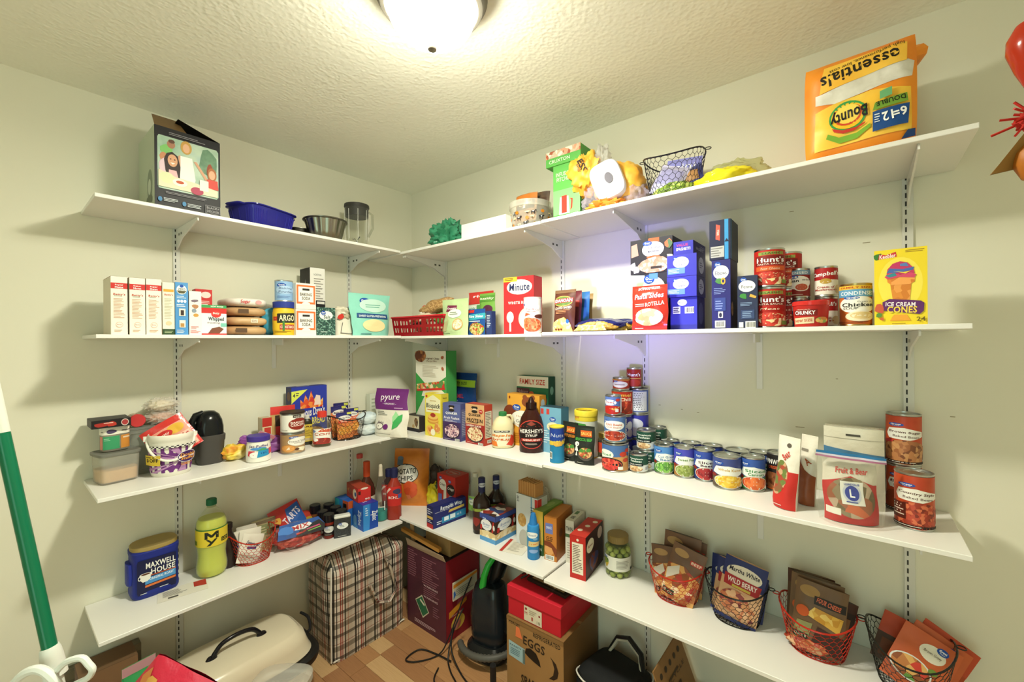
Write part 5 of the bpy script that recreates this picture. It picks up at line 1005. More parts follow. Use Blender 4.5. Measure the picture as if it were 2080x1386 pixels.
# behind the cans
carton('tea_carton', 'small red and cream carton behind the marshmallow jar', 'carton', wl(z, 533, 552, 900, 849, .13), .05, '#c9b89a', [('r', 0, 0, 1, 1, '#d8c4a0'), ('r', 0, .75, 1, 1, '#b8302a'), ('r', .2, .5, .9, .72, '#c23a34'), ('l', .2, .1, .6, .45, 6, '#8a7a5a')])
pouch('noodle_packet', 'red topped tan packet standing behind the cocoa can', 'packet', wl(z, 551, 601, 905, 825, .12), .02, '#c9a468', [('r', 0, .82, 1, 1, '#d33a36'), ('r', .16, .35, .34, .8, '#3a2c22'), ('r', .16, .3, 1, .55, '#c23430'), ('r', .4, .56, .9, .8, '#4a6a4a')], 'flat', -.05, seed=33)
carton('corn_bread_carton', 'blue corn bread mix carton with flames and yellow lettering', 'carton', wl(z, 592, 664, 880, 785, .10), .055, '#26307a',
       [('r', 0, 0, 1, 1, '#2b3aa2'), ('p', [(0, .72), (0, .93), (.44, .95)], '#d8e05a'), ('t', .07, .86, .06, .07, '4', '#23264a', 0, 0, 1), ('l', .12, .84, .24, .91, 2, '#23264a'), ('p', [(.24, .62), (.24, .78), (.32, .72), (.38, .86), (.46, .74), (.54, .92), (.62, .76), (.7, .84), (.78, .7), (.88, .78), (.88, .62)], 'v#d8502c#e88a3a#c8302a#efc060:60'), ('p', [(.62, .66), (.68, .84), (.8, .82), (.82, .66)], '#e6cfc4'), ('t', .54, .555, .78, .15, "Famous Dave's", '#f4f0ea', 4, .2, 1), ('t', .55, .385, .78, .13, 'CORN BREAD', '#e8e06a', 4, 0, 1), ('e', .6, .14, .36, .14, 'v#d8a44a#e6bc6a#c48a34:70')],
       left=[('r', 0, 0, 1, 1, '#2a2c5a'), ('e', .5, .84, .3, .08, '#6a4a3a'), ('p', [(.1, .1), (.9, .1), (.8, .45), (.2, .4)], '#c8906a')], top=[('r', 0, 0, 1, 1, '#2a3488'), ('l', .2, .3, .8, .7, 1, '#dcdce6')])
# vanilla bottle, corn syrup
c, r, h = cyl(z, 613, 632, 905, 845)
t, s = lathe_thing('extract_bottle', 'flat dark extract bottle with a yellow label', 'bottle', (c, r*1.15, h), [(.85, 0, 4), (.95, .03, 4), (.95, .72, 4), (.8, .82, 3), (.4, .88), (.38, .9)], '#2f2f22:g', .1, None, 'bottle_body', 24, 4, .7)
lid_part(t, 'cap', r*.5, h*.88, h*1.0, '#dcdad2')
wrap(t, s, [('r', .1, 0, .9, 1, '#dcc04a'), ('t', .5, .86, .7, .12, "ADAM'S", '#5a3a1a', 0, 0, 1), ('l', .18, .3, .82, .74, 7, '#8a6a2a'), ('r', .3, .06, .7, .2, '#c8b48a')], h*.12, h*.70, pi*r)
c, r, h = cyl(z, 634, 671, 909, 842)
t, s = lathe_thing('corn_syrup_bottle', 'clear corn syrup bottle with a red cap', 'bottle', (c, r, h), [(.9, 0, 3), (1, .03, 3), (1, .58, 3), (.92, .68, 2.6), (.5, .86), (.44, .9)], '#f0ead2:c', 0, None, 'bottle_body', 28, 3)
lid_part(t, 'cap', r*.5, h*.88, h*1.06, '#d23a2e', ribs=24)
wrap(t, s, [('r', .06, 0, .94, 1, '#e8e4da'), ('p', [(.4, .8), (.94, .7), (.94, .94), (.5, .98)], '#c85a3a'), GV(.2, .84, .22, 1.1), ('t', .52, .66, .5, .2, 'Corn', '#b8543a', 0, .1, 1), ('e', .46, .2, .38, .2, 'v#b8362a#c8503a#8a2a1e:70'), ('e', .3, .28, .12, .1, '#f2ece2'), ('r', .06, .0, .94, .05, '#a8322a')], h*.1, h*.56, pi*r)
MB().loft([(r*.92, r*.92, .003, 3), (r*.93, r*.93, h*.10, 3)], '#d8c88a:c', 24).build('syrup', t)
# wire basket with corn bread packets
p = onz(703, 898, z); ctr = Vector((p.x-.075, p.y+.0, z)); a_, b_ = onx(667, 860, ctr.x), onx(740, 850, ctr.x)
zt = onx(705, 850, ctr.x+.05).z
wire_basket('wire_basket', 'black wire basket of muffin mix packets on the third shelf', (ctr.x, (a_.y+b_.y)/2, z), pi/2, (b_.y-a_.y)/2*.92, .075, zt-z+.002, .012, '#23211f:g', .72, 26, 7)
yb = (a_.y+b_.y)/2
for k, (dx, dy, hz_, lb, ti) in enumerate([(.05, -.025, .13, 'foremost orange and navy muffin mix packet in the third-shelf basket', -.12), (.02, .03, .14, 'muffin mix packet beside the foremost one in the third-shelf basket', -.10), (-.015, -.02, .155, 'muffin mix packet in the middle of the third-shelf basket', -.08), (-.05, .01, .165, 'muffin mix packet hindmost in the third-shelf basket', -.05)]):
    pouch('muffin_mix_packet', lb, 'packet', (Vector((ctr.x+dx-.02, yb+dy, z+.006)), pi/2, .082, hz_), .018, 'w#d8743a#e08a4a:10', [('r', 0, .8, 1, 1, '#2a2a6a'), ('r', .7, .9, .98, .98, '#c8cc5a'), ('e', .5, .78, .42, .1, '#ece8e0'), ('t', .5, .79, .7, .07, 'Martha White', '#2a2a4a', 0, .12, 1), ('p', [(.06, .6), (.94, .62), (.9, .72), (.1, .71)], '#c8452c'), ('t', .5, .66, .6, .05, 'YELLOW', '#f8e8d0', 0, 0, 1), ('e', .3, .3, .26, .16, 'v#e09a3c#d0842c#ecb05a:120'), ('e', .68, .34, .24, .16, 'v#dd9038#cf7e2a#e8a850:120')], 'pillow', ti, 'muffin mix packets', 40+k)
p = onx(748, 860, .16)
for k in range(2):
    t = thing('flour_bag', ['lower white and blue bag behind the purple pouch', 'upper white and pale blue bag behind the purple pouch'][k], 'bag', (.15, p.y, z+.058*k), pi/2, 'white baking bags')
    blob(t, 'bag_body', (0, 0, .03), (.055, .05, .03), ['w#dfe0da#c4d4dc:9', 'w#b8d0de#e2e6e4:9'][k], .16, 8, 70+k, 5, 0)
carton('jar_carton', 'pale narrow carton behind the white and blue bags', 'carton', wl(z, 752, 766, 860, 800, .06), .04, '#d6d8c8', [('l', .2, .3, .8, .9, 6, '#a8b09a')])
pouch('sweetener_pouch', 'purple and white sweetener pouch with a green leaf', 'pouch', wa(z, (762, 884), (828, 889), 790), .065, '#e2ddd0:f', [('r', 0, .56, 1, 1, '#6c2a74'), ('t', .5, .79, .56, .13, 'pyure', '#f4eef4', 2, 0), ('t', .5, .685, .4, .035, '- ORGANIC -', '#e6d8e8', 0, 0, 1), ('l', .64, .585, .9, .62, 1, '#c8a8cc'), ('l', .1, .44, .5, .54, 3, '#8a8a80'), ('p', [(.62, .3), (.58, .42), (.68, .54), (.76, .44), (.7, .32)], '#9ad49a'), ('p', [(.64, .16), (.64, .32), (.74, .44), (.86, .48), (.86, .34), (.78, .22)], '#3fa85a'), ('e', .24, .22, .12, .07, '#4a3a4a'), ('e', .24, .22, .105, .058, '#e6e2d6'), ('e', .44, .21, .08, .055, '#6c2a74'), ('t', .26, .3, .2, .05, 'Bake', '#5a4a5a', 0, .2), ('l', .1, .05, .7, .08, 1, '#9a968a')], seed=50, tilt=-.05)

# ---- third shelf along the other wall
z = ZA[2]
pl = wr(z, 829, 862, 880, 838, .23)
t = carton('granola_carton', 'low brown and cream carton under the tall cereal carton', 'carton', (Vector((ony(846, 860, -.19).x, -.22, z)), 0, .12, .085), .17, '#3a3230', [('r', 0, 0, 1, 1, '#d8cdb4'), ('r', 0, 0, 1, .22, '#2c2a30'), BLOB(.8, .6, .14, .3, 'v#5a3a2a#8a6a4a#3a2a22:60', 9, .2, 3), BLOB(.6, .35, .1, .12, '#c8a878', 8, .2, 4)], left=[('r', 0, 0, 1, 1, '#c9b48a'), ('r', 0, 0, 1, .25, '#2a2624')])
zt = z+.086
pl = wr(zt, 845, 906, 833, 713, .185)
carton('cereal_carton', 'tall green and white party mix cereal carton in the corner', 'carton', pl, .075, '#3f8f4a',
       [('r', 0, 0, 1, 1, '#e6e2d4'), ('p', [(0, 0), (0, .62), (.3, .46), (0, 0)], '#3a9a4a'), ('p', [(0, .66), (.32, .5), (0, .42)], '#3a9a4a'), ('p', [(1, .62), (.68, .5), (1, .36)], '#3a9a4a'), ('p', [(0, 0), (.44, .34), (1, .2), (1, 0)], '#dfe0d0'), ('p', [(0, 0), (.0, .3), (.3, .3)], '#3a9a4a'), ('p', [(1, .4), (1, .12), (.8, .3)], '#3a9a4a'), BLOB(.16, .92, .18, .1, 'v#8a4a2a#b87a4a#6a3420:60', 10, .15, 2), ('t', .55, .88, .5, .035, 'Original Chex', '#6a4a3a', 0, .1, 1), ('t', .55, .84, .34, .03, 'Party Mix', '#8a5a4a', 0, .15), ('l', .24, .6, .8, .78, 8, '#c9bfae'), BLOB(.9, .9, .05, .03, '#a85a3a', 7, .3, 3), BLOB(.9, .74, .05, .03, '#a85a3a', 7, .3, 4), ('p', [(.04, .48), (.96, .56), (.96, .44), (.04, .40)], 'v#c8382c#d8a45a#e6d8b4#5a8a4a:50'), ('p', [(.04, .40), (.98, .46), (.98, .43), (.04, .37)], '#c8302c'), ('t', .6, .27, .26, .04, 'Chex', '#8a3a4a', 0, .15, 1)],
       left=[('r', 0, 0, 1, 1, '#dcdccc'), ('r', .0, 0, .08, 1, '#3f9a4f'), ('t', .5, .93, .6, .035, 'Chex', '#b8302c', 0, .1, 1), ('r', .14, .3, .86, .86, '#ebe9de'), ('l', .2, .32, .8, .85, 16, '#8f8d80'), ('l', .2, .12, .8, .26, 4, '#a8a698')])
pouch('chocolate_pouch', 'dark blue party size pouch with a lime band', 'pouch', wr(z, 905, 967, 880, 757, .05), .05, '#1f3f7a:f', [('r', .02, .76, .98, .88, '#a8c83a'), ('t', .5, .82, .5, .05, 'PARTY SIZE', '#2c4a2a', 2, .1, 1), ('t', .42, .6, .5, .07, 'CARAMEL', '#b03a48', 2, 0, 1), ('l', .2, .5, .7, .55, 1, '#7a9ac8'), ('r', .3, .3, .5, .42, '#cfd4d8'), ('e', .6, .34, .2, .12, '#1a2238'), ('r', .04, .4, .9, .43, '#6aa0d0')], seed=51, taper=.1)
carton('pancake_mix_carton', 'yellow pancake mix carton with a stack of pancakes on it', 'carton', wa(z, (864, 884), (897, 890), 800), .05, '#d8c238',
       [('r', 0, 0, 1, 1, '#e6d44a'), ('p', [(.06, .56), (.06, .86), (.5, .97), (.94, .86), (.94, .56)], '#ece8c4'), ('t', .5, .70, .86, .14, 'Bisquick', '#2a2a24', 0, .1, 1), ('t', .5, .83, .4, .03, 'ORIGINAL', '#b8962c', 0, 0, 1), ('e', .1, .93, .06, .03, '#c23a2c'), ('l', .15, .6, .85, .64, 1, '#c8843c'), ('e', .5, .36, .34, .07, '#d89a44'), ('e', .5, .40, .33, .07, '#e8b65a'), ('e', .5, .43, .32, .065, '#d89240'), ('e', .5, .46, .31, .06, '#ecc06a'), ('e', .5, .5, .16, .05, '#a8382c'), BLOB(.3, .14, .22, .12, 'v#d8843c#e6b05a#c8623a:60', 9, .2, 3), BLOB(.76, .2, .16, .12, 'v#d88a4a#e8c070:60', 9, .2, 5), ('e', .5, .1, .14, .08, '#ece6cf')],
       right=[('r', 0, 0, 1, 1, '#d8c440'), ('t', .5, .9, .6, .05, 'Bisquick', '#5a4a1a', 0, 0, 1), ('l', .15, .2, .85, .8, 12, '#a8962c')], top=[('r', 0, 0, 1, 1, '#dccb48'), ('r', .5, .1, .95, .9, '#e8e4cf')])
def quak(bg, lo, t1, t2, t2c, cer, cer2): 
    return [('r', 0, 0, 1, 1, bg), ('r', 0, 0, 1, .5, lo), ('e', .5, .90, .13, .03, '#2a241f'), ('e', .5, .86, .1, .05, '#e6c8ae'), ('p', [(.32, .9), (.68, .9), (.64, .95), (.36, .95)], '#2a241f'), ('e', .5, .82, .16, .04, '#2a241f'), ('t', .5, .73, .66, .075, 'QUAKER', '#ffffff' if t2c != 1 else '#2a1c18', 0, 0, 1)] + \
           ([('t', .5, .61, .86, .07, t1, '#f0ecf6', 0, .15, 1), ('l', .12, .5, .88, .56, 2, '#d8d0e4')] if t2c != 1 else [('t', .5, .60, .84, .09, t1, '#2a1c18', 0, 0, 1), ('l', .12, .53, .88, .56, 1, '#4a2c20'), ('t', .45, .46, .8, .05, t2, '#fbe6dc', 0, 0, 1)]) + [('e', .52, .25, .44, .2, '#2c2630'), ('e', .52, .26, .41, .18, cer), ('b', .82, .035, .26, .05), ('l', .1, .03, .5, .05, 1, cer2)]
carton('oatmeal_carton', 'purple fruit oatmeal carton between the yellow and red ones', 'carton', wa(z, (900, 892), (936, 898), 820), .055, '#4a4a7e', quak('#5a6298', '#43305e', 'Fruit Fusion', '', 0, 'v#d8b0b8#b88a98#e6ccd0#5a3a5a:130', '#c8bcd8'), right=[('r', 0, 0, 1, 1, '#4f5288'), ('r', .1, .1, .9, .85, '#6a6a94'), ('l', .15, .15, .85, .8, 14, '#b0b0c8')], top=[('r', 0, 0, 1, 1, '#5a6094')])
carton('oatmeal_carton', 'red and tan protein oatmeal carton beside the syrup jug', 'carton', wa(z, (946, 899), (984, 907), 822), .055, '#a83a32', quak('#d8a878', '#a02a26', 'PROTEIN', 'CRANBERRY ALMOND', 1, 'v#e0c49a#c8a47a#b0503c#ecd8b4:130', '#e8b0a0') + [('e', .84, .84, .1, .05, '#b8302c'), ('t', .84, .84, .12, .03, '10g', '#fbe6dc', 0, 0, 1)], right=[('r', 0, 0, 1, 1, '#b0402f'), ('r', .1, .18, .9, .84, '#d8d0c0'), ('l', .15, .2, .85, .82, 16, '#6a6458'), ('b', .6, .09, .5, .08)], top=[('r', 0, 0, 1, 1, '#b04a3a')])
# maple syrup jug
c, r, h = cyl(z, 998, 1042, 912, 848)
t, s = lathe_thing('syrup_jug', 'cream plastic maple syrup jug with a green cap', 'jug', (c, r, h), [(.88, 0, 3), (1, .03, 3), (1, .6, 3), (.98, .68, 2.6), (.86, .8), (.6, .92), (.34, .98), (.32, 1.0)], '#d9cda4', 0, None, 'jug_body', 32, 3)
lid_part(t, 'cap', r*.36, h*.99, h*1.12, '#2f7a44', ribs=20)
MB().tube([(r*.32, 0, h*.99), (r*.72, 0, h*1.0), (r*.92, 0, h*.9), (r*.86, 0, h*.74)], .0065, '#d9cda4', 10).build('handle', t)
wrap(t, s, [('r', .02, 0, .98, 1, '#ded6bc'), ('r', .26, .86, .66, .98, '#2c2622'), ('t', .46, .92, .3, .06, 'KIRKLAND', '#f0ece4', 0, 0, 1), ('p', [(.55, .1), (.75, .0), (.98, .2), (.98, .9), (.84, .6), (.72, .74), (.66, .4)], '#cf3c2c'), ('p', [(.05, .05), (.4, .0), (.36, .3), (.05, .35)], '#d8742c'), ('t', .42, .66, .54, .2, 'Maple', '#d87a2c', 0, .15, 1), ('t', .42, .42, .54, .2, 'Syrup', '#c85a24', 0, .15, 1)], h*.08, h*.58, pi*r)
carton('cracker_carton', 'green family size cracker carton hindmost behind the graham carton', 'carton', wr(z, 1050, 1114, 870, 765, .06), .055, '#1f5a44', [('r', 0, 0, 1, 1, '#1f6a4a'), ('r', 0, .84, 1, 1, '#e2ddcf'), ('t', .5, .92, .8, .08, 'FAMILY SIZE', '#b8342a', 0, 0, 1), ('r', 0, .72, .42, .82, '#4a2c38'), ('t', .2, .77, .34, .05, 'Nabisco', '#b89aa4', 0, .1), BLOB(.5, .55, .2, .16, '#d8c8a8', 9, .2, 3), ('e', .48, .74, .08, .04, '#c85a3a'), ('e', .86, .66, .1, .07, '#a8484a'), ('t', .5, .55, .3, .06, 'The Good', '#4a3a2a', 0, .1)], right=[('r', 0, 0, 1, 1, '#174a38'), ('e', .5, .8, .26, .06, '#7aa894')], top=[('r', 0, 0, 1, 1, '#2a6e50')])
carton('graham_cracker_carton', 'orange graham cracker carton with a bear on it behind the syrup', 'carton', wr(z, 1031, 1096, 902, 802, .118), .05, '#d8962e', [('r', 0, 0, 1, 1, '#e2a23c'), ('e', .66, .86, .2, .1, '#8a4a2a'), ('e', .56, .95, .07, .05, '#8a4a2a'), ('e', .8, .95, .07, .05, '#8a4a2a'), ('e', .68, .82, .09, .05, '#c89a6a'), ('e', .08, .62, .2, .16, '#7a3a24'), GV(.3, .74, .26, .8), ('e', .5, .52, .38, .17, '#f0ece2'), ('t', .46, .57, .34, .045, 'Honey', '#c8843c', 0, .1), ('t', .5, .48, .44, .06, 'Graham', '#2c2420', 0, .05), ('t', .42, .41, .34, .04, 'Crackers', '#c8843c'), ('t', .08, .93, .05, .05, '8', '#8a3a1a', 0, 0, 1), ('l', .15, .06, .6, .26, 5, '#c8862a')], right=[('r', 0, 0, 1, 1, '#d08c2c'), ('e', .5, .85, .3, .08, '#b9c8d0')], top=[('r', 0, 0, 1, 1, '#dc9c3c')])
# chocolate syrup bottle
c, r, h = cyl(z, 1052, 1104, 924, 832)
t, s = lathe_thing('chocolate_syrup_bottle', 'dark brown chocolate syrup squeeze bottle with an oval red-rimmed label', 'bottle', (c, r, h), [(.86, 0), (.94, .03), (.95, .25), (1, .45), (.97, .6), (.8, .78), (.5, .92), (.4, .98), (.36, 1.)], '#37160f:g', 0, None, 'bottle_body', 36, 2, .72)
lid_part(t, 'cap', r*.42, h*.98, h*1.12, '#2a110c:g', ribs=22)
MB().loft([(r*.3, r*.3, h*1.12), (r*.16, r*.16, h*1.2), (r*.1, r*.1, h*1.24)], '#2a110c:g', 20).build('spout', t)
wrap(t, s, [('e', .5, .5, .42, .5, '#c23a2e'), ('e', .5, .5, .39, .47, '#1f0f0c'), ('p', [(.38, .86), (.5, .96), (.62, .86), (.5, .8)], '#8a3a2c'), ('t', .5, .62, .66, .14, "HERSHEY'S", '#f2e8e0', 0, 0, 1), ('t', .5, .47, .3, .09, 'SYRUP', '#f2e8e0', 0, 0, 1), ('r', .22, .26, .8, .36, '#c23a2e'), ('t', .5, .31, .46, .06, 'GENUINE', '#fbe8e0', 0, 0, 1), ('l', .34, .14, .66, .2, 2, '#c8b0a4')], h*.1, h*.74, pi*r*.86)
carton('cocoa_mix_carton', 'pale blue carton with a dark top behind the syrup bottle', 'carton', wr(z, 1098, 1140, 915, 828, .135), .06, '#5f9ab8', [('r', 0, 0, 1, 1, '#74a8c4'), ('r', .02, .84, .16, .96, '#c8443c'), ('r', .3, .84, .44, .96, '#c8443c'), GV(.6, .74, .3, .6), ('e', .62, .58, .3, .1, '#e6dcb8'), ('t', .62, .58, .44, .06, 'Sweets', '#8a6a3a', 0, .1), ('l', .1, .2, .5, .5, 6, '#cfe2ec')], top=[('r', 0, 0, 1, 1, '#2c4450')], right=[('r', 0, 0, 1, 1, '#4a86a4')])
c, r, h = cyl(z, 1115, 1145, 922, 868, .245)
can('nut_can', 'blue snack can with a yellow lid before the pale blue carton', 'can', (c, r, h), '#1f7aa8', [('r', 0, .62, 1, 1, '#1f3f96'), ('p', [(0, .5), (1, .55), (1, .68), (0, .62)], '#e0c444'), ('t', .5, .8, .6, .1, 'Nuts', '#cfd8ea', 0, .1), BLOB(.55, .56, .2, .08, '#d8a84a', 9, .3, 2), ('b', .2, .22, .16, .2)], 0, lid='#d8c840')
# can with yellow lid
z = ZB[2]
c, r, h = cyl(z, 1166, 1213, 915, 838, .105)
can('nut_canister', 'white and green canister with a yellow lid behind the black pouches', 'canister', (c, r, h), '#d8dccf', [('r', 0, .82, 1, 1, '#e0c838'), ('t', .2, .9, .2, .06, 'NEW', '#c8643a', 0, 0, 1), BLOB(.25, .68, .24, .12, '#4a9a3f', 10, .2, 2), ('t', .25, .55, .3, .06, 'Green', '#2f5a34', 0, .1, 1), ('l', .1, .3, .8, .45, 3, '#7f9a70')], 0, lid='#c9b23a:m')
lid_t = [q for q in COL.objects if q.type == 'EMPTY' and q.name.startswith('nut_canister')][0]
MB().loft([(r*1.02, r*1.02, h*.9), (r*1.03, r*1.03, h*1.0), (r*.98, r*.98, h*1.02), (r*.86, r*.86, h*1.02), (r*.84, r*.84, h*.97)], '#e2cc3c', 32, (0, 0)).build('lid', lid_t)
def panda(t1, c1): return [('r', 0, 0, 1, 1, '#20241f'), ('r', .3, .72, .86, .88, '#c85a1e'), ('t', .58, .80, .5, .08, 'SAUCE', '#f2c86a', 0, 0, 1), ('t', .46, .645, .84, .075, t1, c1, 0, .05, 1), ('e', .16, .52, .12, .06, '#e8e6df'), ('e', .2, .51, .02, .02, '#20241f'), ('p', [(.06, .34), (.28, .34), (.2, .46), (.12, .46)], '#e8e6df'), ('p', [(.1, .22), (.22, .22), (.2, .36)], '#e8e6df'), ('e', .62, .25, .36, .14, '#4a4540'), ('e', .62, .31, .32, .14, 'v#b85a34#8a3a22#5a8a3a#d8a06a:110'), BLOB(.45, .36, .1, .06, '#4f8a3a', 8, .3, 3), BLOB(.8, .38, .1, .05, '#4a8438', 8, .3, 5), ('l', .2, .04, .8, .07, 1, '#a8a69a')]
pouch('sauce_pouch', 'black orange chicken sauce pouch behind its twin', 'pouch', wa(z, (1142, 930), (1172, 938), 858), .035, '#1d211d:f', panda('ORANGE CHICKEN', '#e08a2a'), tilt=-.06, group='black sauce pouches', seed=60)
pouch('sauce_pouch', 'black broccoli beef sauce pouch standing foremost', 'pouch', wa(z, (1167, 940), (1207, 946), 866), .035, '#1d211d:f', panda('BROCCOLI BEEF', '#4fae4a'), tilt=-.06, group='black sauce pouches', seed=61)
# stacked can tower
gvc = lambda nm, col, food, sc='#5a78b8', second='': [('r', 0, .45, 1, 1, col), GV(.18, .82, .24, .8), ('e', .42, .66, .34, .2, '#eef0ec'), ('t', .42, .7, .5, .09, nm, sc, 0, 0, 1), ('t', .42, .59, .44, .07, second or nm, sc), ('e', .42, .24, .4, .22, '#e9e4da'), ('e', .42, .24, .37, .2, food), ('r', .82, .05, 1, .9, '#dfe2e6'), ('l', .84, .1, .98, .85, 10, '#5a5a64')]
c, r, h = cyl(z, 1221, 1276, 961, 903)
can('tomato_can', 'diced tomato can at the foot of the front can stack', 'can', (c, r, h), '#c8905a', [('r', 0, .55, 1, 1, '#4a6ea8'), ('p', [(.3, .0), (.8, .3), (.8, .6), (.2, .5)], '#d0985c'), ('e', .2, .62, .22, .2, '#e6ece0'), ('t', .2, .62, .3, .1, 'Diced', '#3f8a5a', 0, 0, 1), ('e', .66, .66, .1, .1, '#c8402e'), ('e', .78, .8, .08, .08, '#c8402e'), ('e', .72, .42, .08, .08, '#cc4a34'), ('e', .3, .26, .34, .26, '#2a2420'), ('e', .3, .25, .31, .23, 'v#d8402e#c8302a#e0604a#b0261e:90'), ('r', .84, .05, 1, .95, '#dfe2e6'), ('l', .86, .1, .98, .9, 10, '#5a5a64'), ('r', .52, .06, .64, .18, '#e6e8e0')], .12)
z1 = z+h+.001; h1 = h*.97; r1 = r*.82
can('bean_can', 'chili bean can on the diced tomato can', 'can', (Vector((c.x, c.y, z1)), r1, h1), '#5f82b8', gvc('Chili Beans', '#5578b0', 'v#a8321e#c0482c#8a2414#b84028:110', '#c8643c') + [('r', 0, .0, 1, .3, '#b8643c')][:0], .1)
z2 = z1+h1+.001
can('tomato_sauce_can', 'small tomato sauce can topping the front can stack', 'can', (Vector((c.x-.004, c.y-.006, z2)), r1*.72, h1*.72), '#5f7ab0', [('r', 0, .5, 1, 1, '#5874b0'), ('e', .3, .66, .3, .18, '#eef0ec'), ('t', .3, .68, .4, .08, 'Tomato', '#c8504a', 0, 0, 1), ('e', .66, .82, .1, .09, '#c8382c'), ('e', .4, .22, .5, .26, '#b8281e'), ('p', [(.3, .3), (.8, .44), (.5, .2)], '#d8a04a'), ('r', .78, .05, 1, .95, '#dfe2e6'), ('r', .54, .1, .68, .28, '#e6e8e0')], .1)
cb = col_at(1264, .088, z)     # second stack behind
hb = h*.93; zc = z
for k, (nm, lb, col, it, rk, hk) in enumerate([('bean_can', 'blue can lowest in the hidden rear can stack', '#3a3aa0', [('e', .5, .5, .3, .3, '#d8d8e6')], .8, .95), ('bean_can', 'green and blue can second in the rear can stack', '#3f7a5a', [('r', .5, 0, 1, 1, '#3a3aa0'), ('e', .74, .6, .12, .2, '#d8d8e6'), ('e', .74, .26, .12, .18, '#b8a8b8')], .8, 1.0), ('chili_can', 'red chili can above the others in the rear stack', '#b8301e', [('t', .42, .86, .7, .15, 'Hormel', '#f0c25a', 0, 0, 1), ('t', .58, .66, .34, .15, 'Chili', '#f6e6c8', 0, 0, 1), ('e', .5, .3, .4, .26, 'v#c8402a#a82e1c#d8643a#8a2414:70'), ('r', .84, 0, 1, 1, '#c8b8b0')], .86, 1.0), ('tuna_can', 'short red can with a white oval on the chili can', '#a83420', [('e', .42, .45, .34, .34, '#eeeae0'), GV(.25, .8, .2, 1.6), ('l', .22, .36, .62, .5, 1, '#7a4a3a'), ('r', 0, .86, 1, 1, '#c8843a')], .66, .5)]):
    can(nm, lb, 'can', (Vector((cb.x-.0*(k == 3), cb.y-.01*(k == 3), zc)), r*rk, hb*hk), col, it, .05, 'rear can stack'); zc += hb*hk+.001
cq = col_at(1282, .043, z)+Vector((.03, 0, 0)); zc = z
for k, (lb, col, it, hk) in enumerate([('blue can lowest in the stack against the wall', '#2f2fa0', [('e', .5, .5, .3, .3, '#d8d8e6')], 1.0), ('blue can second in the stack against the wall', '#34349e', [('e', .4, .6, .25, .25, '#d0d0e2'), ('e', .4, .25, .25, .2, '#b8a8b8')], 1.0), ('blue can with nutrition panel third in the stack against the wall', '#4a62a0', [('r', .25, .05, .8, .95, '#dfe2e6'), ('l', .3, .1, .75, .9, 10, '#5a5a64')], 1.0), ('small red tomato paste can lying highest in the wall stack', '#a82a1e', [('t', .5, .7, .6, .2, "Hunt's", '#ffffff', 0, 0, 1), ('r', 0, .45, 1, .5, '#e0b060'), ('e', .5, .22, .3, .2, '#c8402e')], .82)]):
    rk = .78 if k < 3 else .58
    can('bean_can' if k < 3 else 'tomato_paste_can', lb.replace(' lying', ''), 'can', (Vector((cq.x-(.018 if k == 3 else 0), cq.y, zc)), r*rk, hb*hk), col, it, .0, 'wall can stack'); zc += hb*hk+.001
# mustard jar behind
p = onz(1222, 905, z)
t, s = lathe_thing('pickle_jar', 'small jar with a gold lid behind the can stack', 'jar', (col_at(1228, .06, z), .028, .1), [(.9, 0), (1, .05), (1, .7), (.8, .84)], '#b8a04a:c')
lid_part(t, 'lid', .026, .082, .1, '#c8a85a:m'); MB().loft([(.0285, .0285, .02), (.0285, .0285, .062)], '#c8452c', 24, (0, 0)).build('paper_label', t)
# mushroom cans
mush = [('r', 0, 0, 1, 1, '#dcdee0'), ('r', 0, .42, 1, 1, '#1f4a3c'), ('t', .36, .80, .5, .12, 'Pennsylvania', '#f0f4ee', 0, .1, 1), ('t', .36, .66, .4, .12, 'Dutchman', '#f0f4ee', 0, .1, 1), ('r', .08, .36, .62, .54, '#1c2426'), ('t', .34, .45, .44, .07, 'PIECES & STEMS', '#e6eae6', 0, 0, 1), ('e', .34, .18, .26, .18, 'v#d8b48a#c29a6c#ecd4b0#a87a50:130'), ('l', .7, .1, .95, .3, 3, '#8a8aa8')]
c, r, h = cyl(z, 1277, 1315, 962, 924)
can('mushroom_can', 'green and white mushroom can foremost beside the diced tomatoes', 'can', (c, r, h), '#dcdee0', mush, .1, 'mushroom cans')
c2 = col_at(1316, .105, z)
can('mushroom_can', 'mushroom can set back under another mushroom can', 'can', (c2, r*1.06, h*1.08), '#dcdee0', mush, .0, 'mushroom cans')
can('mushroom_can', 'mushroom can raised on the one set back', 'can', (c2+Vector((-.006, -.004, h*1.08+.001)), r*1.06, h*1.08), '#dcdee0', mush, .15, 'mushroom cans')
c3 = col_at(1330, .038, z)+Vector((.01, 0, 0))
can('mushroom_can', 'lower mushroom can against the wall', 'can', (c3, r*1.02, h*1.08), '#dcdee0', mush, 0, 'mushroom cans')
can('mushroom_can', 'upper mushroom can against the wall', 'can', (c3+Vector((0, 0, h*1.08+.001)), r*1.02, h*1.08), '#dcdee0', mush, 0, 'mushroom cans')
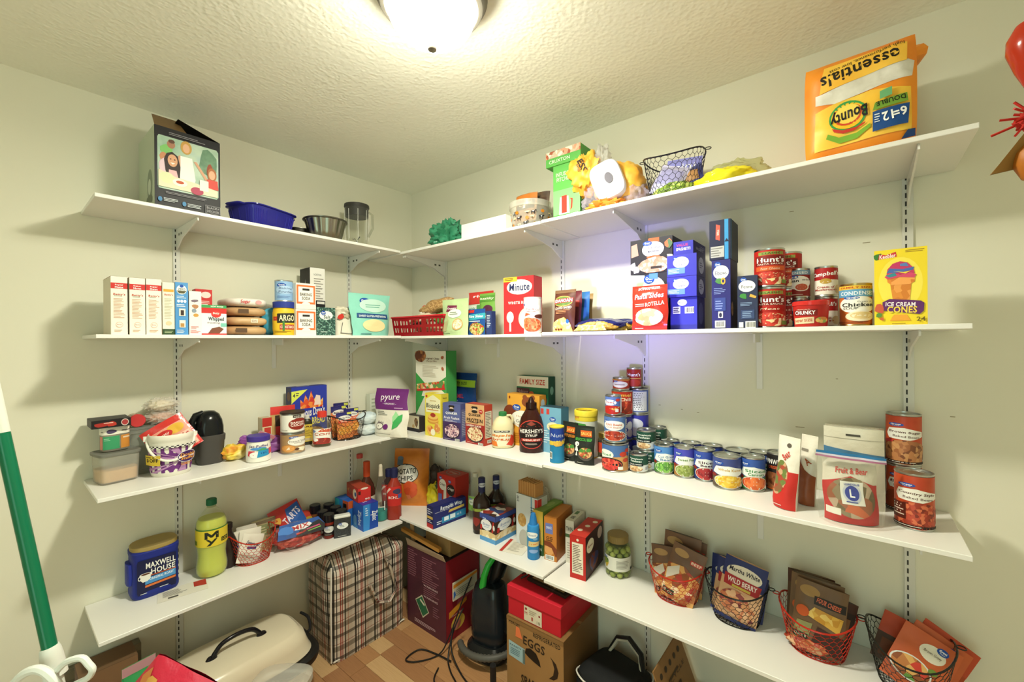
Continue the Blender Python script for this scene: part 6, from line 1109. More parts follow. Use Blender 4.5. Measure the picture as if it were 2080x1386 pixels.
# vegetable row: front and rear
veg = [('green_bean_can', 'green bean', 1328, 1369, 961, 903, ('Cut Green', 'Beans'), '#4f86c8', 'v#5f9a3a#7fb84e#4a8430#8ac45a:120', '#6a8ab0', '#4a8434'),
       ('pea_can', 'sweet pea', 1368, 1411, 970, 909, ('Sweet Peas', ''), '#4a4ab8', 'v#8a9a4a#7a8a3c#a0ae60:170', '#6a8a4a', '#a8743c'),
       ('beet_can', 'sliced beet', 1409, 1452, 977, 914, ('Sliced', 'Beets'), '#3a50a8', 'v#a8282c#c03a38#8a1c24:60', '#5a3a4a', '#2c3a78'),
       ('corn_can', 'whole kernel corn', 1446, 1505, 996, 930, ('Whole Kernel', ''), '#44508e', 'v#e8c040#dca82c#f0d468:130', '#c8a04a', '#5a4a3a'),
       ('carrot_can', 'sliced carrot', 1503, 1553, 992, 925, ('Sliced', 'Carrots'), '#3a5aa8', 'v#d8602c#c84a24#e87a3c:70', '#3f8a4a', '#3f7a44')]
for i, (nm, word, xa, xb, yb, yt, ttl, col, food, tc_, low) in enumerate(veg):
    c, r, h = cyl(z, xa, xb, yb, yt)
    items = [('r', 0, .42, 1, 1, col), ('r', 0, 0, 1, .42, low), GV(.26, .84, .26, .8), ('p', [(.1, .5), (.2, .72), (.5, .76), (.85, .66), (.9, .5), (.7, .42), (.3, .42)], '#eceee8'), ('t', .54, .62, .56, .09, ttl[0], tc_, 0, 0, 1)] + ([('t', .56, .51, .44, .09, ttl[1], tc_, 0, 0, 1)] if ttl[1] else []) + [('e', .52, .22, .38, .23, '#d8d4c8'), ('e', .52, .22, .35, .21, food), ('r', .8, .03, .9, .14, '#e6e8e0'), ('e', .14, .4, .08, .06, '#8a2c24')]
    c.y = min(c.y, -(3*r+.01)); c = col_at((xa+xb)/2, -c.y, z)
    can(nm, '%s can in the front row' % word, 'can', (c, r, h), col, items, .12, 'vegetable cans')
    back = col_at((xa+xb)/2+(12, 14, 16, 24, 18)[i], r+.004, z)
    can(nm, '%s can in the rear row' % word, 'can', (back, r*1.0, h*1.0), col, items, .0, 'vegetable cans')
c, r, h = cyl(z, 1554, 1604, 980, 922, .075)
can('sloppy_joe_can', 'black sloppy joe sauce can beside the carrots', 'can', (c, r*.95, h), '#1f1a1a', [('t', .36, .8, .66, .14, 'MANWICH', '#f2eee8', 0, 0, 1), ('t', .4, .64, .4, .09, 'ORIGINAL', '#d85a2c', 0, 0, 1), ('e', .3, .26, .34, .24, 'v#8a4a24#a8623a#6a3418:60'), ('r', .0, .0, 1, .04, '#d8642c')], .05)
# jerky style bags
bag = lambda: [('r', 0, 0, 1, .52, '#c8302a'), ('p', [(0, .52), (.3, .6), (.62, .56), (1, .44), (1, .3), (0, .3)], '#c8302a'), ('e', .4, .42, .34, .24, 'v#8a5a3a#c8a07a#6a7a3a#a8442c:80'), ('t', .55, .74, .4, .09, 'Bear', '#c8443a', 50, .2, 1), ('e', .6, .88, .1, .03, '#5a5248'), ('l', .1, .03, .7, .06, 1, '#f0c8c0')]
pouch('trail_mix_pouch', 'white and red folded trail mix pouch leaning beside the cans', 'pouch', wa(z, (1574, 1022), (1617, 1040), 888), .06, '#e6e0d2:f', bag(), tilt=-.1, group='trail mix pouches', seed=70)
pouch('trail_mix_pouch', 'white and brown trail mix pouch turned sideways behind the folded one', 'pouch', wa(z, (1622, 1018), (1655, 1030), 885), .05, '#e4ddcd:f', [('p', [(0, 0), (1, 0), (1, .42), (.5, .5), (0, .66)], 'w#7a3a1e#9a5226:8'), ('r', .1, .76, .6, .8, '#8a8274'), ('t', .6, .62, .3, .1, 'A', '#a8502c', 40, 0, 1)], tilt=-.08, group='trail mix pouches', seed=71)
# zip bags
for k, (pa, pb_, yt, lb) in enumerate([((1672, 1062), (1800, 1076), 905, 'clear zip bag holding a red trail mix pouch with a white L sticker'), ]):
    pl = wa(z, (1668, 1058), (1788, 1076), 925); ctr = pl[0]
    inner = [('r', 0, 0, 1, .60, '#bf2f2c'), ('p', [(0, .6), (.5, .72), (1, .58), (1, .5), (0, .5)], '#bf2f2c'), ('e', .5, .40, .44, .30, 'v#9a5a3a#b8a088#8a7a5a#c8643c#6a5a3a:38'), ('t', .52, .80, .6, .09, 'Fruit & Bear', '#c8443a', 0, .2, 1), ('r', .02, .12, .26, .22, '#e8e2d8'), ('r', .3, .30, .72, .64, '#e6e4dc'), ('e', .51, .47, .17, .15, '#c8ccd8'), ('e', .51, .47, .13, .11, '#33409a'), ('t', .51, .47, .09, .12, 'L', '#f2f2f4', 0, 0, 1), ('t', .51, .60, .28, .03, 'LIONS CLUB', '#33409a', 0, 0, 1), ('l', .38, .33, .64, .36, 1, '#33409a')]
    pouch('trail_mix_pouch', 'red and white trail mix pouch with a white L sticker inside the zip bag', 'pouch', (pl[0]+Vector((0, .03, .001)), pl[1], pl[2]*.94, pl[3]*.92), .075, '#ded6c6:f', inner, tilt=-.05, group='trail mix pouches', seed=72)
    t = thing('zip_bag', 'clear zip bag with a blue zip strip around the red trail mix pouch', 'bag', pl[0]+Vector((0, .025, .0)), pl[1])
    W_, H_ = pl[2]*1.1, pl[3]*1.02
    m = MB()
    def zf(u, v, s): 
        x = (u-.5)*W_*(1+.12*v); e = (1-abs(2*u-1)**3); return (x+.006*noise.noise(Vector((x*9, v*6, s))), s*(.05*e*(1-v)**.7+.003)+.005*noise.noise(Vector((x*20, v*8, 4+s))), v*H_*(1-.05*u))
    m.grid(lambda u, v: zf(u, v, -1), 14, 12, '#f6f6f2:c'); m.grid(lambda u, v: zf(u, v, 1), 14, 12, '#f6f6f2:c', True); m.build('clear_film', t, 60)
    st = MB()
    for v0, v1, cl in ((.965, 1.0, '#2f6ea0'), (.915, .94, '#a86a8a'), (.94, .965, '#c8c4d4')):
        st.grid(lambda u, v, v0=v0, v1=v1: (lambda q: (q[0], q[1]-.0015, q[2]))(zf(u, v0+(v1-v0)*v, -1)), 14, 1, cl+':g' if cl != '#c8c4d4' else cl)
    st.build('zip_strip', t, 60)
for k in range(2):
    pl = wa(z, (1672, 1040), (1798, 1056), 884+6*k)
    pouch('trail_mix_pouch', ['large white pouch just behind the zip bag', 'large white pouch hindmost behind the zip bag'][k], 'pouch', (pl[0]+Vector((.0, .085+.045*k, 0)), 0, pl[2]*1.0, pl[3]*(1.02+.03*k)), .04, '#dcd6c2:f', [('r', 0, .86, 1, .865, '#a8a290'), ('r', .38, .9, .62, .925, '#4a463c'), ('p', [(.0, .66), (1, .60), (1, .68), (0, .74)], '#4a7aa0')] if k == 0 else [('r', 0, .9, 1, .905, '#a8a290')], 'flat', -.03, 'trail mix pouches', 73+k)
# big bean cans
beans = lambda nm, s2, food: [('r', 0, 0, 1, 1, 'w#a82c1c#c2481f#9a2418:6'), GV(.34, .82, .3, .42), ('p', [(.14, .62), (.2, .74), (.5, .76), (.88, .68), (.9, .58), (.6, .5), (.2, .52)], '#ece8de'), ('t', .52, .66, .62, .06, nm, '#5a2c20', -2, .05, 1), ('t', .54, .575, .5, .045, s2, '#5a2c20', -2), ('e', .52, .24, .48, .26, food), ('r', 0, 0, 1, .05, '#2a1a16'), ('l', .06, .015, .8, .04, 1, '#e6dcd0')]
c, r, h = cyl(z, 1814, 1898, 1078, 964)
can('baked_bean_can', 'large country style baked bean can foremost at the shelf end', 'can', (c, r, h), '#a8301c', beans('Country Style', 'Baked Beans', 'v#b8442a#9a3018#d06a44#7a2412:130') + [('p', [(.06, .14), (.34, .14), (.34, .46), (.06, .46)], '#5a2014'), ('l', .09, .2, .32, .44, 5, '#e6d0c0')], .1, 'large bean cans')
cb = c+Vector((-.012, .122, 0))
can('baked_bean_can', 'large bean can hidden behind the country style can', 'can', (cb, r*.98, h*.93), '#a8301c', beans('Baked', 'Beans', '#8a3a1c'), .1, 'large bean cans')
can('baked_bean_can', 'large brown sugar bean can stacked at the back', 'can', (cb+Vector((0, -.004, h*.93+.001)), r*.98, h*1.0), '#a8301c', beans('Brown Sugar', 'Baked Beans', 'v#b87a4a#a0623a#c8905c#7a4426:100') + [('e', .18, .46, .12, .035, '#c23a3a')], .05, 'large bean cans')
# ================================================================== bottom shelves
z = ZL[3]
# coffee canister (rounded oblong)
a, b = onz(268, 1228, z), onz(372, 1190, z); pl = wa(z, (268, 1228), (368, 1192), 1112)
rz = pl[1]; W_ = pl[2]; H_ = pl[3]; D_ = .115; ctr = loc_of(pl[0], rz, 0, D_/2)
t = thing('coffee_canister', 'dark blue coffee canister with a tan lid', 'canister', (ctr[0], ctr[1], z), rz)
s = [(W_*.47, D_*.45, 0, 4), (W_*.5, D_*.5, .01, 4), (W_*.505, D_*.505, .022, 4), (W_*.49, D_*.485, .03, 4), (W_*.49, D_*.485, H_*.82, 4), (W_*.505, D_*.505, H_*.88, 4), (W_*.505, D_*.505, H_*.94, 4), (W_*.46, D_*.46, H_*.97, 3.4)]
MB().loft(s, '#1f2d86', 48).build('canister_body', t)
MB().loft([(W_*.47, D_*.48, H_*.955, 2.6), (W_*.49, D_*.5, H_*.97, 2.6), (W_*.49, D_*.5, H_*1.03, 2.6), (W_*.475, D_*.485, H_*1.045, 2.6), (W_*.45, D_*.46, H_*1.04, 2.6)], '#a08a50', 44).build('lid', t)
prints(t, [('p', [(.02, .02), (.98, .02), (1, .1), (1, .92), (.98, .99), (.02, .99), (0, .92), (0, .1)], '#191d44'), ('t', .6, .80, .76, .16, 'MAXWELL', '#f0eee8', 0, 0, 1), ('t', .66, .61, .62, .16, 'HOUSE', '#f0eee8', 0, 0, 1), ('p', [(.2, .28), (.98, .32), (.98, .5), (.2, .46)], '#4f92cc'), ('t', .62, .42, .62, .07, 'ORIGINAL ROAST', '#e8f0f6', 2, .1, 1), ('r', .32, .5, .98, .525, '#c8643c'), ('p', [(.2, .2), (.98, .24), (.98, .3), (.2, .26)], '#d8743c'), ('p', [(.06, .58), (.36, .6), (.33, .44), (.26, .38), (.14, .37), (.08, .44)], '#ece8e0'), ('e', .21, .585, .15, .035, '#f4f0e8'), ('e', .21, .585, .12, .025, '#5a3420'), ('e', .06, .5, .04, .06, '#ece8e0'), ('e', .06, .5, .022, .035, '#191d44'), ('l', .56, .07, .96, .12, 1, '#c8ccd8'), ('l', .08, .03, .3, .07, 1, '#d8dae2')], W_*.80, H_*.72, lambda a, b, o: (-W_*.40+a, -D_*.487-o, H_*.09+b), 'front_print')
MB().loft([(.012, .03, H_*.3, 3, -W_*.485), (.012, .034, H_*.5, 3, -W_*.485), (.012, .03, H_*.72, 3, -W_*.485)], '#263394', 16).build('grip_dent', t)
# papers on the shelf
t = thing('receipt', 'printed flyer with a red corner lying beside the coffee canister', 'paper', (onz(372, 1200, z).x, onz(372, 1200, z).y, z+.0006), pi/2-.2)
MB().box(-.075, -.045, 0, .075, .045, .0008, '#e0dccf').build('paper_sheet', t, 0)
prints(t, [('p', [(.72, .5), (.98, .4), (.98, .95), (.72, .95)], '#b03a30'), ('l', .1, .3, .6, .8, 6, '#8a8880'), ('r', .2, .1, .4, .22, '#5a5850')], .15, .09, lambda a, b, o: (a-.075, b-.045, .0008+o), 'sheet_print')
# two litre bottle
c, r, h = cyl(z, 393, 459, 1178, 1032)
t, s = lathe_thing('soda_bottle', 'two litre bottle of yellow green soda with a green cap', 'bottle', (c, r, h), [(.62, 0), (.9, .015), (.98, .06), (1.0, .14), (.93, .22), (.9, .30), (.95, .4), (.985, .44), (.985, .7), (.96, .76), (.78, .84), (.45, .92), (.26, .965), (.25, 1.0)], '#f6f8e6:c', 0, None, 'bottle_body', 36)
MB().loft([(r*q[0]*.965, r*q[0]*.965, h*q[1]+.002) for q in [(.6, 0), (.88, .015), (.98, .06), (1.0, .14), (.93, .22), (.9, .30), (.95, .4), (.985, .44), (.985, .7), (.96, .76), (.86, .80)]], '#c6cb5c:g', 36).build('soda_fill', t)
lid_part(t, 'cap', r*.33, h*.985, h*1.07, '#1f6a48', ribs=28)
MB().loft([(r*.3, r*.3, h*.955), (r*.3, r*.3, h*.97)], '#dfe6cf:c', 24).build('neck_ring', t)
MB().loft([(r*.992, r*.992, h*.45), (r*.992, r*.992, h*.69)], '#e0c838', 36, (0, 0)).build('wrap_label', t)
MB().loft([(r*.995, r*.995, h*.675), (r*.995, r*.995, h*.692)], '#3f7a34', 36, (0, 0)).build('label_stripe', t)
wrap(t, [(r*.992, r*.992, h*.45), (r*.992, r*.992, h*.69)], [('r', 0, 0, 1, .9, '#e0c838'), ('p', [(.36, .86), (.42, .86), (.50, .68), (.58, .86), (.64, .86), (.64, .46), (.58, .46), (.58, .68), (.52, .54), (.48, .54), (.42, .68), (.42, .46), (.36, .46)], '#23281a'), ('p', [(.44, .44), (.5, .30), (.56, .44), (.62, .44), (.47, .06), (.40, .06), (.47, .24), (.38, .44)], '#23281a'), ('r', .70, .16, .9, .4, '#2c3018'), ('l', .72, .2, .88, .36, 2, '#e0c838'), ('r', .04, .1, .16, .34, '#6a7a2a')], h*.45, h*.69, pi*r)
# dark bottle behind
t, s = lathe_thing('dark_bottle', 'dark bottle half hidden behind the yellow soda', 'bottle', (Vector((.09, onx(463, 1100, .09).y, z)), .034, .16), [(.9, 0), (1, .05), (1, .6), (.7, .78), (.45, .9), (.45, 1)], '#2a1f1c:g'); lid_part(t, 'cap', .017, .158, .18, '#241a18')
# red wire basket with sweetener sachets
p = onz(510, 1155, z); ctr = Vector((p.x-.085, p.y-.0, z)); a_, b_ = onx(462, 1100, ctr.x), onx(558, 1090, ctr.x); zt = onx(510, 1098, ctr.x+.07).z; yb = (a_.y+b_.y)/2; rb = (b_.y-a_.y)/2
wire_basket('wire_basket', 'red wire basket of white sweetener sachets on the bottom shelf', (ctr.x, yb, z), pi/2, rb*.93, .088, zt-z, .016, '#b5301f:g', .72, 28, 8)
for k, (dx, dy, hh, ro, lb) in enumerate([(.045, -.015, .115, .35, 'white sweetener sachet nearest the front of the red basket'), (.03, .0, .13, .12, 'white sweetener sachet tilted behind the nearest one in the red basket'), (.01, -.03, .125, -.12, 'white sweetener sachet in the middle of the red basket'), (-.015, .01, .13, .05, 'white sweetener sachet near the back of the red basket')]):
    pouch('sweetener_sachet', lb, 'sachet', (Vector((ctr.x+dx-.01, yb+dy-.02, z+.006)), pi/2, .085, hh), .014, '#e6dfd2', [('t', .55, .66, .7, .12, 'Sweetener', '#3a3460', -12, .2, 1), ('r', .3, .48, .75, .56, '#4a3a78'), ('l', .1, .1, .8, .36, 4, '#c9bfb0')], 'flat', -.15, 'sweetener sachets', 80+k, roll=ro)
# beige packet, red bag at the wall
pouch('crouton_packet', 'beige and green packet standing behind the red wire basket', 'packet', (Vector((.06, onx(535, 1090, .06).y, z)), pi/2, .105, .135), .03, '#b8a880', [('r', .12, .5, .88, .86, '#8a9066'), ('r', 0, .9, 1, 1, '#7a6a54'), ('l', .2, .55, .8, .8, 3, '#c8c49a')], 'flat', -.04, seed=85)
t = thing('candy_bag', 'long red candy bag lying along the wall behind the sachets', 'bag', (.04, onx(600, 1060, .04).y, z), pi/2)
blob(t, 'bag_body', (0, 0, .055), (.12, .024, .055), 'w#a82c24#c8402c#8a2420:10', .2, 8, 5, 6, 0)
prints(t, [BLOB(.25, .6, .1, .2, '#e6b8b0', 9, .2, 2), BLOB(.4, .55, .1, .2, '#ecc4ba', 9, .2, 4), BLOB(.7, .6, .08, .2, '#c8a83c', 9, .2, 5), ('r', .0, .6, .14, .9, '#2a1c1a')], .24, .06, lambda a, b, o: (a-.12, -.030-o, .04+b), 'front_print')
# candy bags in front
pa = onz(612, 1118, z)
t = thing('candy_bag', 'clear bag of red candy with a blue and black label', 'bag', (pa.x-.068, pa.y+.012, z), pi/2-.1)
blob(t, 'candy_fill', (0, 0, .045), (.10, .062, .045), 'v#b8302a#c8483a#d8604c#a02420:60', .18, 8, 4, 6, 0)
blob(t, 'clear_film', (.005, -.0, .048), (.108, .069, .05), '#f4ece8:c', .3, 12, 14, 5, 0)
def lab(a, b, o): return (a-.10, -.064+b*.50-o*.3, .058+b*.58+o)
prints(t, [('p', [(0, .1), (.95, .0), (1, .3), (.9, .75), (.1, .8)], '#1f4f9a'), ('p', [(.35, .05), (.95, .0), (1, .3), (.9, .6), (.5, .4)], '#1c1a1e'), BLOB(.5, .5, .2, .16, '#e6e2e6', 10, .2, 2), ('t', .5, .5, .36, .22, 'MIX', '#b8302c', 4, .1, 1), ('p', [(.6, .25), (.9, .3), (.88, .36), (.6, .31)], '#c84a78'), ('p', [(.62, .15), (.9, .2), (.9, .25), (.62, .2)], '#7ab04a'), BLOB(.2, .45, .14, .2, '#3f7ac8', 9, .25, 5)], .21, .12, lab, 'front_print', .02)
pouch('candy_packet', 'red and blue candy packet leaning behind the clear candy bag', 'packet', (Vector((pa.x-.125, pa.y+.015, z+.065)), pi/2, .14, .11), .025, '#b8302c:f', [('p', [(.42, .0), (1, .0), (.96, .9), (.5, .8)], '#2a5aa8'), ('t', .62, .45, .62, .3, 'TARTS', '#e6dcea', 22, .15, 1), BLOB(.18, .5, .12, .14, '#d8a03c', 9, .3, 3)], 'flat', -.45, seed=86, roll=-.25)
# spice jars
sp_ = [(638, 1085, .14), (664, 1080, .11), (692, 1078, .09), (652, 1092, .19), (676, 1090, .17), (702, 1086, .15), (668, 1100, .235), (692, 1096, .22)]
z0 = z
spots = [(.05, 640), (.05, 668), (.05, 697), (.115, 655), (.115, 682), (.115, 708), (.175, 668), (.175, 694)]
names = ['against the wall beside the red candy bag', 'against the wall in the middle', 'against the wall by the blue box', 'in the middle row next to the candy', 'in the middle row at the centre', 'in the middle row next to the blue box', 'in the front row with a red brown fill', 'in the front row just behind the black carton']
fills = ['#7a4a28', '#8a5a34', '#5a3a24', '#6a2a1a', '#a8844a', '#c8a86a', '#7a2418', '#b8945a']
for k, (q, px) in enumerate(spots):
    y_ = onx(px, 1060, q).y; hh = .128 if k == 0 else .112; rr = .0245
    t = thing('spice_jar', 'black lidded spice jar ' + names[k], 'jar', (q, y_, z), cam_turn((q, y_)), 'black lidded spice jars')
    MB().loft([(rr*.9, rr*.9, 0), (rr, rr, .004), (rr, rr, hh*.66), (rr*.86, rr*.86, hh*.74)], fills[k]+':g', 24).build('jar_body', t)
    lid_part(t, 'lid', rr*1.04, hh*.70, hh, '#17161a:g', 24)
    MB().loft([(rr*1.01, rr*1.01, hh*.14), (rr*1.01, rr*1.01, hh*.58)], '#262022', 24, (0, 0)).build('paper_label', t)
    wrap(t, [(rr*1.01, rr*1.01, hh*.14), (rr*1.01, rr*1.01, hh*.58)], [('e', .5, .6, .34, .3, '#dcdcd8'), GV(.4, .78, .26, 1.), ('l', .3, .5, .7, .66, 2, '#6a6a70'), ('l', .25, .08, .75, .16, 1, '#b8a898')], hh*.14, hh*.58, pi*rr)
pl = wa(z, (679, 1095), (713, 1088), 1054)
t = carton('spice_carton', 'small black spice carton with a white rounded top', 'carton', pl, .035, '#26282a', [('r', 0, 0, 1, 1, 'v#24272a#2c3034#34383a:300'), ('e', .5, .62, .34, .17, '#e6e8e6'), GV(.36, .72, .22, 1.), ('l', .34, .55, .72, .66, 2, '#5a6a6a'), ('l', .2, .06, .8, .11, 1, '#c8c8c4')])
MB().box(-pl[2]*.5, -.018, pl[3], pl[2]*.5, .018, pl[3]+.014, '#d8d8d2', .005).build('carton_lid', t)
# storage bag boxes
BZ = '#1f4aa0'
pl = wa(z, (738, 1081), (768, 1070), 1023)
zip_front = [('r', 0, 0, 1, 1, '#2b6fc4'), ('p', [(0, 0), (.5, 0), (.4, 1), (0, 1)], '#3a8ad4'), ('p', [(.4, 0), (1, 0), (1, 1), (.5, 1)], '#1f48a8'), ('t', .72, .5, .62, .3, 'Ziploc', '#f2f4fa', -90, .15, 1), ('l', .14, .55, .34, .9, 4, '#cfe4f6')]
zip_side = [('r', 0, 0, 1, 1, '#2f62c0'), ('t', .62, .45, .78, .3, 'Ziploc', '#e6ecf8', -90, .15, 1), ('p', [(0, 0), (.5, 0), (.2, .5), (0, .4)], '#4a90d0'), ('e', .2, .3, .16, .2, '#7ab0dc')]
carton('storage_bag_box', 'blue storage bag box turned endwise before the clear bottle', 'box', pl, .10, BZ, zip_front, left=zip_side, top=[('r', 0, 0, 1, 1, '#3a38a0'), ('t', .5, .5, .6, .3, 'Ziploc', '#e8eaf6', 20, .15, 1)])
pb_ = Vector(pl[0])+Vector((-.145, -.01, 0)); ck = loc_of(pl[0], pl[1], -.03, .115)
t2 = carton('storage_bag_box', 'second blue and orange bag box under the red one', 'box', (Vector((ck[0], ck[1], z)), pl[1]+.12, .062, pl[3]*.98), .115, '#1f5ab0', [('r', 0, 0, 1, 1, '#2a68b8'), ('r', 0, .7, 1, 1, '#c85a2c')], left=[('r', 0, 0, 1, 1, '#2a7ac0'), ('p', [(0, 0), (.5, 0), (.3, 1), (0, 1)], '#2f98b0'), ('r', .6, .66, 1, 1, '#b8502c'), ('e', .3, .4, .16, .2, '#8ac0dc')])
zt = z+pl[3]+.001
ck2 = loc_of(pl[0], pl[1]-.1, -.012, .045)
carton('freezer_bag_box', 'red bag box lying on the blue storage bag boxes', 'box', (Vector((ck2[0], ck2[1], zt)), pl[1]-.1, .066, .07), .145, '#8a2c22', [('r', 0, 0, 1, 1, '#c8302e'), ('e', .5, .94, .3, .07, '#e6d8cc'), ('t', .72, .16, .36, .14, '90', '#f2e6dc', 0, 0, 1), ('r', .02, .55, .2, .8, '#3a1c1a')], left=[('r', 0, 0, 1, 1, '#a83a24'), ('r', .66, 0, 1, 1, '#c23430'), ('e', .72, .5, .16, .36, '#e6d6b8'), ('e', .78, .5, .08, .16, '#3a5a98'), BLOB(.3, .5, .2, .24, 'v#8a3a1e#b8542c#c88a3a:60', 9, .2, 3)], top=[('r', 0, 0, 1, 1, '#a8402c')])
# bottles in the corner
def neck(name, lb, px, q, zz, H, R, body, prof, cap, cr, c0, wall='L'):
    y_ = onx(px, 1000, q).y if wall == 'L' else None
    t, s = lathe_thing(name, lb, 'bottle', (Vector((q, y_, zz)), R, H), prof, body)
    lid_part(t, 'cap', R*cr, H*c0, H*1.0, cap, 20, ribs=18); return t, s, R, H
PR = [(.9, 0), (1, .03), (1, .55), (.8, .66), (.42, .78), (.36, .92), (.36, .97)]
def topz(px, py, q): return onx(px, py, q).z
neck('vinegar_bottle', 'tall clear bottle with a red cap against the wall', 731, .045, z, topz(731, 922, .045)-z, .036, '#eeebe2:c', PR, '#c8504a', .44, .93)
t, s, R, H = neck('sauce_bottle', 'dark sauce bottle with a long orange red cap', 745, .13, z, topz(745, 936, .12)-z, .042, '#4a241a:g', [(.9, 0), (1, .03), (1, .5), (.85, .6), (.4, .72), (.36, .76)], '#c24a24', .40, .74)
wrap(t, s, [('r', 0, 0, 1, 1, '#d8d0bc'), ('l', .2, .2, .8, .8, 4, '#8a3a2c')], H*.1, H*.42, pi*R)
c, r, h = cyl(z, 757, 785, 1061, 970)
t, s = lathe_thing('spray_bottle', 'clear conical bottle with teal liquid beside the blue box', 'bottle', (c, r, topz(767, 945, c.x)-z), [(.92, 0), (1, .02), (1, .2), (.9, .4), (.62, .6), (.36, .74), (.3, .78), (.3, .82)], '#f0eee8:c')
H = topz(767, 945, c.x)-z
MB().loft([(r*.9, r*.9, .003), (r*.96, r*.96, .006), (r*.96, r*.96, H*.17)], '#2f9a94', 28).build('teal_liquid', t)
MB().loft([(r*.34, r*.34, H*.79), (r*.32, r*.32, H*.86), (r*.28, r*.28, H*.95), (r*.3, r*.3, H*.97), (r*.2, r*.2, H*1.0)], '#cfc4b0', 24).build('nozzle', t)
m = MB()
for sx in (-1, 1): m.box(sx*r*.55-.002, -r*.86, H*.2, sx*r*.55+.002, -r*.84, H*.36, '#e6e6e2')
m.box(-r*.5, -r*.88, H*.25, r*.5, -r*.86, H*.265, '#e6e6e2').build('scale_marking', t, 0)
# corner: chips and drink pouches
z = ZA[3]
pouch('chip_bag', 'orange potato chip bag slumped in the corner', 'bag', (Vector((.195, -.172, z)), .62, .20, .315), .10, 'w#c86a1c#d8822a#b85a18:8', [('e', .40, .58, .36, .17, '#2a2420'), ('e', .40, .58, .345, .155, '#e8e4dc'), ('t', .42, .62, .56, .09, 'POTATO', '#26201c', 6, .1, 1), ('t', .38, .50, .46, .085, 'CHIPS', '#26201c', 6, .1, 1), ('r', .12, .72, .30, .84, '#5a6a78'), ('e', .21, .84, .09, .03, '#6a7a8a'), BLOB(.55, .3, .22, .16, 'v#d8562c#e07a4a#c84a24:30', 10, .2, 3)], 'pillow', -.12, seed=90, wrinkle=.007)
t = thing('snack_bag', 'dark bag behind the orange chip bag', 'bag', (.30, -.06, z), 0)
blob(t, 'bag_body', (0, 0, .10), (.06, .035, .11), '#3a322e:f', .3, 8, 3, 5, 0)
for k, (px, q, lb) in enumerate([(787, .24, 'red drink pouch with a blue cap beside the orange chips'), (776, .16, 'red drink pouch behind its twin')]):
    y_ = onx(px+10, 1000, q).y+.012
    t = thing('drink_bottle', lb.replace('pouch', 'bottle'), 'bottle', (q, y_, ZL[3] if y_ < -.308 else z), cam_turn((q, y_)), 'red drink bottles'); H = topz(px, 950+6*k, q)-z
    s = [(.034, .026, 0, 2.6), (.037, .029, .006, 2.6), (.036, .028, H*.3, 2.6), (.039, .03, H*.45, 2.6), (.037, .029, H*.66, 2.6), (.018, .018, H*.78, 2), (.015, .015, H*.84, 2)]
    MB().loft(s, '#8a2c22:c' if k else '#9a3226:g', 28).build('bottle_body', t)
    lid_part(t, 'cap', .0175, H*.82, H, '#23264e', 20, ribs=16)
    wrap(t, s, [('r', 0, 0, 1, 1, '#c22c28'), ('t', .5, .45, .5, .14, 'BOLD', '#f2ece8', 0, .1, 1), ('e', .62, .75, .16, .14, '#3a3a5a'), ('p', [(.1, .6), (.4, .9), (.3, .95), (.05, .7)], '#e6c8c0'), ('r', .62, .4, .84, .6, '#4a5a98')], H*.28, H*.66, pi*.034)
# yellow bag, red box, foil
t = thing('yellow_bag', 'yellow bag tied with a dark strip beside the red bag box', 'bag', (*onz(876, 1035, z).xy, z), .2)
t.location.y += .03; t.location = (t.location.x, t.location.y, z)
blob(t, 'bag_body', (0, 0, .062), (.048, .04, .068), '#d0c02c:f', .3, 10, 4, 6, 0)
blob(t, 'tie_strip', (.02, -.005, .122), (.018, .012, .022), '#3a4a34:f', .4, 10, 2, 4)
pl = wa(z, (893, 1034), (912, 1042), 970)
pl = wr(z, 889, 925, 1034, 966, .135)
carton('snack_box', 'red crispy snack box standing behind the foil box', 'box', pl, .10, '#a82a20', [('r', 0, 0, 1, 1, '#b83024'), ('p', [(.3, 0), (.36, .7), (.5, .7), (.5, 0)], '#e2dccf'), ('e', .3, .74, .2, .14, '#e8e2d8'), ('t', .3, .74, .34, .08, 'Crispy', '#3a241c', 0, .1, 1), GV(.18, .9, .16, .8), GV(.7, .86, .16, .8), ('e', .76, .66, .22, .14, '#241c1a'), ('t', .76, .68, .34, .09, 'Crispy', '#e8e2d8', 0, .1, 1), ('e', .78, .46, .14, .06, '#8a9aa8'), ('r', .06, .3, .26, .5, '#5a6ab0')], left=[('r', 0, 0, 1, 1, '#b83024'), ('e', .5, .74, .36, .14, '#e8e2d8'), ('t', .5, .74, .5, .08, 'Crispy', '#3a241c', 0, .1, 1), ('r', .5, 0, .9, .6, '#e2dccf'), ('r', .1, .3, .45, .5, '#5a6ab0')], top=[('r', 0, 0, 1, 1, '#b03428'), ('e', .5, .5, .34, .3, '#8a8078'), ('e', .5, .5, .3, .24, '#b03428'), ('t', .5, .5, .4, .2, 'Crispy', '#d8d0c4', 0, .1)])
a, b = onz(880, 1076, z), onz(945, 1051, z)
pl = wa(z, (880, 1076), (946, 1050), 1020)
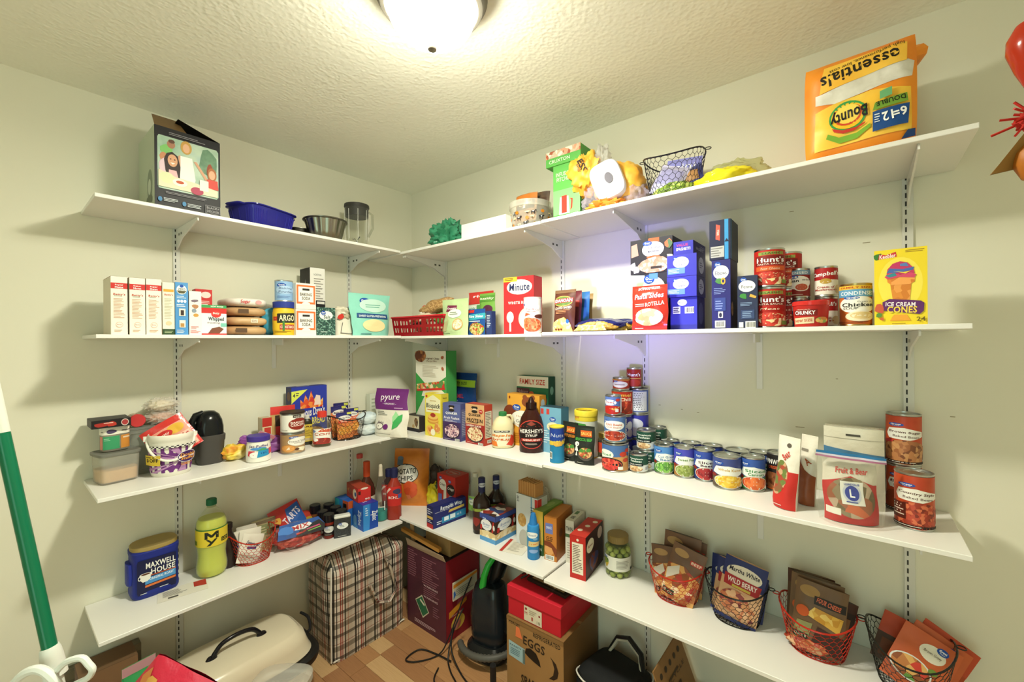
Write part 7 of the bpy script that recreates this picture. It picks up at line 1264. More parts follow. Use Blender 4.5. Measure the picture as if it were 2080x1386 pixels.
carton('foil_box', 'long navy foil wrap box with white lettering', 'box', pl, .052, '#22285e', [('r', 0, 0, 1, 1, '#242a6a'), ('t', .55, .80, .68, .24, 'Reynolds Wrap', '#eef0f6', 0, .15, 1), ('p', [(.45, .52), (.95, .56), (.95, .68), (.48, .64)], '#d8b45a'), ('l', .05, .68, .5, .72, 1, '#c8c8d8'), ('p', [(.25, .12), (1, .14), (1, .46), (.25, .4)], '#2f86b8'), ('r', .32, .2, .46, .38, '#dfeaf2'), ('r', .5, .2, .66, .4, '#dfeaf2'), ('t', .78, .3, .14, .14, 'sq ft', '#e6f0f6', 0, .1), ('l', .1, .12, .26, .3, 2, '#dfe2ee')], left=[('r', 0, 0, 1, 1, '#22265a'), ('l', .1, .6, .9, .9, 3, '#cfd2e2'), ('r', .05, .42, .95, .54, '#d8b45a'), ('r', .0, 0, 1, .2, '#b83030'), ('l', .1, .24, .9, .38, 2, '#cfd2e2')], top=[('r', 0, 0, 1, 1, '#272c68')])
# clear bottle, two navy capped bottles
c, r, h = cyl(z, 949, 978, 1057, 985)
H = ony(962, 960, c.y).z-z
t, s = lathe_thing('vinegar_bottle', 'clear vinegar bottle with a green label', 'bottle', (c, r, H), [(.9, 0), (1, .02), (1, .62), (.85, .74), (.45, .86), (.38, .9), (.38, .95)], '#f0f0e4:c'); lid_part(t, 'cap', r*.42, H*.92, H, '#cfcbb8', 20)
wrap(t, s, [('r', 0, 0, 1, 1, '#8fb85a'), ('e', .45, .6, .32, .24, '#e8ece0'), GV(.25, .82, .2, 1.), ('t', .46, .58, .44, .12, 'Vinegar', '#4a6a3a', 0, .1), ('l', .3, .1, .7, .24, 2, '#6a9040')], H*.2, H*.52, pi*r)
for k, (px, q, yt, lb) in enumerate([(985, .155, 972, 'dark bottle with a navy cap nearer the clear vinegar'), (1008, .052, 966, 'dark bottle with a navy cap behind the popcorn box')]):
    p = ony(px, 1010, -q) if k else Vector((.728, -q, 0)); H = ony(px, yt, -q).z-z
    t, s = lathe_thing('sauce_bottle', lb, 'bottle', (Vector((p.x, -q, z)), .044, H), [(.9, 0, 3), (1, .03, 3), (1, .5, 3), (.9, .58), (.42, .68), (.36, .74)], '#241812:g', 0, 'navy capped bottles', 'bottle_body', 28, 3)
    lid_part(t, 'cap', .017, H*.70, H, '#1f2350', 22)
    wrap(t, [(.017, .017, H*.7), (.017, .017, H)], [('e', .55, .6, .4, .14, '#c8ccd8'), ('t', .55, .6, .6, .1, 'OZO', '#23264e', 0, 0, 1)], H*.7, H*.99, pi*.017, name='cap_print')
    wrap(t, s, [('r', 0, 0, 1, 1, '#3a2018'), ('r', .0, .86, .6, .98, '#8a9a3a'), BLOB(.3, .4, .2, .2, '#8a2c24', 9, .2, 3)], H*.08, H*.48, pi*.044)
# popcorn box
pl = wa(z, (975, 1095), (1008, 1108), 1040); H_ = pl[3]
a, b, c_ = onz(975, 1095, z), onz(1007, 1108, z), onz(1048, 1085, z)
rz = atan2(c_.y-b.y, c_.x-b.x); W_ = (c_-b).length; D_ = (b-a).length
v = ray(1007, 1052); k = ((b-CAM).x/v.x + (b-CAM).y/v.y)/2; H_ = (CAM+v*k).z-z
pop = [('r', 0, 0, 1, 1, '#3a2018'), ('r', 0, 0, 1, .18, '#5a9ad0'), ('p', [(0, .16), (1, .16), (1, .36), (.5, .42), (0, .36)], 'v#e6cfa0#d8b880#f2e4c4:60'), ('r', 0, .82, 1, 1, '#3a4a90'), GV(.3, .84, .3, .7), ('e', .42, .62, .34, .2, '#e8e8ea'), ('t', .44, .64, .44, .09, 'Butter', '#4a6aa8', 0, .15), ('l', .3, .53, .64, .56, 1, '#5a9ad0'), ('p', [(.76, .4), (.86, .4), (.92, .8), (.84, .8)], '#b8302c'), BLOB(.9, .6, .07, .1, '#e6e0d8', 8, .2, 4), BLOB(.1, .5, .07, .1, '#b8302c', 8, .2, 6)]
carton('popcorn_box', 'blue and brown microwave popcorn box standing cornerwise', 'box', ((b+c_)/2, rz, W_, H_), D_, '#3a2a40', pop, left=pop, top=[('r', 0, 0, 1, 1, 'v#3a2018#8a2c24#d8d0c8#2a3a68:30')])
# crackers
pl = wr(z, 1046, 1094, 1112, 1005, .165)
px_ = wa(z, (1047, 1112), (1085, 1118), 1010)
t = carton('cracker_carton', 'tall white cracker carton with a vertical blue name stripe', 'carton', (Vector((ony(1070, 1060, -.15).x, -.15, z)), -.06, .125, ony(1070, 1008, -.15).z-z), .07, '#cfd4d4', [('r', 0, 0, 1, 1, '#d6dada'), ('r', .7, .02, .74, 1, '#3f8ab0'), ('t', .84, .6, .75, .17, 'PREMIUM', '#23282e', -90, 0, 1), ('r', .88, .7, 1, .98, '#c8342e'), ('e', .28, .5, .2, .13, 'v#c8a060#b88a48:90'), ('e', .36, .14, .22, .18, '#b8b4ac'), ('p', [(.6, .0), (.72, .1), (.72, .3), (.6, .34)], '#c8443c'), ('r', .5, .02, .58, .34, '#8ab0a8'), ('l', .04, .84, .16, .96, 4, '#6a6e70')], right=[('r', 0, 0, 1, 1, '#b8bcb4'), ('r', 0, .7, .4, .98, '#c8342e')], top=[('r', 0, 0, 1, 1, '#a8a89c')])
H_ = t['top']-z; W_ = .125
m = MB()
for i in range(22): m.box(-.055+i*.0046, -.028, H_-.02, -.0512+i*.0046, .028, H_+.058+.002*(i % 3), ['#c08a50', '#b47c44', '#ca985c'][i % 3])
m.build('cracker_sleeve', t, 0)
t = thing('cracker_sleeve_bag', 'clear crumpled sleeve bag behind the white cracker carton', 'bag', (*col_at(1104, .055, z).xy, z), 0)
blob(t, 'clear_film', (0, 0, .12), (.035, .03, .12), '#dcd6c8:t', .25, 9, 4, 5, 0)
# green box, orange box, spray can
t = carton('cracker_carton', 'green and yellow cracker carton beside the white one', 'carton', (Vector((ony(1098, 1080, -.175).x-.012, -.175, z)), 0, .05, ony(1100, 1040, -.175).z-z), .16, '#6a8a3a', [('r', 0, 0, 1, 1, '#d8b44a'), BLOB(.4, .7, .3, .12, '#e0a84a', 9, .3, 2), BLOB(.6, .45, .3, .12, '#ecc878', 9, .3, 3), ('r', 0, 0, 1, .25, '#3a5a3a'), ('t', .5, .14, .7, .06, 'THIN', '#e6e0cc', 0, 0, 1)], top=[('r', 0, 0, 1, 1, '#7a9a48'), BLOB(.5, .6, .3, .2, '#9ab060', 9, .2, 3)])
t = carton('cracker_carton', 'orange cracker carton turned edge on beside the blue spray can', 'carton', wa(z, (1106, 1136), (1131, 1143), 1052), .165, '#b8722c', [('r', 0, 0, 1, 1, '#c27a32'), ('r', .1, .62, .7, .86, '#6a78b8'), ('t', .4, .76, .44, .06, 'SNACK', '#dfe2f2', 0, 0, 1), ('t', .42, .52, .5, .07, 'OG', '#3a2418', 0, 0, 1), ('l', .15, .44, .7, .49, 1, '#5a3a24'), ('e', .4, .25, .38, .12, '#d89a5c'), ('p', [(.0, .34), (.6, .3), (.9, .12), (1, .12), (1, .3), (.5, .44), (0, .44)], '#7a3a1c'), ('b', .45, .07, .7, .11)], right=[('r', 0, 0, 1, 1, '#b06a2a'), ('e', .25, .6, .12, .1, '#8a5a3a')], top=[('r', 0, 0, 1, 1, '#bc762e')])
c, r, h = cyl(z, 1068, 1093, 1139, 1070)
H = h*1.0
t, s = lathe_thing('cheese_spray_can', 'bright blue cheese spray can with a blue nozzle', 'can', (c, r, H), [(.94, 0), (1, .015), (1, .94), (.9, .985), (.7, 1.0)], '#2f86c8', 0, None, 'can_body')
MB().loft([(r*.7, r*.7, H), (r*.62, r*.62, H*1.08), (r*.45, r*.45, H*1.24), (r*.36, r*.36, H*1.32)], '#2a78bc', 20).build('nozzle', t)
m = MB()
for k in range(10): m.wire((r*.64*cos(k*.63), r*.64*sin(k*.63), H*1.02), (r*.44*cos(k*.63), r*.44*sin(k*.63), H*1.25), .001, '#2670b0')
m.build('nozzle_rib', t)
wrap(t, s, [('e', .4, .78, .34, .1, '#eef0ee'), ('t', .4, .78, .44, .06, 'Cheese', '#3a6a9a', 0, .1), ('p', [(.2, .40), (.8, .42), (.86, .56), (.24, .58)], '#d8c48a'), ('p', [(.3, .46), (.74, .48), (.7, .52), (.3, .5)], '#d88a4a'), ('e', .5, .26, .24, .06, '#8aa8d8'), ('e', .6, .66, .12, .04, '#7ab0dc')], H*.03, H*.93, pi*r)
t = thing('receipt', 'small printed card with a red edge lying before the cracker carton', 'paper', (*onz(1048, 1112, z).xy, z+.0006), .25)
MB().box(-.055, -.06, 0, .055, .06, .0008, '#e2dccd').build('paper_sheet', t, 0)
prints(t, [('r', 0, 0, .14, 1, '#b8342c'), ('l', .25, .15, .85, .85, 8, '#b0a898')], .11, .12, lambda a, b, o: (a-.055, b-.06, .0008+o), 'sheet_print')
# ---- second run of the bottom shelf
z = ZB[3]
carton('cracker_carton', 'narrow white and green thin cracker carton', 'carton', wa(z, (1149, 1142), (1166, 1147), 1058), .12, '#d8d4c4', [('r', 0, 0, 1, 1, '#dcd8ca'), ('r', 0, .6, 1, .68, '#4a6a44'), ('t', .5, .8, .8, .1, 'THIN', '#3a3a34', 0, 0, 1), ('l', .2, .1, .7, .5, 7, '#a8a494')], right=[('r', 0, 0, 1, 1, '#cfcaba'), ('e', .3, .6, .1, .1, '#6a7a5a')], top=[('r', 0, 0, 1, 1, '#d6d2c2'), ('r', .2, .6, .6, .9, '#5a7a54'), ('t', .5, .3, .7, .16, 'GOOD THINS', '#3a3a34', 90, 0, 1)])
a, b = onz(1158, 1172, z), onz(1190, 1182, z)
pl = wa(z, (1158, 1172), (1190, 1182), 1090)
carton('rice_carton', 'red flavoured rice carton with nutrition panel facing out', 'carton', pl, .19, '#8a2018', [('r', 0, 0, 1, 1, '#b82a24'), ('r', .14, .12, .84, .84, '#e6dcc8'), ('l', .18, .16, .8, .8, 16, '#6a5a50'), ('e', .5, .91, .08, .03, '#e6dcc8')], right=[('r', 0, 0, 1, 1, '#3a1c1e'), ('e', .25, .72, .2, .16, '#e6dcc8'), ('t', .25, .72, .24, .06, 'Rice', '#8a2c24', 0, .1, 1), BLOB(.45, .28, .3, .2, 'v#6a2a1e#8a4a2a#3a3a6a:40', 10, .2, 3), ('e', .8, .8, .14, .14, '#d8b8b0')], top=[('r', 0, 0, 1, 1, '#bc3028'), ('e', .3, .3, .16, .06, '#e6dcc8'), ('e', .5, .55, .16, .06, '#e6dcc8'), ('e', .7, .82, .16, .06, '#e6dcc8')])
# olive jar
c, r, h = cyl(z, 1226, 1279, 1178, 1100)
t, s = lathe_thing('olive_jar', 'glass jar of green olives with a tan lid', 'jar', (c, r, h), [(.86, 0), (.96, .03), (1, .1), (1, .64), (.95, .74), (.78, .86), (.74, .9), (.74, .96)], '#f2f3e2:c', 0, None, 'jar_glass')
lid_part(t, 'lid', r*.8, h*.88, h*1.06, '#8a7444', ribs=32)
rr_ = random.Random(3); m = MB()
for j in range(6):
    for i in range(9):
        a_ = 2*pi*(i+.5*(j % 2))/9; R = r*.76; cx_, cy_, cz_ = R*cos(a_), R*sin(a_), h*(.08+.125*j)
        q = r*.24; vs = []; 
        m.loft([(q*.45, q*.45, cz_-q*.9, 2, cx_, cy_), (q*.9, q*.9, cz_-q*.45, 2, cx_, cy_), (q, q, cz_, 2, cx_, cy_), (q*.9, q*.9, cz_+q*.45, 2, cx_, cy_), (q*.45, q*.45, cz_+q*.9, 2, cx_, cy_)], ['#8d9a48', '#a0aa58', '#7e8a3e'][(i+j) % 3], 10)
m.loft([(r*.6, r*.6, .006), (r*.62, r*.62, h*.78)], '#727c36', 16).build('olive_fill', t, 60, 'stuff')
wrap(t, s, [('r', .0, 0, 1, 1, '#d8d6ca'), BLOB(.15, .5, .12, .36, 'v#7a8a3a#c8a83c#4a6a34:60', 9, .2, 3), GV(.14, .86, .14, 1.4), ('l', .46, .2, .92, .8, 6, '#9a988c'), ('r', .84, .04, .94, .22, '#3a3a38')], h*.2, h*.56, pi*r)
# wire baskets with packets
def pbasket(lbl, xl, xr, yb_, yt_, col, sad, packs, ry, turn=0., nv=8, mid=None):
    p = onz((xl+xr)/2 if mid is None else mid, yb_, z); c = Vector((p.x, p.y+ry*.74, z))
    if c.y > -ry-.004: c.y = -ry-.004
    w = (ony(xr, yt_, c.y).x-ony(xl, yt_, c.y).x)/2; H = ony((xl+xr)/2, yt_, c.y-ry).z-z
    wire_basket('wire_basket', lbl, c, turn, w*.93, ry, H, sad, col, .70, 28, nv)
    global BR; BR = (w*.93, ry); return c, w*.93, H
def pk(nm, lb, c, dx, dy, w0, h0, it, body, ti, ro, grp, seed, dz=.006):
    dx *= .55; dy *= .78; w0 = min(w0, BR[0]*1.42)
    pouch(nm, lb, 'packet', (Vector((c.x+dx, c.y+dy, z+dz)), 0, w0, h0), .014, body, it, 'flat', ti, grp, seed, roll=ro, wrinkle=.003)
soup_it = lambda t1: [('r', 0, 0, 1, 1, 'w#5e4332#7d5a42:9'), ('e', .3, .86, .22, .07, '#a8865a'), ('r', .6, .74, .96, .82, '#b8302a'), ('t', .78, .78, .3, .05, t1, '#f0dcc8', 0, 0, 1), ('p', [(0, .0), (1, .0), (1, .5), (.5, .66), (0, .6)], 'v#b86a34#d8a05a#8a4a24#e8d0a8#a8382a:45'), ('p', [(.05, .3), (.4, .5), (.35, .64), (.02, .5)], '#d8cfc0'), ('r', .05, .06, .4, .16, '#3a3a2a'), ('t', .22, .11, .28, .06, '8 oz', '#d8d0b8')]
c, w0, H = pbasket('red wire basket with brown soup packets beside the olive jar', 1306, 1420, 1228, 1172, '#b02c1e:g', .012, None, .082)
for k, (dx, dy, a0, h0, ti, ro, lb) in enumerate([(.03, -.05, .115, .195, -.14, .24, 'brown soup packet leaning foremost with its corner up in the red basket'), (-.028, -.03, .12, .172, -.12, -.12, 'brown soup packet tilted toward the olive jar in the red basket'), (.015, .01, .13, .215, -.08, .05, 'tall brown soup packet behind two others in the red basket'), (.03, .04, .13, .20, -.06, .08, 'brown soup packet hindmost in the red basket')]):
    pk('soup_packet', lb, c, dx-.06*sin(ro), dy, a0, h0, soup_it(['BEEF', 'STEW', 'PORK', 'CHILI'][k]), '#3a281e', ti, ro, 'brown soup packets', 100+k)
muf = lambda: [('r', 0, 0, 1, 1, 'w#c8946a#dcb088:8'), ('p', [(0, .66), (1, .6), (1, 1), (0, 1)], '#2c3468'), ('e', .5, .78, .42, .13, '#e2d8c8'), ('t', .5, .82, .72, .075, 'Martha White', '#2a2634', 0, .1, 1), ('p', [(.08, .54), (.9, .52), (.94, .7), (.06, .72)], '#a8282c'), ('t', .5, .64, .7, .08, 'WILD BERRY', '#f6e8e0', 0, 0, 1), ('r', .28, .54, .72, .58, '#c8b04a'), ('e', .4, .32, .36, .18, 'v#b86a44#c88a5c#8a3a34#d8a880:70'), ('e', .7, .2, .24, .14, 'v#b86a44#c88a5c#7a3034#d8a880:70'), ('r', 0, 0, 1, .06, '#2c3468')]
c, w0, H = pbasket('black wire basket with berry muffin packets between two red baskets', 1422, 1555, 1272, 1210, '#1f1d1c:g', .012, None, .086)
for k, (dx, dy, a0, h0, ti, ro, lb) in enumerate([(.012, -.05, .125, .20, -.14, .18, 'berry muffin packet foremost in the black basket'), (-.02, -.015, .125, .178, -.10, .14, 'berry muffin packet second in the black basket'), (.045, .01, .11, .15, -.06, .12, 'navy muffin packet low at the side of the black basket'), (-.05, .03, .12, .172, -.05, .05, 'navy muffin packet hindmost in the black basket')]):
    pk('muffin_mix_packet', lb, c, dx-.07*sin(ro), dy, a0, h0, muf() if k < 2 else [('r', 0, .6, 1, 1, '#2c3468'), ('e', .5, .72, .4, .1, '#d8d0c4'), ('t', .5, .74, .6, .06, 'White', '#2a2634', 0, .1, 1)], '#c89c74' if k < 2 else '#343a6a', ti, ro, 'berry muffin packets', 110+k)
chz = lambda: [('r', 0, 0, 1, 1, 'w#5e452c#745638:9'), ('e', .28, .86, .2, .08, '#9a7a4a'), ('r', .38, .7, .98, .82, '#26221e'), ('t', .66, .76, .46, .07, 'FOUR CHEESE', '#d86a4a', -6, .1, 1), ('p', [(.25, .52), (.9, .4), (.95, .62), (.4, .66)], 'v#d8a840#c8902c#e8c468:60'), ('e', .18, .55, .13, .08, '#c85a2a'), ('p', [(0, .1), (.35, .2), (.4, .42), (.1, .4)], '#8a8a5a'), ('p', [(.4, .12), (1, .05), (1, .36), (.5, .4)], '#3a241c'), ('r', .04, .16, .34, .24, '#2a2a1c'), ('t', .19, .2, .24, .05, 'Quick 8', '#d8d0b0')]
c, w0, H = pbasket('large red wire basket with brown potato packets', 1572, 1740, 1342, 1274, '#b52c1c:g', .014, None, .092)
for k, (dx, dy, a0, h0, ti, ro, lb) in enumerate([(.0, -.055, .125, .20, -.12, .10, 'cheese potato packet foremost in the large red basket'), (-.012, -.03, .13, .205, -.10, .06, 'potato packet second in the large red basket'), (-.025, .0, .13, .20, -.08, .04, 'potato packet third in the large red basket'), (.05, .01, .10, .16, -.06, .18, 'dark potato packet low at the side of the large red basket'), (-.035, .04, .12, .195, -.04, .02, 'potato packet hindmost in the large red basket')]):
    pk('potato_packet', lb, c, dx-.07*sin(ro), dy, a0, h0, chz() if k < 2 else [('r', 0, .82, 1, 1, '#4a2c20'), ('r', .1, .3, .9, .7, '#8a5a34')], '#50381f' if k != 3 else '#34241c', ti, ro, 'brown potato packets', 120+k)
for k in range(5):
    t = thing('potato_packet', 'crinkled red brown packet lying in the bottom of the large red basket', 'packet', (c.x-.02, c.y-.035, z+.024), .2*k, 'packets in the basket bottom') if k < 1 else None
    if t: blob(t, 'packet_body', (.0, .0, 0), (.055, .028, .018), 'v#a8402a#c8744a#7a2c1c#d8a880:50', .2, 9, 3, 5)
grv = lambda: [('r', 0, 0, 1, 1, 'w#b04a24#c8602c:7'), ('e', .58, .74, .22, .14, '#e2dccb'), GV(.7, .86, .2, 1.), ('t', .58, .74, .3, .06, 'Brown Gravy', '#5a4a3a', 0, .1), ('e', .38, .34, .36, .2, '#d8d8d4'), ('e', .38, .34, .33, .18, 'v#b8743c#8a4a24#d8a45c#5a8a3a#c83a2a:60'), ('e', .7, .48, .08, .05, '#6a8a3a')]
c, w0, H = pbasket('black wire basket with orange gravy packets at the shelf end', 1752, 1950, 1398, 1345, '#24231f:g', .022, None, .10, .0, 8, 1848)
for k, (dx, dy, a0, h0, ti, ro, lb) in enumerate([(.0, -.05, .12, .15, -.45, .45, 'orange gravy packet lying foremost in the shelf end basket'), (.03, -.02, .12, .15, -.45, .5, 'orange gravy packet second in the shelf end basket'), (.055, .01, .12, .15, -.45, .55, 'orange gravy packet third in the shelf end basket'), (-.03, .045, .12, .13, -.45, .3, 'dark gravy packet low in the shelf end basket')]):
    pk('gravy_packet', lb, c, dx-.04*sin(ro), dy-.03, a0, h0, grv() if k < 2 else [('r', 0, .55, 1, 1, '#b8482a'), ('r', .1, .1, .9, .45, '#6a3a20')], '#a8441f' if k < 3 else '#4a3224', ti, ro, 'orange gravy packets', 130+k, .02)
# ================================================================== on the floor
# plaid zip bag
def plaid():
    m, nt, bs = _new('plaid_weave'); tc = _node(nt, 'ShaderNodeTexCoord'); sx = _node(nt, 'ShaderNodeSeparateXYZ'); nt.links.new(tc.outputs['UV'], sx.inputs[0])
    def ramp(out, stops, base):
        fr = _node(nt, 'ShaderNodeMath', operation='FRACT'); ml = _node(nt, 'ShaderNodeMath', operation='MULTIPLY'); ml.inputs[1].default_value = 1/.105
        nt.links.new(out, ml.inputs[0]); nt.links.new(ml.outputs[0], fr.inputs[0]); rp = _node(nt, 'ShaderNodeValToRGB'); rp.color_ramp.interpolation = 'CONSTANT'
        e = rp.color_ramp.elements; e[0].position = 0; e[0].color = lin(base); e[1].position = .999; e[1].color = lin(base)
        for p_, c_ in stops: q = e.new(p_); q.color = lin(c_)
        nt.links.new(fr.outputs[0], rp.inputs[0]); return rp.outputs[0]
    st = [(.12, '#3a3a38'), (.2, '#e8e2da'), (.26, '#3a3a38'), (.3, '#e8e2da'), (.42, '#a84a40'), (.47, '#e8e2da'), (.51, '#a84a40'), (.55, '#e8e2da'), (.62, '#4a4640'), (.68, '#cfc6ba'), (.78, '#b86a4a'), (.8, '#cfc6ba')]
    a = ramp(sx.outputs[0], st, '#d8d2c8'); b = ramp(sx.outputs[1], [(.1, '#5a564e'), (.24, '#e8e2da'), (.5, '#8a8478'), (.72, '#e8e2da'), (.8, '#a86a5a'), (.83, '#e8e2da')], '#d8d2c8')
    mx = _node(nt, 'ShaderNodeMix'); mx.data_type = 'RGBA'; mx.blend_type = 'MULTIPLY'; mx.inputs[0].default_value = .85
    nt.links.new(a, mx.inputs[6]); nt.links.new(b, mx.inputs[7]); nt.links.new(mx.outputs[2], bs.inputs['Base Color']); bs.inputs['Roughness'].default_value = .38
    return m
PLAID = plaid()
t = thing('plaid_bag', 'plaid woven plastic storage bag standing on the floor', 'bag', (.145, -.47, 0), pi/2)
bw, bd, bh = .43, .25, .52
m = MB()
def pb(u, v):
    a = 2*pi*u-pi/2; n = 7; x, y = sup(a+1e-4, n); top = max(0, v-.8)/.2
    k = 1-.10*top-.04*(1-v); zz = v*bh*(1-.07*top*abs(x)) - .05*top*(x > 0)*x
    w_ = noise.noise(Vector((x*2.2, y*3, v*3)))*.014 + noise.noise(Vector((x*6, y*6, v*9)))*.006
    return (bw/2*x*k*(1+w_*1.4), (bd/2*y*(1-.35*top))*(1+w_*2.2)+w_*.4, max(0.001, zz+w_*.4*(v > .1)))
N, K = 96, 26
vs = [pb(i/N, j/K) for j in range(K+1) for i in range(N)]; fs = [(j*N+i, j*N+(i+1) % N, (j+1)*N+(i+1) % N, (j+1)*N+i) for j in range(K) for i in range(N)]
tp = [i for i in range(K*N, K*N+N)]; fs.append(tuple(tp)); fs.append(tuple(range(N-1, -1, -1)))
m.add(vs, fs, PLAID); o = m.build('bag_body', t, 60)
def uvs(o, f):
    uv = o.data.uv_layers.new(name='UVMap')
    for p_ in o.data.polygons:
        for li in p_.loop_indices:
            v = o.data.vertices[o.data.loops[li].vertex_index].co; uv.data[li].uv = f(v, p_.normal)
uvs(o, lambda v, n: (v.x if abs(n.y) > .6 else (v.y if abs(n.x) > .5 else v.x), v.z if abs(n.z) < .7 else v.y))
m = MB()
for s in (-1, 1):
    m.tube([(.07, -bd/2-.012, .40), (.10, -bd/2-.02, .33), (.13, -bd/2-.022, .22), (.09, -bd/2-.02, .17), (.02, -bd/2-.02, .20), (-.02, -bd/2-.014, .30)], .008, PLAID, 6); break
o = m.build('carry_strap', t, 60); uvs(o, lambda v, n: (v.z*.4+v.y*3, v.x))
MB().tube([(-bw*.40, 0, bh*.985), (0, .0, bh*1.0), (bw*.36, 0, bh*.95)], .005, '#4a4a4c', 6).build('zipper', t)
MB().tube([(-bw*.46, -bd*.47, .012), (bw*.46, -bd*.47, .012)], .004, '#e0dcd2', 6).build('piping_edge', t)
MB().tube([(-bw*.475, -bd*.45, .012), (-bw*.48, -bd*.46, bh*.5), (-bw*.46, -bd*.42, bh*.86)], .004, '#e6e2da', 6).build('piping_edge', t)

# maroon diaper style box, open, with things inside
t = carton('product_carton', 'open maroon carton with a green diamond printed on it', 'carton', (Vector((.418, -.25, 0)), 0, .305, .405), .235, '#4a1f30',
    [('r', 0, 0, 1, 1, 'w#48202f#552538:6'), ('l', .02, .62, .30, .97, 12, '#8a5a68'), ('l', .40, .60, .84, .94, 12, '#8a5a68'), ('l', .44, .46, .84, .56, 4, '#8a5a68'), ('t', .62, .58, .36, .025, 'WARNING', '#cfb0b8', 0, 0, 1), ('t', .62, .44, .36, .025, 'WARNING', '#cfb0b8', 0, 0, 1), ('p', [(.22, .34), (.40, .44), (.58, .26), (.42, .15)], '#cfc8b0'), ('p', [(.24, .335), (.40, .42), (.56, .26), (.42, .17)], '#2a6a4a'), ('p', [(.34, .36), (.46, .31), (.47, .335), (.36, .38)], '#dcd8c4'), ('l', .68, .24, .84, .38, 5, '#8a5a68'), ('l', .2, .05, .8, .1, 3, '#cfb0b8')],
    right=[('r', 0, 0, 1, 1, '#8a1c28'), ('p', [(.08, .28), (.6, .38), (.6, .44), (.08, .36)], '#d8922c'), ('e', .34, .18, .2, .09, '#d8b04a'), ('e', .3, .16, .12, .06, '#c87a6a'), ('t', .3, .29, .3, .03, 'Family', '#d8b8a8', 0, .15), ('p', [(.3, .4), (.9, .46), (.9, .62), (.4, .56)], '#a8485a')])
for q in list(t.children):
    if q.name.startswith('flap_seam'): bpy.data.objects.remove(q)
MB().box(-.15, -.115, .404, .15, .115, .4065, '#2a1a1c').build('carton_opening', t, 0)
MB().add([(-.15, -.118, .405), (.15, -.118, .405), (.15, -.135, .44), (-.15, -.13, .448), (-.15, -.116, .405), (.15, -.116, .405), (.15, -.132, .44), (-.15, -.127, .448)], [(0, 1, 2, 3), (7, 6, 5, 4), (0, 3, 7, 4), (1, 5, 6, 2), (3, 2, 6, 7)], '#b9a48c').build('top_flap', t, 0)
t = carton('inner_carton', 'tan corrugated box set into the maroon carton', 'carton', (Vector((.46, -.205, .408)), 0, .19, .10), .17, '#9a7a4c', [('p', [(.6, 0), (1, 0), (1, 1), (.45, 1)], '#a8885a')], top=[('r', 0, 0, 1, 1, '#8a8270'), BLOB(.3, .5, .2, .2, '#b0aa9a', 9, .3, 2)])
t = thing('yard_stick', 'long wooden slat lying across the maroon carton', 'wood slat', (.39, -.262, .475), .02, None, (.05, .10, .02))
MB().box(-.145, -.011, -.009, .15, .011, .009, '#b8843f', .001).build('slat_body', t, 0)
t = thing('wood_stick', 'short pale wooden stick upright beside the wooden slat', 'stick', (.30, -.235, .408), 0, None, (.0, -.12, 0))
MB().box(-.01, -.006, 0, .01, .006, .135, '#c8a070', .001).build('stick_body', t, 0)
t = thing('magazine', 'white and orange folded magazine jammed beside the maroon carton', 'magazine', (.582, -.13, .20), pi/2, None, (0, 0, pi/2))
MB().box(-.085, -.004, 0, .085, .004, .09, '#cfc8b0', .001).build('magazine_body', t, 0)
prints(t, [('p', [(0, .7), (1, .85), (1, 1), (0, .9)], '#d88a2c'), ('l', .1, .2, .9, .6, 4, '#8a8a80'), ('p', [(0, .1), (.1, .3), (.06, .55), (0, .5)], '#3a6ab0')], .17, .09, lambda a, b, o: (a-.085, -.004-o, b), 'cover_print')

# steam vacuum
vx, vy = .775, -.15
t = thing('vacuum_cleaner', 'dark vacuum cleaner with a bright green handle', 'vacuum cleaner', (vx, vy, 0), .2)
MB().loft([(.10, .09, .005, 3), (.108, .098, .02, 3), (.105, .095, .05, 3), (.085, .075, .07, 3)], '#1c1e1f:g', 32).build('base', t)
MB().loft([(.078, .062, .06, 3), (.088, .072, .10, 3), (.092, .074, .20, 3), (.082, .066, .29, 3), (.070, .056, .33, 3), (.066, .05, .335, 3)], '#20262b:g', 36).build('dust_tank', t)
MB().loft([(.03, .03, .335, 2, 0, .02), (.045, .035, .36, 2, .01, .03), (.05, .04, .43, 2, .025, .045), (.035, .03, .485, 2, .03, .05)], '#17191a:g', 24).build('motor_head', t)
MB().tube([(-.02, -.04, .325), (-.012, -.035, .38), (.0, -.02, .425), (.02, .005, .46), (.045, .03, .48)], [.017, .0155, .0145, .013, .012], '#37c04a:g', 12).build('handle', t)
hs = []; 
for i in range(44):
    a = -2.6+i/43*2.75; hs.append(Vector((.145*cos(a)*1.0, .125*sin(a)-.01, .055+.03*(i/43))))
m = MB(); m.tube(hs, [.0165 if i % 2 else .0135 for i in range(44)], '#57554f', 10); m.build('ribbed_hose', t, 60)
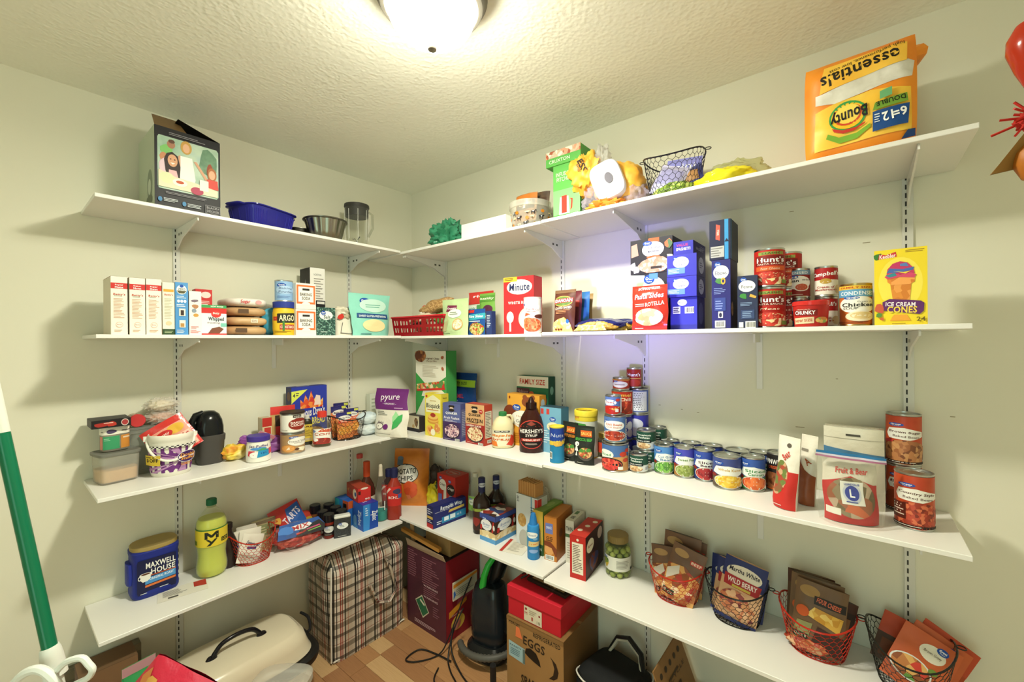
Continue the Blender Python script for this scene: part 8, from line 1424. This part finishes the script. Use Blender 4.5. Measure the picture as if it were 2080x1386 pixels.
# cords
rr_ = random.Random(9)
cords = [[(.60, -.10, .28), (.60, -.16, .2), (.61, -.27, .06), (.60, -.33, .008), (.55, -.42, .006), (.50, -.44, .006), (.50, -.36, .006), (.58, -.33, .006), (.68, -.32, .01)],
         [(.66, -.22, .20), (.64, -.27, .10), (.66, -.32, .02), (.72, -.36, .006), (.80, -.40, .006), (.78, -.46, .006), (.70, -.44, .006), (.66, -.38, .006)],
         [(.645, -.27, .14), (.66, -.30, .05), (.74, -.33, .008), (.84, -.36, .006), (.90, -.35, .006), (.86, -.42, .006), (.80, -.47, .006)]]
def smooth(pts, n=6):
    P = [Vector(p) for p in pts]; out = []
    for i in range(len(P)-1):
        p0, p1, p2, p3 = P[max(0, i-1)], P[i], P[i+1], P[min(len(P)-1, i+2)]
        for k in range(n):
            s = k/n; out.append(.5*((2*p1)+(p2-p0)*s+(2*p0-5*p1+4*p2-p3)*s*s+(3*p1-p0-3*p2+p3)*s*s*s))
    return out+[P[-1]]
for k, cpts in enumerate(cords):
    t = thing('power_cord', ['thin black cord looping out toward the laminate in front of the maroon carton', 'thin black cord hanging beside the dark vacuum', 'thin black cord curling beneath the grey hose'][k], 'cord', cpts[-1], 0, 'black cords')
    o = MB().tube([p-Vector(cpts[-1]) for p in smooth(cpts)], .0035, '#1c1b1a', 6).build('cord_cable', t)
t = thing('brush_head', 'black brush head with red bristles on the floor', 'brush', (1.02, -.415, 0), .35)
MB().box(-.035, -.022, 0, .035, .022, .05, '#1e1d1d', .004).build('brush_block', t, 0)
m = MB()
for i in range(7):
    for j in range(4): m.loft([(.0032, .0032, .05, 2, -.03+i*.01, -.015+j*.01), (.0036, .0036, .068, 2, -.03+i*.01, -.015+j*.01)], '#d8302a', 6)
m.build('bristle', t, 0)
t = thing('vacuum_wand', 'short black plastic wand leaning against the egg carton', 'wand', (.965, -.345, 0), 0, None, (.1, .08, 0))
MB().loft([(.014, .014, 0), (.016, .016, .05), (.013, .013, .06), (.013, .013, .16)], '#1b1b1c', 16).build('wand_tube', t)

# egg carton and red box
t = carton('egg_carton', 'brown corrugated egg carton under the red box', 'carton', (Vector((1.143, -.30, 0)), .02, .275, .35), .28, '#8f6c42',
    [('r', 0, 0, 1, 1, 'w#966f42#a07a4c:5'), ('t', .14, .945, .2, .045, 'PERISH', '#2a211a', 0, 0, 1), ('t', .72, .92, .46, .05, 'REFRIGERATED', '#2a211a', 0, 0, 1), ('t', .5, .80, .38, .10, 'EGGS', '#2a211a', -3, 0, 1), ('p', [(.34, .66), (.36, .72), (.44, .745), (.54, .72), (.6, .65), (.62, .59), (.5, .61), (.4, .635)], '#17130f'), ('p', [(.78, .77), (.88, .72), (.92, .64), (.9, .57), (.84, .53), (.76, .52), (.83, .58), (.85, .66), (.82, .73)], '#2a1c14'), ('p', [(.04, .54), (.34, .52), (.34, .70), (.04, .72)], '#9ab8c0'), ('r', .30, .525, .34, .69, '#5a7070'), ('t', .17, .675, .22, .02, 'FANCY', '#3a5a68', 0, 0, 1), ('l', .07, .57, .27, .65, 4, '#5a7a88'), ('p', [(.17, .80), (.3, .80), (.24, .92), (.18, .92)], '#e0784a'), ('t', .52, .34, .5, .11, 'SPARTAN', '#2a2118', 0, 0, 1), ('r', 0, .96, 1, 1, '#85633c')], right=[('r', 0, 0, 1, 1, '#7a5c38')], top=[('r', 0, 0, 1, 1, '#8a683f'), ('r', 0, .47, 1, .53, '#a08a5c')])
zt = .351
t = thing('shoe_box', 'bright red shoe box with a white size label on the egg carton', 'box', (1.13, -.162, zt), .02)
MB().box(-.128, -.126, 0, .128, .126, .09, '#c01f2e', .001).build('box_base', t, 0)
MB().box(-.132, -.13, .074, .132, .13, .122, '#cc2436', .0015).build('box_lid', t, 0)
prints(t, [('r', .32, .04, .66, .54, '#d8cfb8'), ('r', .34, .4, .38, .48, '#8a2c30'), ('r', .6, .34, .63, .4, '#8a2c30'), ('l', .42, .28, .58, .46, 3, '#a89c84'), ('t', .36, .3, .05, .1, 'M', '#a84a40'), ('t', .48, .18, .03, .12, '1', '#a84a40'), ('t', .6, .14, .06, .1, '10', '#6a5a48')], .256, .12, lambda a, b, o: (a-.128, -.1265-o, b), 'size_label_print')
t = thing('photo_frame', 'stack of dark picture frames lying on the red box', 'picture frame', (1.155, -.175, zt+.1235), -.06)
MB().box(-.10, -.055, 0, .10, .075, .012, '#2a2018', .002).box(-.082, -.04, .0118, .082, .06, .0125, '#a8926a').build('frame_border', t, 0)
t = thing('photo_frame', 'upper tilted dark picture frame resting on the lower frame', 'picture frame', (1.165, -.14, zt+.138), -.14)
MB().box(-.105, -.05, 0, .105, .09, .012, '#231b15', .002).box(-.086, -.034, .0118, .086, .074, .0125, '#8a7450').build('frame_border', t, 0)
t = thing('frame_easel', 'black wire easel lying at the end of the picture frames', 'easel', (1.03, -.20, zt+.1235), .2)
MB().tube([(-.01, -.03, .004), (.015, -.02, .018), (.0, .0, .024), (-.015, .02, .018), (.01, .035, .006)], .004, '#1c1815', 6).tube([(-.02, .0, .004), (.02, .01, .03)], .003, '#1c1815', 6).build('easel_wire', t)

# lunch bag
t = thing('lunch_bag', 'black insulated lunch bag with white piping', 'bag', (1.425, -.165, 0), -.18)
bw, bd, bh = .235, .22, .245
s = [(bw*.5, bd*.5, .002, 6), (bw*.52, bd*.52, .02, 6), (bw*.5, bd*.5, bh*.8, 6), (bw*.48, bd*.47, bh*.93, 5), (bw*.40, bd*.38, bh, 4)]
MB().loft(s, '#17191b:k', 44).build('bag_body', t)
ring = lambda z0, f: [(bw*f*sup(2*pi*i/40, 6)[0], bd*f*sup(2*pi*i/40, 6)[1], z0+.012*sin(4*pi*i/40)) for i in range(40)]
MB().tube(ring(bh*.86, .5), .0032, '#d4d0c6', 6, True).build('white_piping', t)
MB().tube([(-bw*.3, bd*.3, bh*.98), (-bw*.2, bd*.4, bh*1.2), (0, bd*.44, bh*1.27), (bw*.25, bd*.4, bh*1.16), (bw*.34, bd*.3, bh*.97)], .011, '#1b1c1d', 8).build('top_handle', t)
MB().tube([(-bw*.29, bd*.29, bh*.99), (-bw*.19, bd*.385, bh*1.19), (0, bd*.42, bh*1.25), (bw*.24, bd*.385, bh*1.14), (bw*.33, bd*.29, bh*.98)], .0085, '#b8b4a4', 6).build('handle_piping', t)
MB().loft([(bw*.36, .004, .03, 4, 0, -bd*.52), (bw*.4, .012, .06, 4, 0, -bd*.52), (bw*.4, .012, bh*.62, 4, 0, -bd*.52), (bw*.34, .004, bh*.68, 4, 0, -bd*.52)], '#141517:k', 28).build('front_pocket', t)
MB().tube([(-bw*.38, -bd*.58, bh*.64), (-bw*.2, -bd*.6, bh*.67), (.05, -bd*.6, bh*.62), (bw*.36, -bd*.58, bh*.5)], .0032, '#d4d0c6', 6).build('white_piping', t)
# open cardboard carton with raised flap
t = thing('cardboard_carton', 'open brown cardboard carton with a raised printed flap', 'carton', (1.93, -.16, 0), 0)
m = MB(); cw, cd2, ch = .50, .26, .23
for (x0, y0, x1, y1) in ((-cw/2, -cd2/2, cw/2, -cd2/2+.004), (-cw/2, cd2/2-.004, cw/2, cd2/2), (-cw/2, -cd2/2, -cw/2+.004, cd2/2), (cw/2-.004, -cd2/2, cw/2, cd2/2)): m.box(x0, y0, 0, x1, y1, ch, '#7a5a36')
m.box(-cw/2, -cd2/2, 0, cw/2, cd2/2, .004, '#6a4c2c').build('carton_body', t, 0)
A_, B_, C_, D2 = Vector((-cw/2, -cd2/2-.0, ch)), Vector((-cw/2, cd2/2, ch)), Vector((-cw/2-.06, cd2/2-.01, ch+.17)), Vector((-cw/2-.06, -cd2/2+.0, ch+.17))
tk = Vector((.004, 0, .001))
MB().add([A_, B_, C_, D2, A_+tk, B_+tk, C_+tk, D2+tk], [(0, 3, 2, 1), (4, 5, 6, 7), (0, 1, 5, 4), (1, 2, 6, 5), (2, 3, 7, 6), (3, 0, 4, 7)], '#8f6a40').build('raised_flap', t, 0)
E2 = (B_-A_); G2 = (D2-A_); nrm = E2.cross(G2).normalized()
if nrm.x < 0: nrm = -nrm
prints(t, [('e', .2+.0*i, .15+.16*i, .05, .04, '#3a2c1e') for i in range(5)]+[('l', .38, .1, .44, .9, 1, '#4a3826'), ('t', .45, .5, .7, .07, 'RECYCLE', '#4a3826', 90), ('l', .6, .15, .66, .85, 1, '#4a3826')], 1., 1., lambda a, b, o: tuple(A_+tk+E2*b+G2*(1-a)+nrm*o), 'flap_print')

# roaster oven
t = thing('roaster_oven', 'cream enamel roaster oven with a black rim and black lid handle', 'roaster oven', (.238, -1.05, 0), pi/2)
L2, W2 = .27, .172
MB().loft([(L2*.86, W2*.84, .015, 4), (L2*.93, W2*.92, .03, 4), (L2*.97, W2*.96, .17, 4), (L2*.97, W2*.96, .19, 4)], '#d6cbb0', 56).build('oven_body', t)
MB().loft([(L2*.97, W2*.97, .165, 4), (L2*1.03, W2*1.05, .17, 4), (L2*1.045, W2*1.075, .185, 4), (L2*1.045, W2*1.075, .198, 4), (L2*1.0, W2*1.0, .206, 4), (L2*.90, W2*.88, .2, 4)], '#1a1918', 56).build('rim', t)
MB().loft([(L2*.93, W2*.90, .2, 4), (L2*.945, W2*.92, .207, 4), (L2*.92, W2*.89, .218, 4), (L2*.88, W2*.85, .25, 4), (L2*.85, W2*.80, .275, 4), (L2*.80, W2*.74, .284, 4), (L2*.78, W2*.70, .292, 4), (L2*.74, W2*.66, .295, 4)], '#ddd3ba:g', 56).build('lid', t)
m = MB(); m.tube(smooth([(-.085, 0, .296), (-.075, 0, .312), (-.05, 0, .335), (0, 0, .343), (.05, 0, .335), (.075, 0, .312), (.085, 0, .296)], 4), .0085, '#17161a:g', 10); m.build('lid_handle', t)
MB().loft([(.02, .012, .294, 2, -.088), (.016, .01, .303, 2, -.086)], '#17161a:g', 16).build('handle_foot', t)
MB().loft([(.02, .012, .294, 2, .088), (.016, .01, .303, 2, .086)], '#17161a:g', 16).build('handle_foot', t)
m = MB()
for sx in (-.16, .16): m.loft([(.003, .003, .291, 2, sx), (.002, .002, .294, 2, sx)], '#5a5246', 8)
m.build('vent_dot', t)
MB().tube(smooth([(L2*1.03, .02, .19), (L2*1.1, .02, .20), (L2*1.12, .05, .235), (L2*1.06, .09, .25)]), .006, '#17161a', 8).build('side_grip', t)
MB().loft([(.006, .004, .172, 2, .08, -W2*1.06), (.005, .004, .182, 2, .08, -W2*1.06)], '#8a6a30:m', 8).build('latch_stud', t)

# clutter at the left end under the shelf
pl = wl(0, 190, 287, 1386, 1306, .10)
carton('storage_carton', 'grey brown cardboard carton against the wall under the shelf end', 'carton', (Vector((.05, onx(287, 1330, .05).y-.115, 0)), pi/2, .23, onx(285, 1306, .05).z), .045, '#6a6250', [('r', 0, .93, 1, 1, '#7a705a')])
p = onx(228, 1360, .26)
carton('cookie_tin_box', 'low dark red box with white lettering under the shelf end', 'box', (Vector((.27, -1.425, 0)), pi/2, .14, onx(228, 1352, .27).z), .10, '#5a3a28', [('r', 0, 0, 1, .8, '#a83420'), ('r', 0, .8, 1, 1, '#7a5a40'), ('t', .7, .62, .4, .1, 'Cello', '#e8d8c4', 0, .15, 1)], top=[('r', 0, 0, 1, 1, '#6a5038')])
p = onx(283, 1360, .47)
pouch('candy_packet', 'green and white candy packet standing beside the pink bag', 'packet', (Vector((.47, p.y, 0)), pi/2+.15, .08, onx(285, 1342, .47).z), .04, '#3a9a5a:f', [('r', .04, .04, .96, .96, '#3a9a5a'), ('r', 0, .95, 1, 1, '#b88a90'), BLOB(.4, .8, .2, .05, '#dce8dc', 9, .3, 2), ('t', .5, .72, .6, .08, 'Mint', '#e6f2e6', 12, .15, 1)], 'pillow', 0, seed=140)
# pink red bag close to the camera
q = CAM+ray(385, 1386)*1.12; qt = CAM+ray(322, 1338)*1.12
t = thing('pink_bag', 'large pinkish red bag with a pointed corner in the foreground clutter', 'bag', (q.x-.02, q.y, 0), YAW)
H_ = q.z+.02
m = MB()
def pbag(u, v, s):
    x = (u-.5)*.30; zz = v*(H_ + .045 - .16*max(0, u-.28) - .35*max(0, .25-u)); e = (1-abs(2*u-1)**4)
    return (x, s*.07*e*(1-v**5*.97)*(.7+.3*v)+.008*noise.noise(Vector((x*12, v*7, s)))*e, zz)
m.grid(lambda u, v: pbag(u, v, -1), 20, 14, '#d8304a:f'); m.grid(lambda u, v: pbag(u, v, 1), 20, 14, '#d8304a:f', True); m.build('bag_body', t, 60)
prints(t, [('p', [(.05, .93), (.2, .9), (.24, .97), (.12, .99)], '#e08a4a'), ('p', [(.12, .90), (.26, .86), (.3, .93), (.2, .95)], '#e8b05a')], .30, H_, lambda a, b, o: (lambda r_: (r_[0], r_[1]-o, r_[2]))(pbag(a/.30, min(1, b/H_), -1)), 'front_print', .02, .001)
q = CAM+ray(545, 1386)*1.18
t = thing('white_lid', 'translucent white plastic lid edge beside the pink bag', 'lid', (q.x-.05, q.y+.055, 0), YAW)
zt_ = q.z-.055
MB().loft([(.07, .05, 0, 3), (.075, .055, zt_-.02, 3), (.082, .062, zt_-.015, 3), (.082, .062, zt_+.004, 3), (.07, .05, zt_+.012, 3), (.03, .02, zt_+.016, 3)], '#d9d6cc:t', 36).build('lid_shell', t)
# twist mop with green pole
d_ = .90
P0 = CAM+ray(103, 1325)*d_; P1 = CAM+ray(4, 880)*d_; dr = (P1-P0).normalized(); base = P0-dr*(P0.z/dr.z)
t = thing('twist_mop', 'twist mop with a green pole and white plastic handle loops', 'mop', (base.x, base.y, 0), 0)
L_ = lambda p_: p_-Vector((base.x, base.y, 0))
MB().tube([L_(P0), L_(P1)], .0125, '#0f6a48:g', 18).build('green_pole', t)
MB().tube([L_(P1), L_(P1+dr*.25)], .0128, '#d6d8cc', 16).build('upper_pole', t)
MB().tube([L_(base), L_(P0)], .011, '#cfd2c8', 14).build('lower_pole', t)
MB().tube([L_(P0-dr*.05), L_(P0-dr*.01), L_(P0+dr*.004), L_(P0+dr*.012)], [.019, .018, .0165, .0145], '#dcddd4', 18).build('twist_collar', t)
def loop(pts, dd, r_, nm):
    MB().tube([L_(CAM+ray(*p_)*dd) for p_ in pts], r_, '#e2e3dc', 8, True).build(nm, t)
def sm2(pts): 
    o_ = smooth([(a, b, 0) for a, b in pts+[pts[0]]], 4); return [(v.x, v.y) for v in o_[:-1]]
loop(sm2([(112, 1368), (135, 1345), (165, 1337), (180, 1350), (188, 1362), (178, 1378), (150, 1392), (118, 1410)]), .87, .0062, 'handle_loop')
loop(sm2([(20, 1400), (45, 1372), (75, 1360), (100, 1372), (118, 1400), (90, 1425), (50, 1425)]), .86, .0085, 'handle_loop')
m = MB()
for k in range(26):
    a = 2*pi*k/26; q = Vector((.035*cos(a), .035*sin(a), 0)); m.tube([(0, 0, .16), tuple(q*1.0+Vector((0, 0, .1))), tuple(q*2.2+Vector((0, 0, .006)))], .006, '#d8d8d0', 5)
m.build('mop_fringe', t)
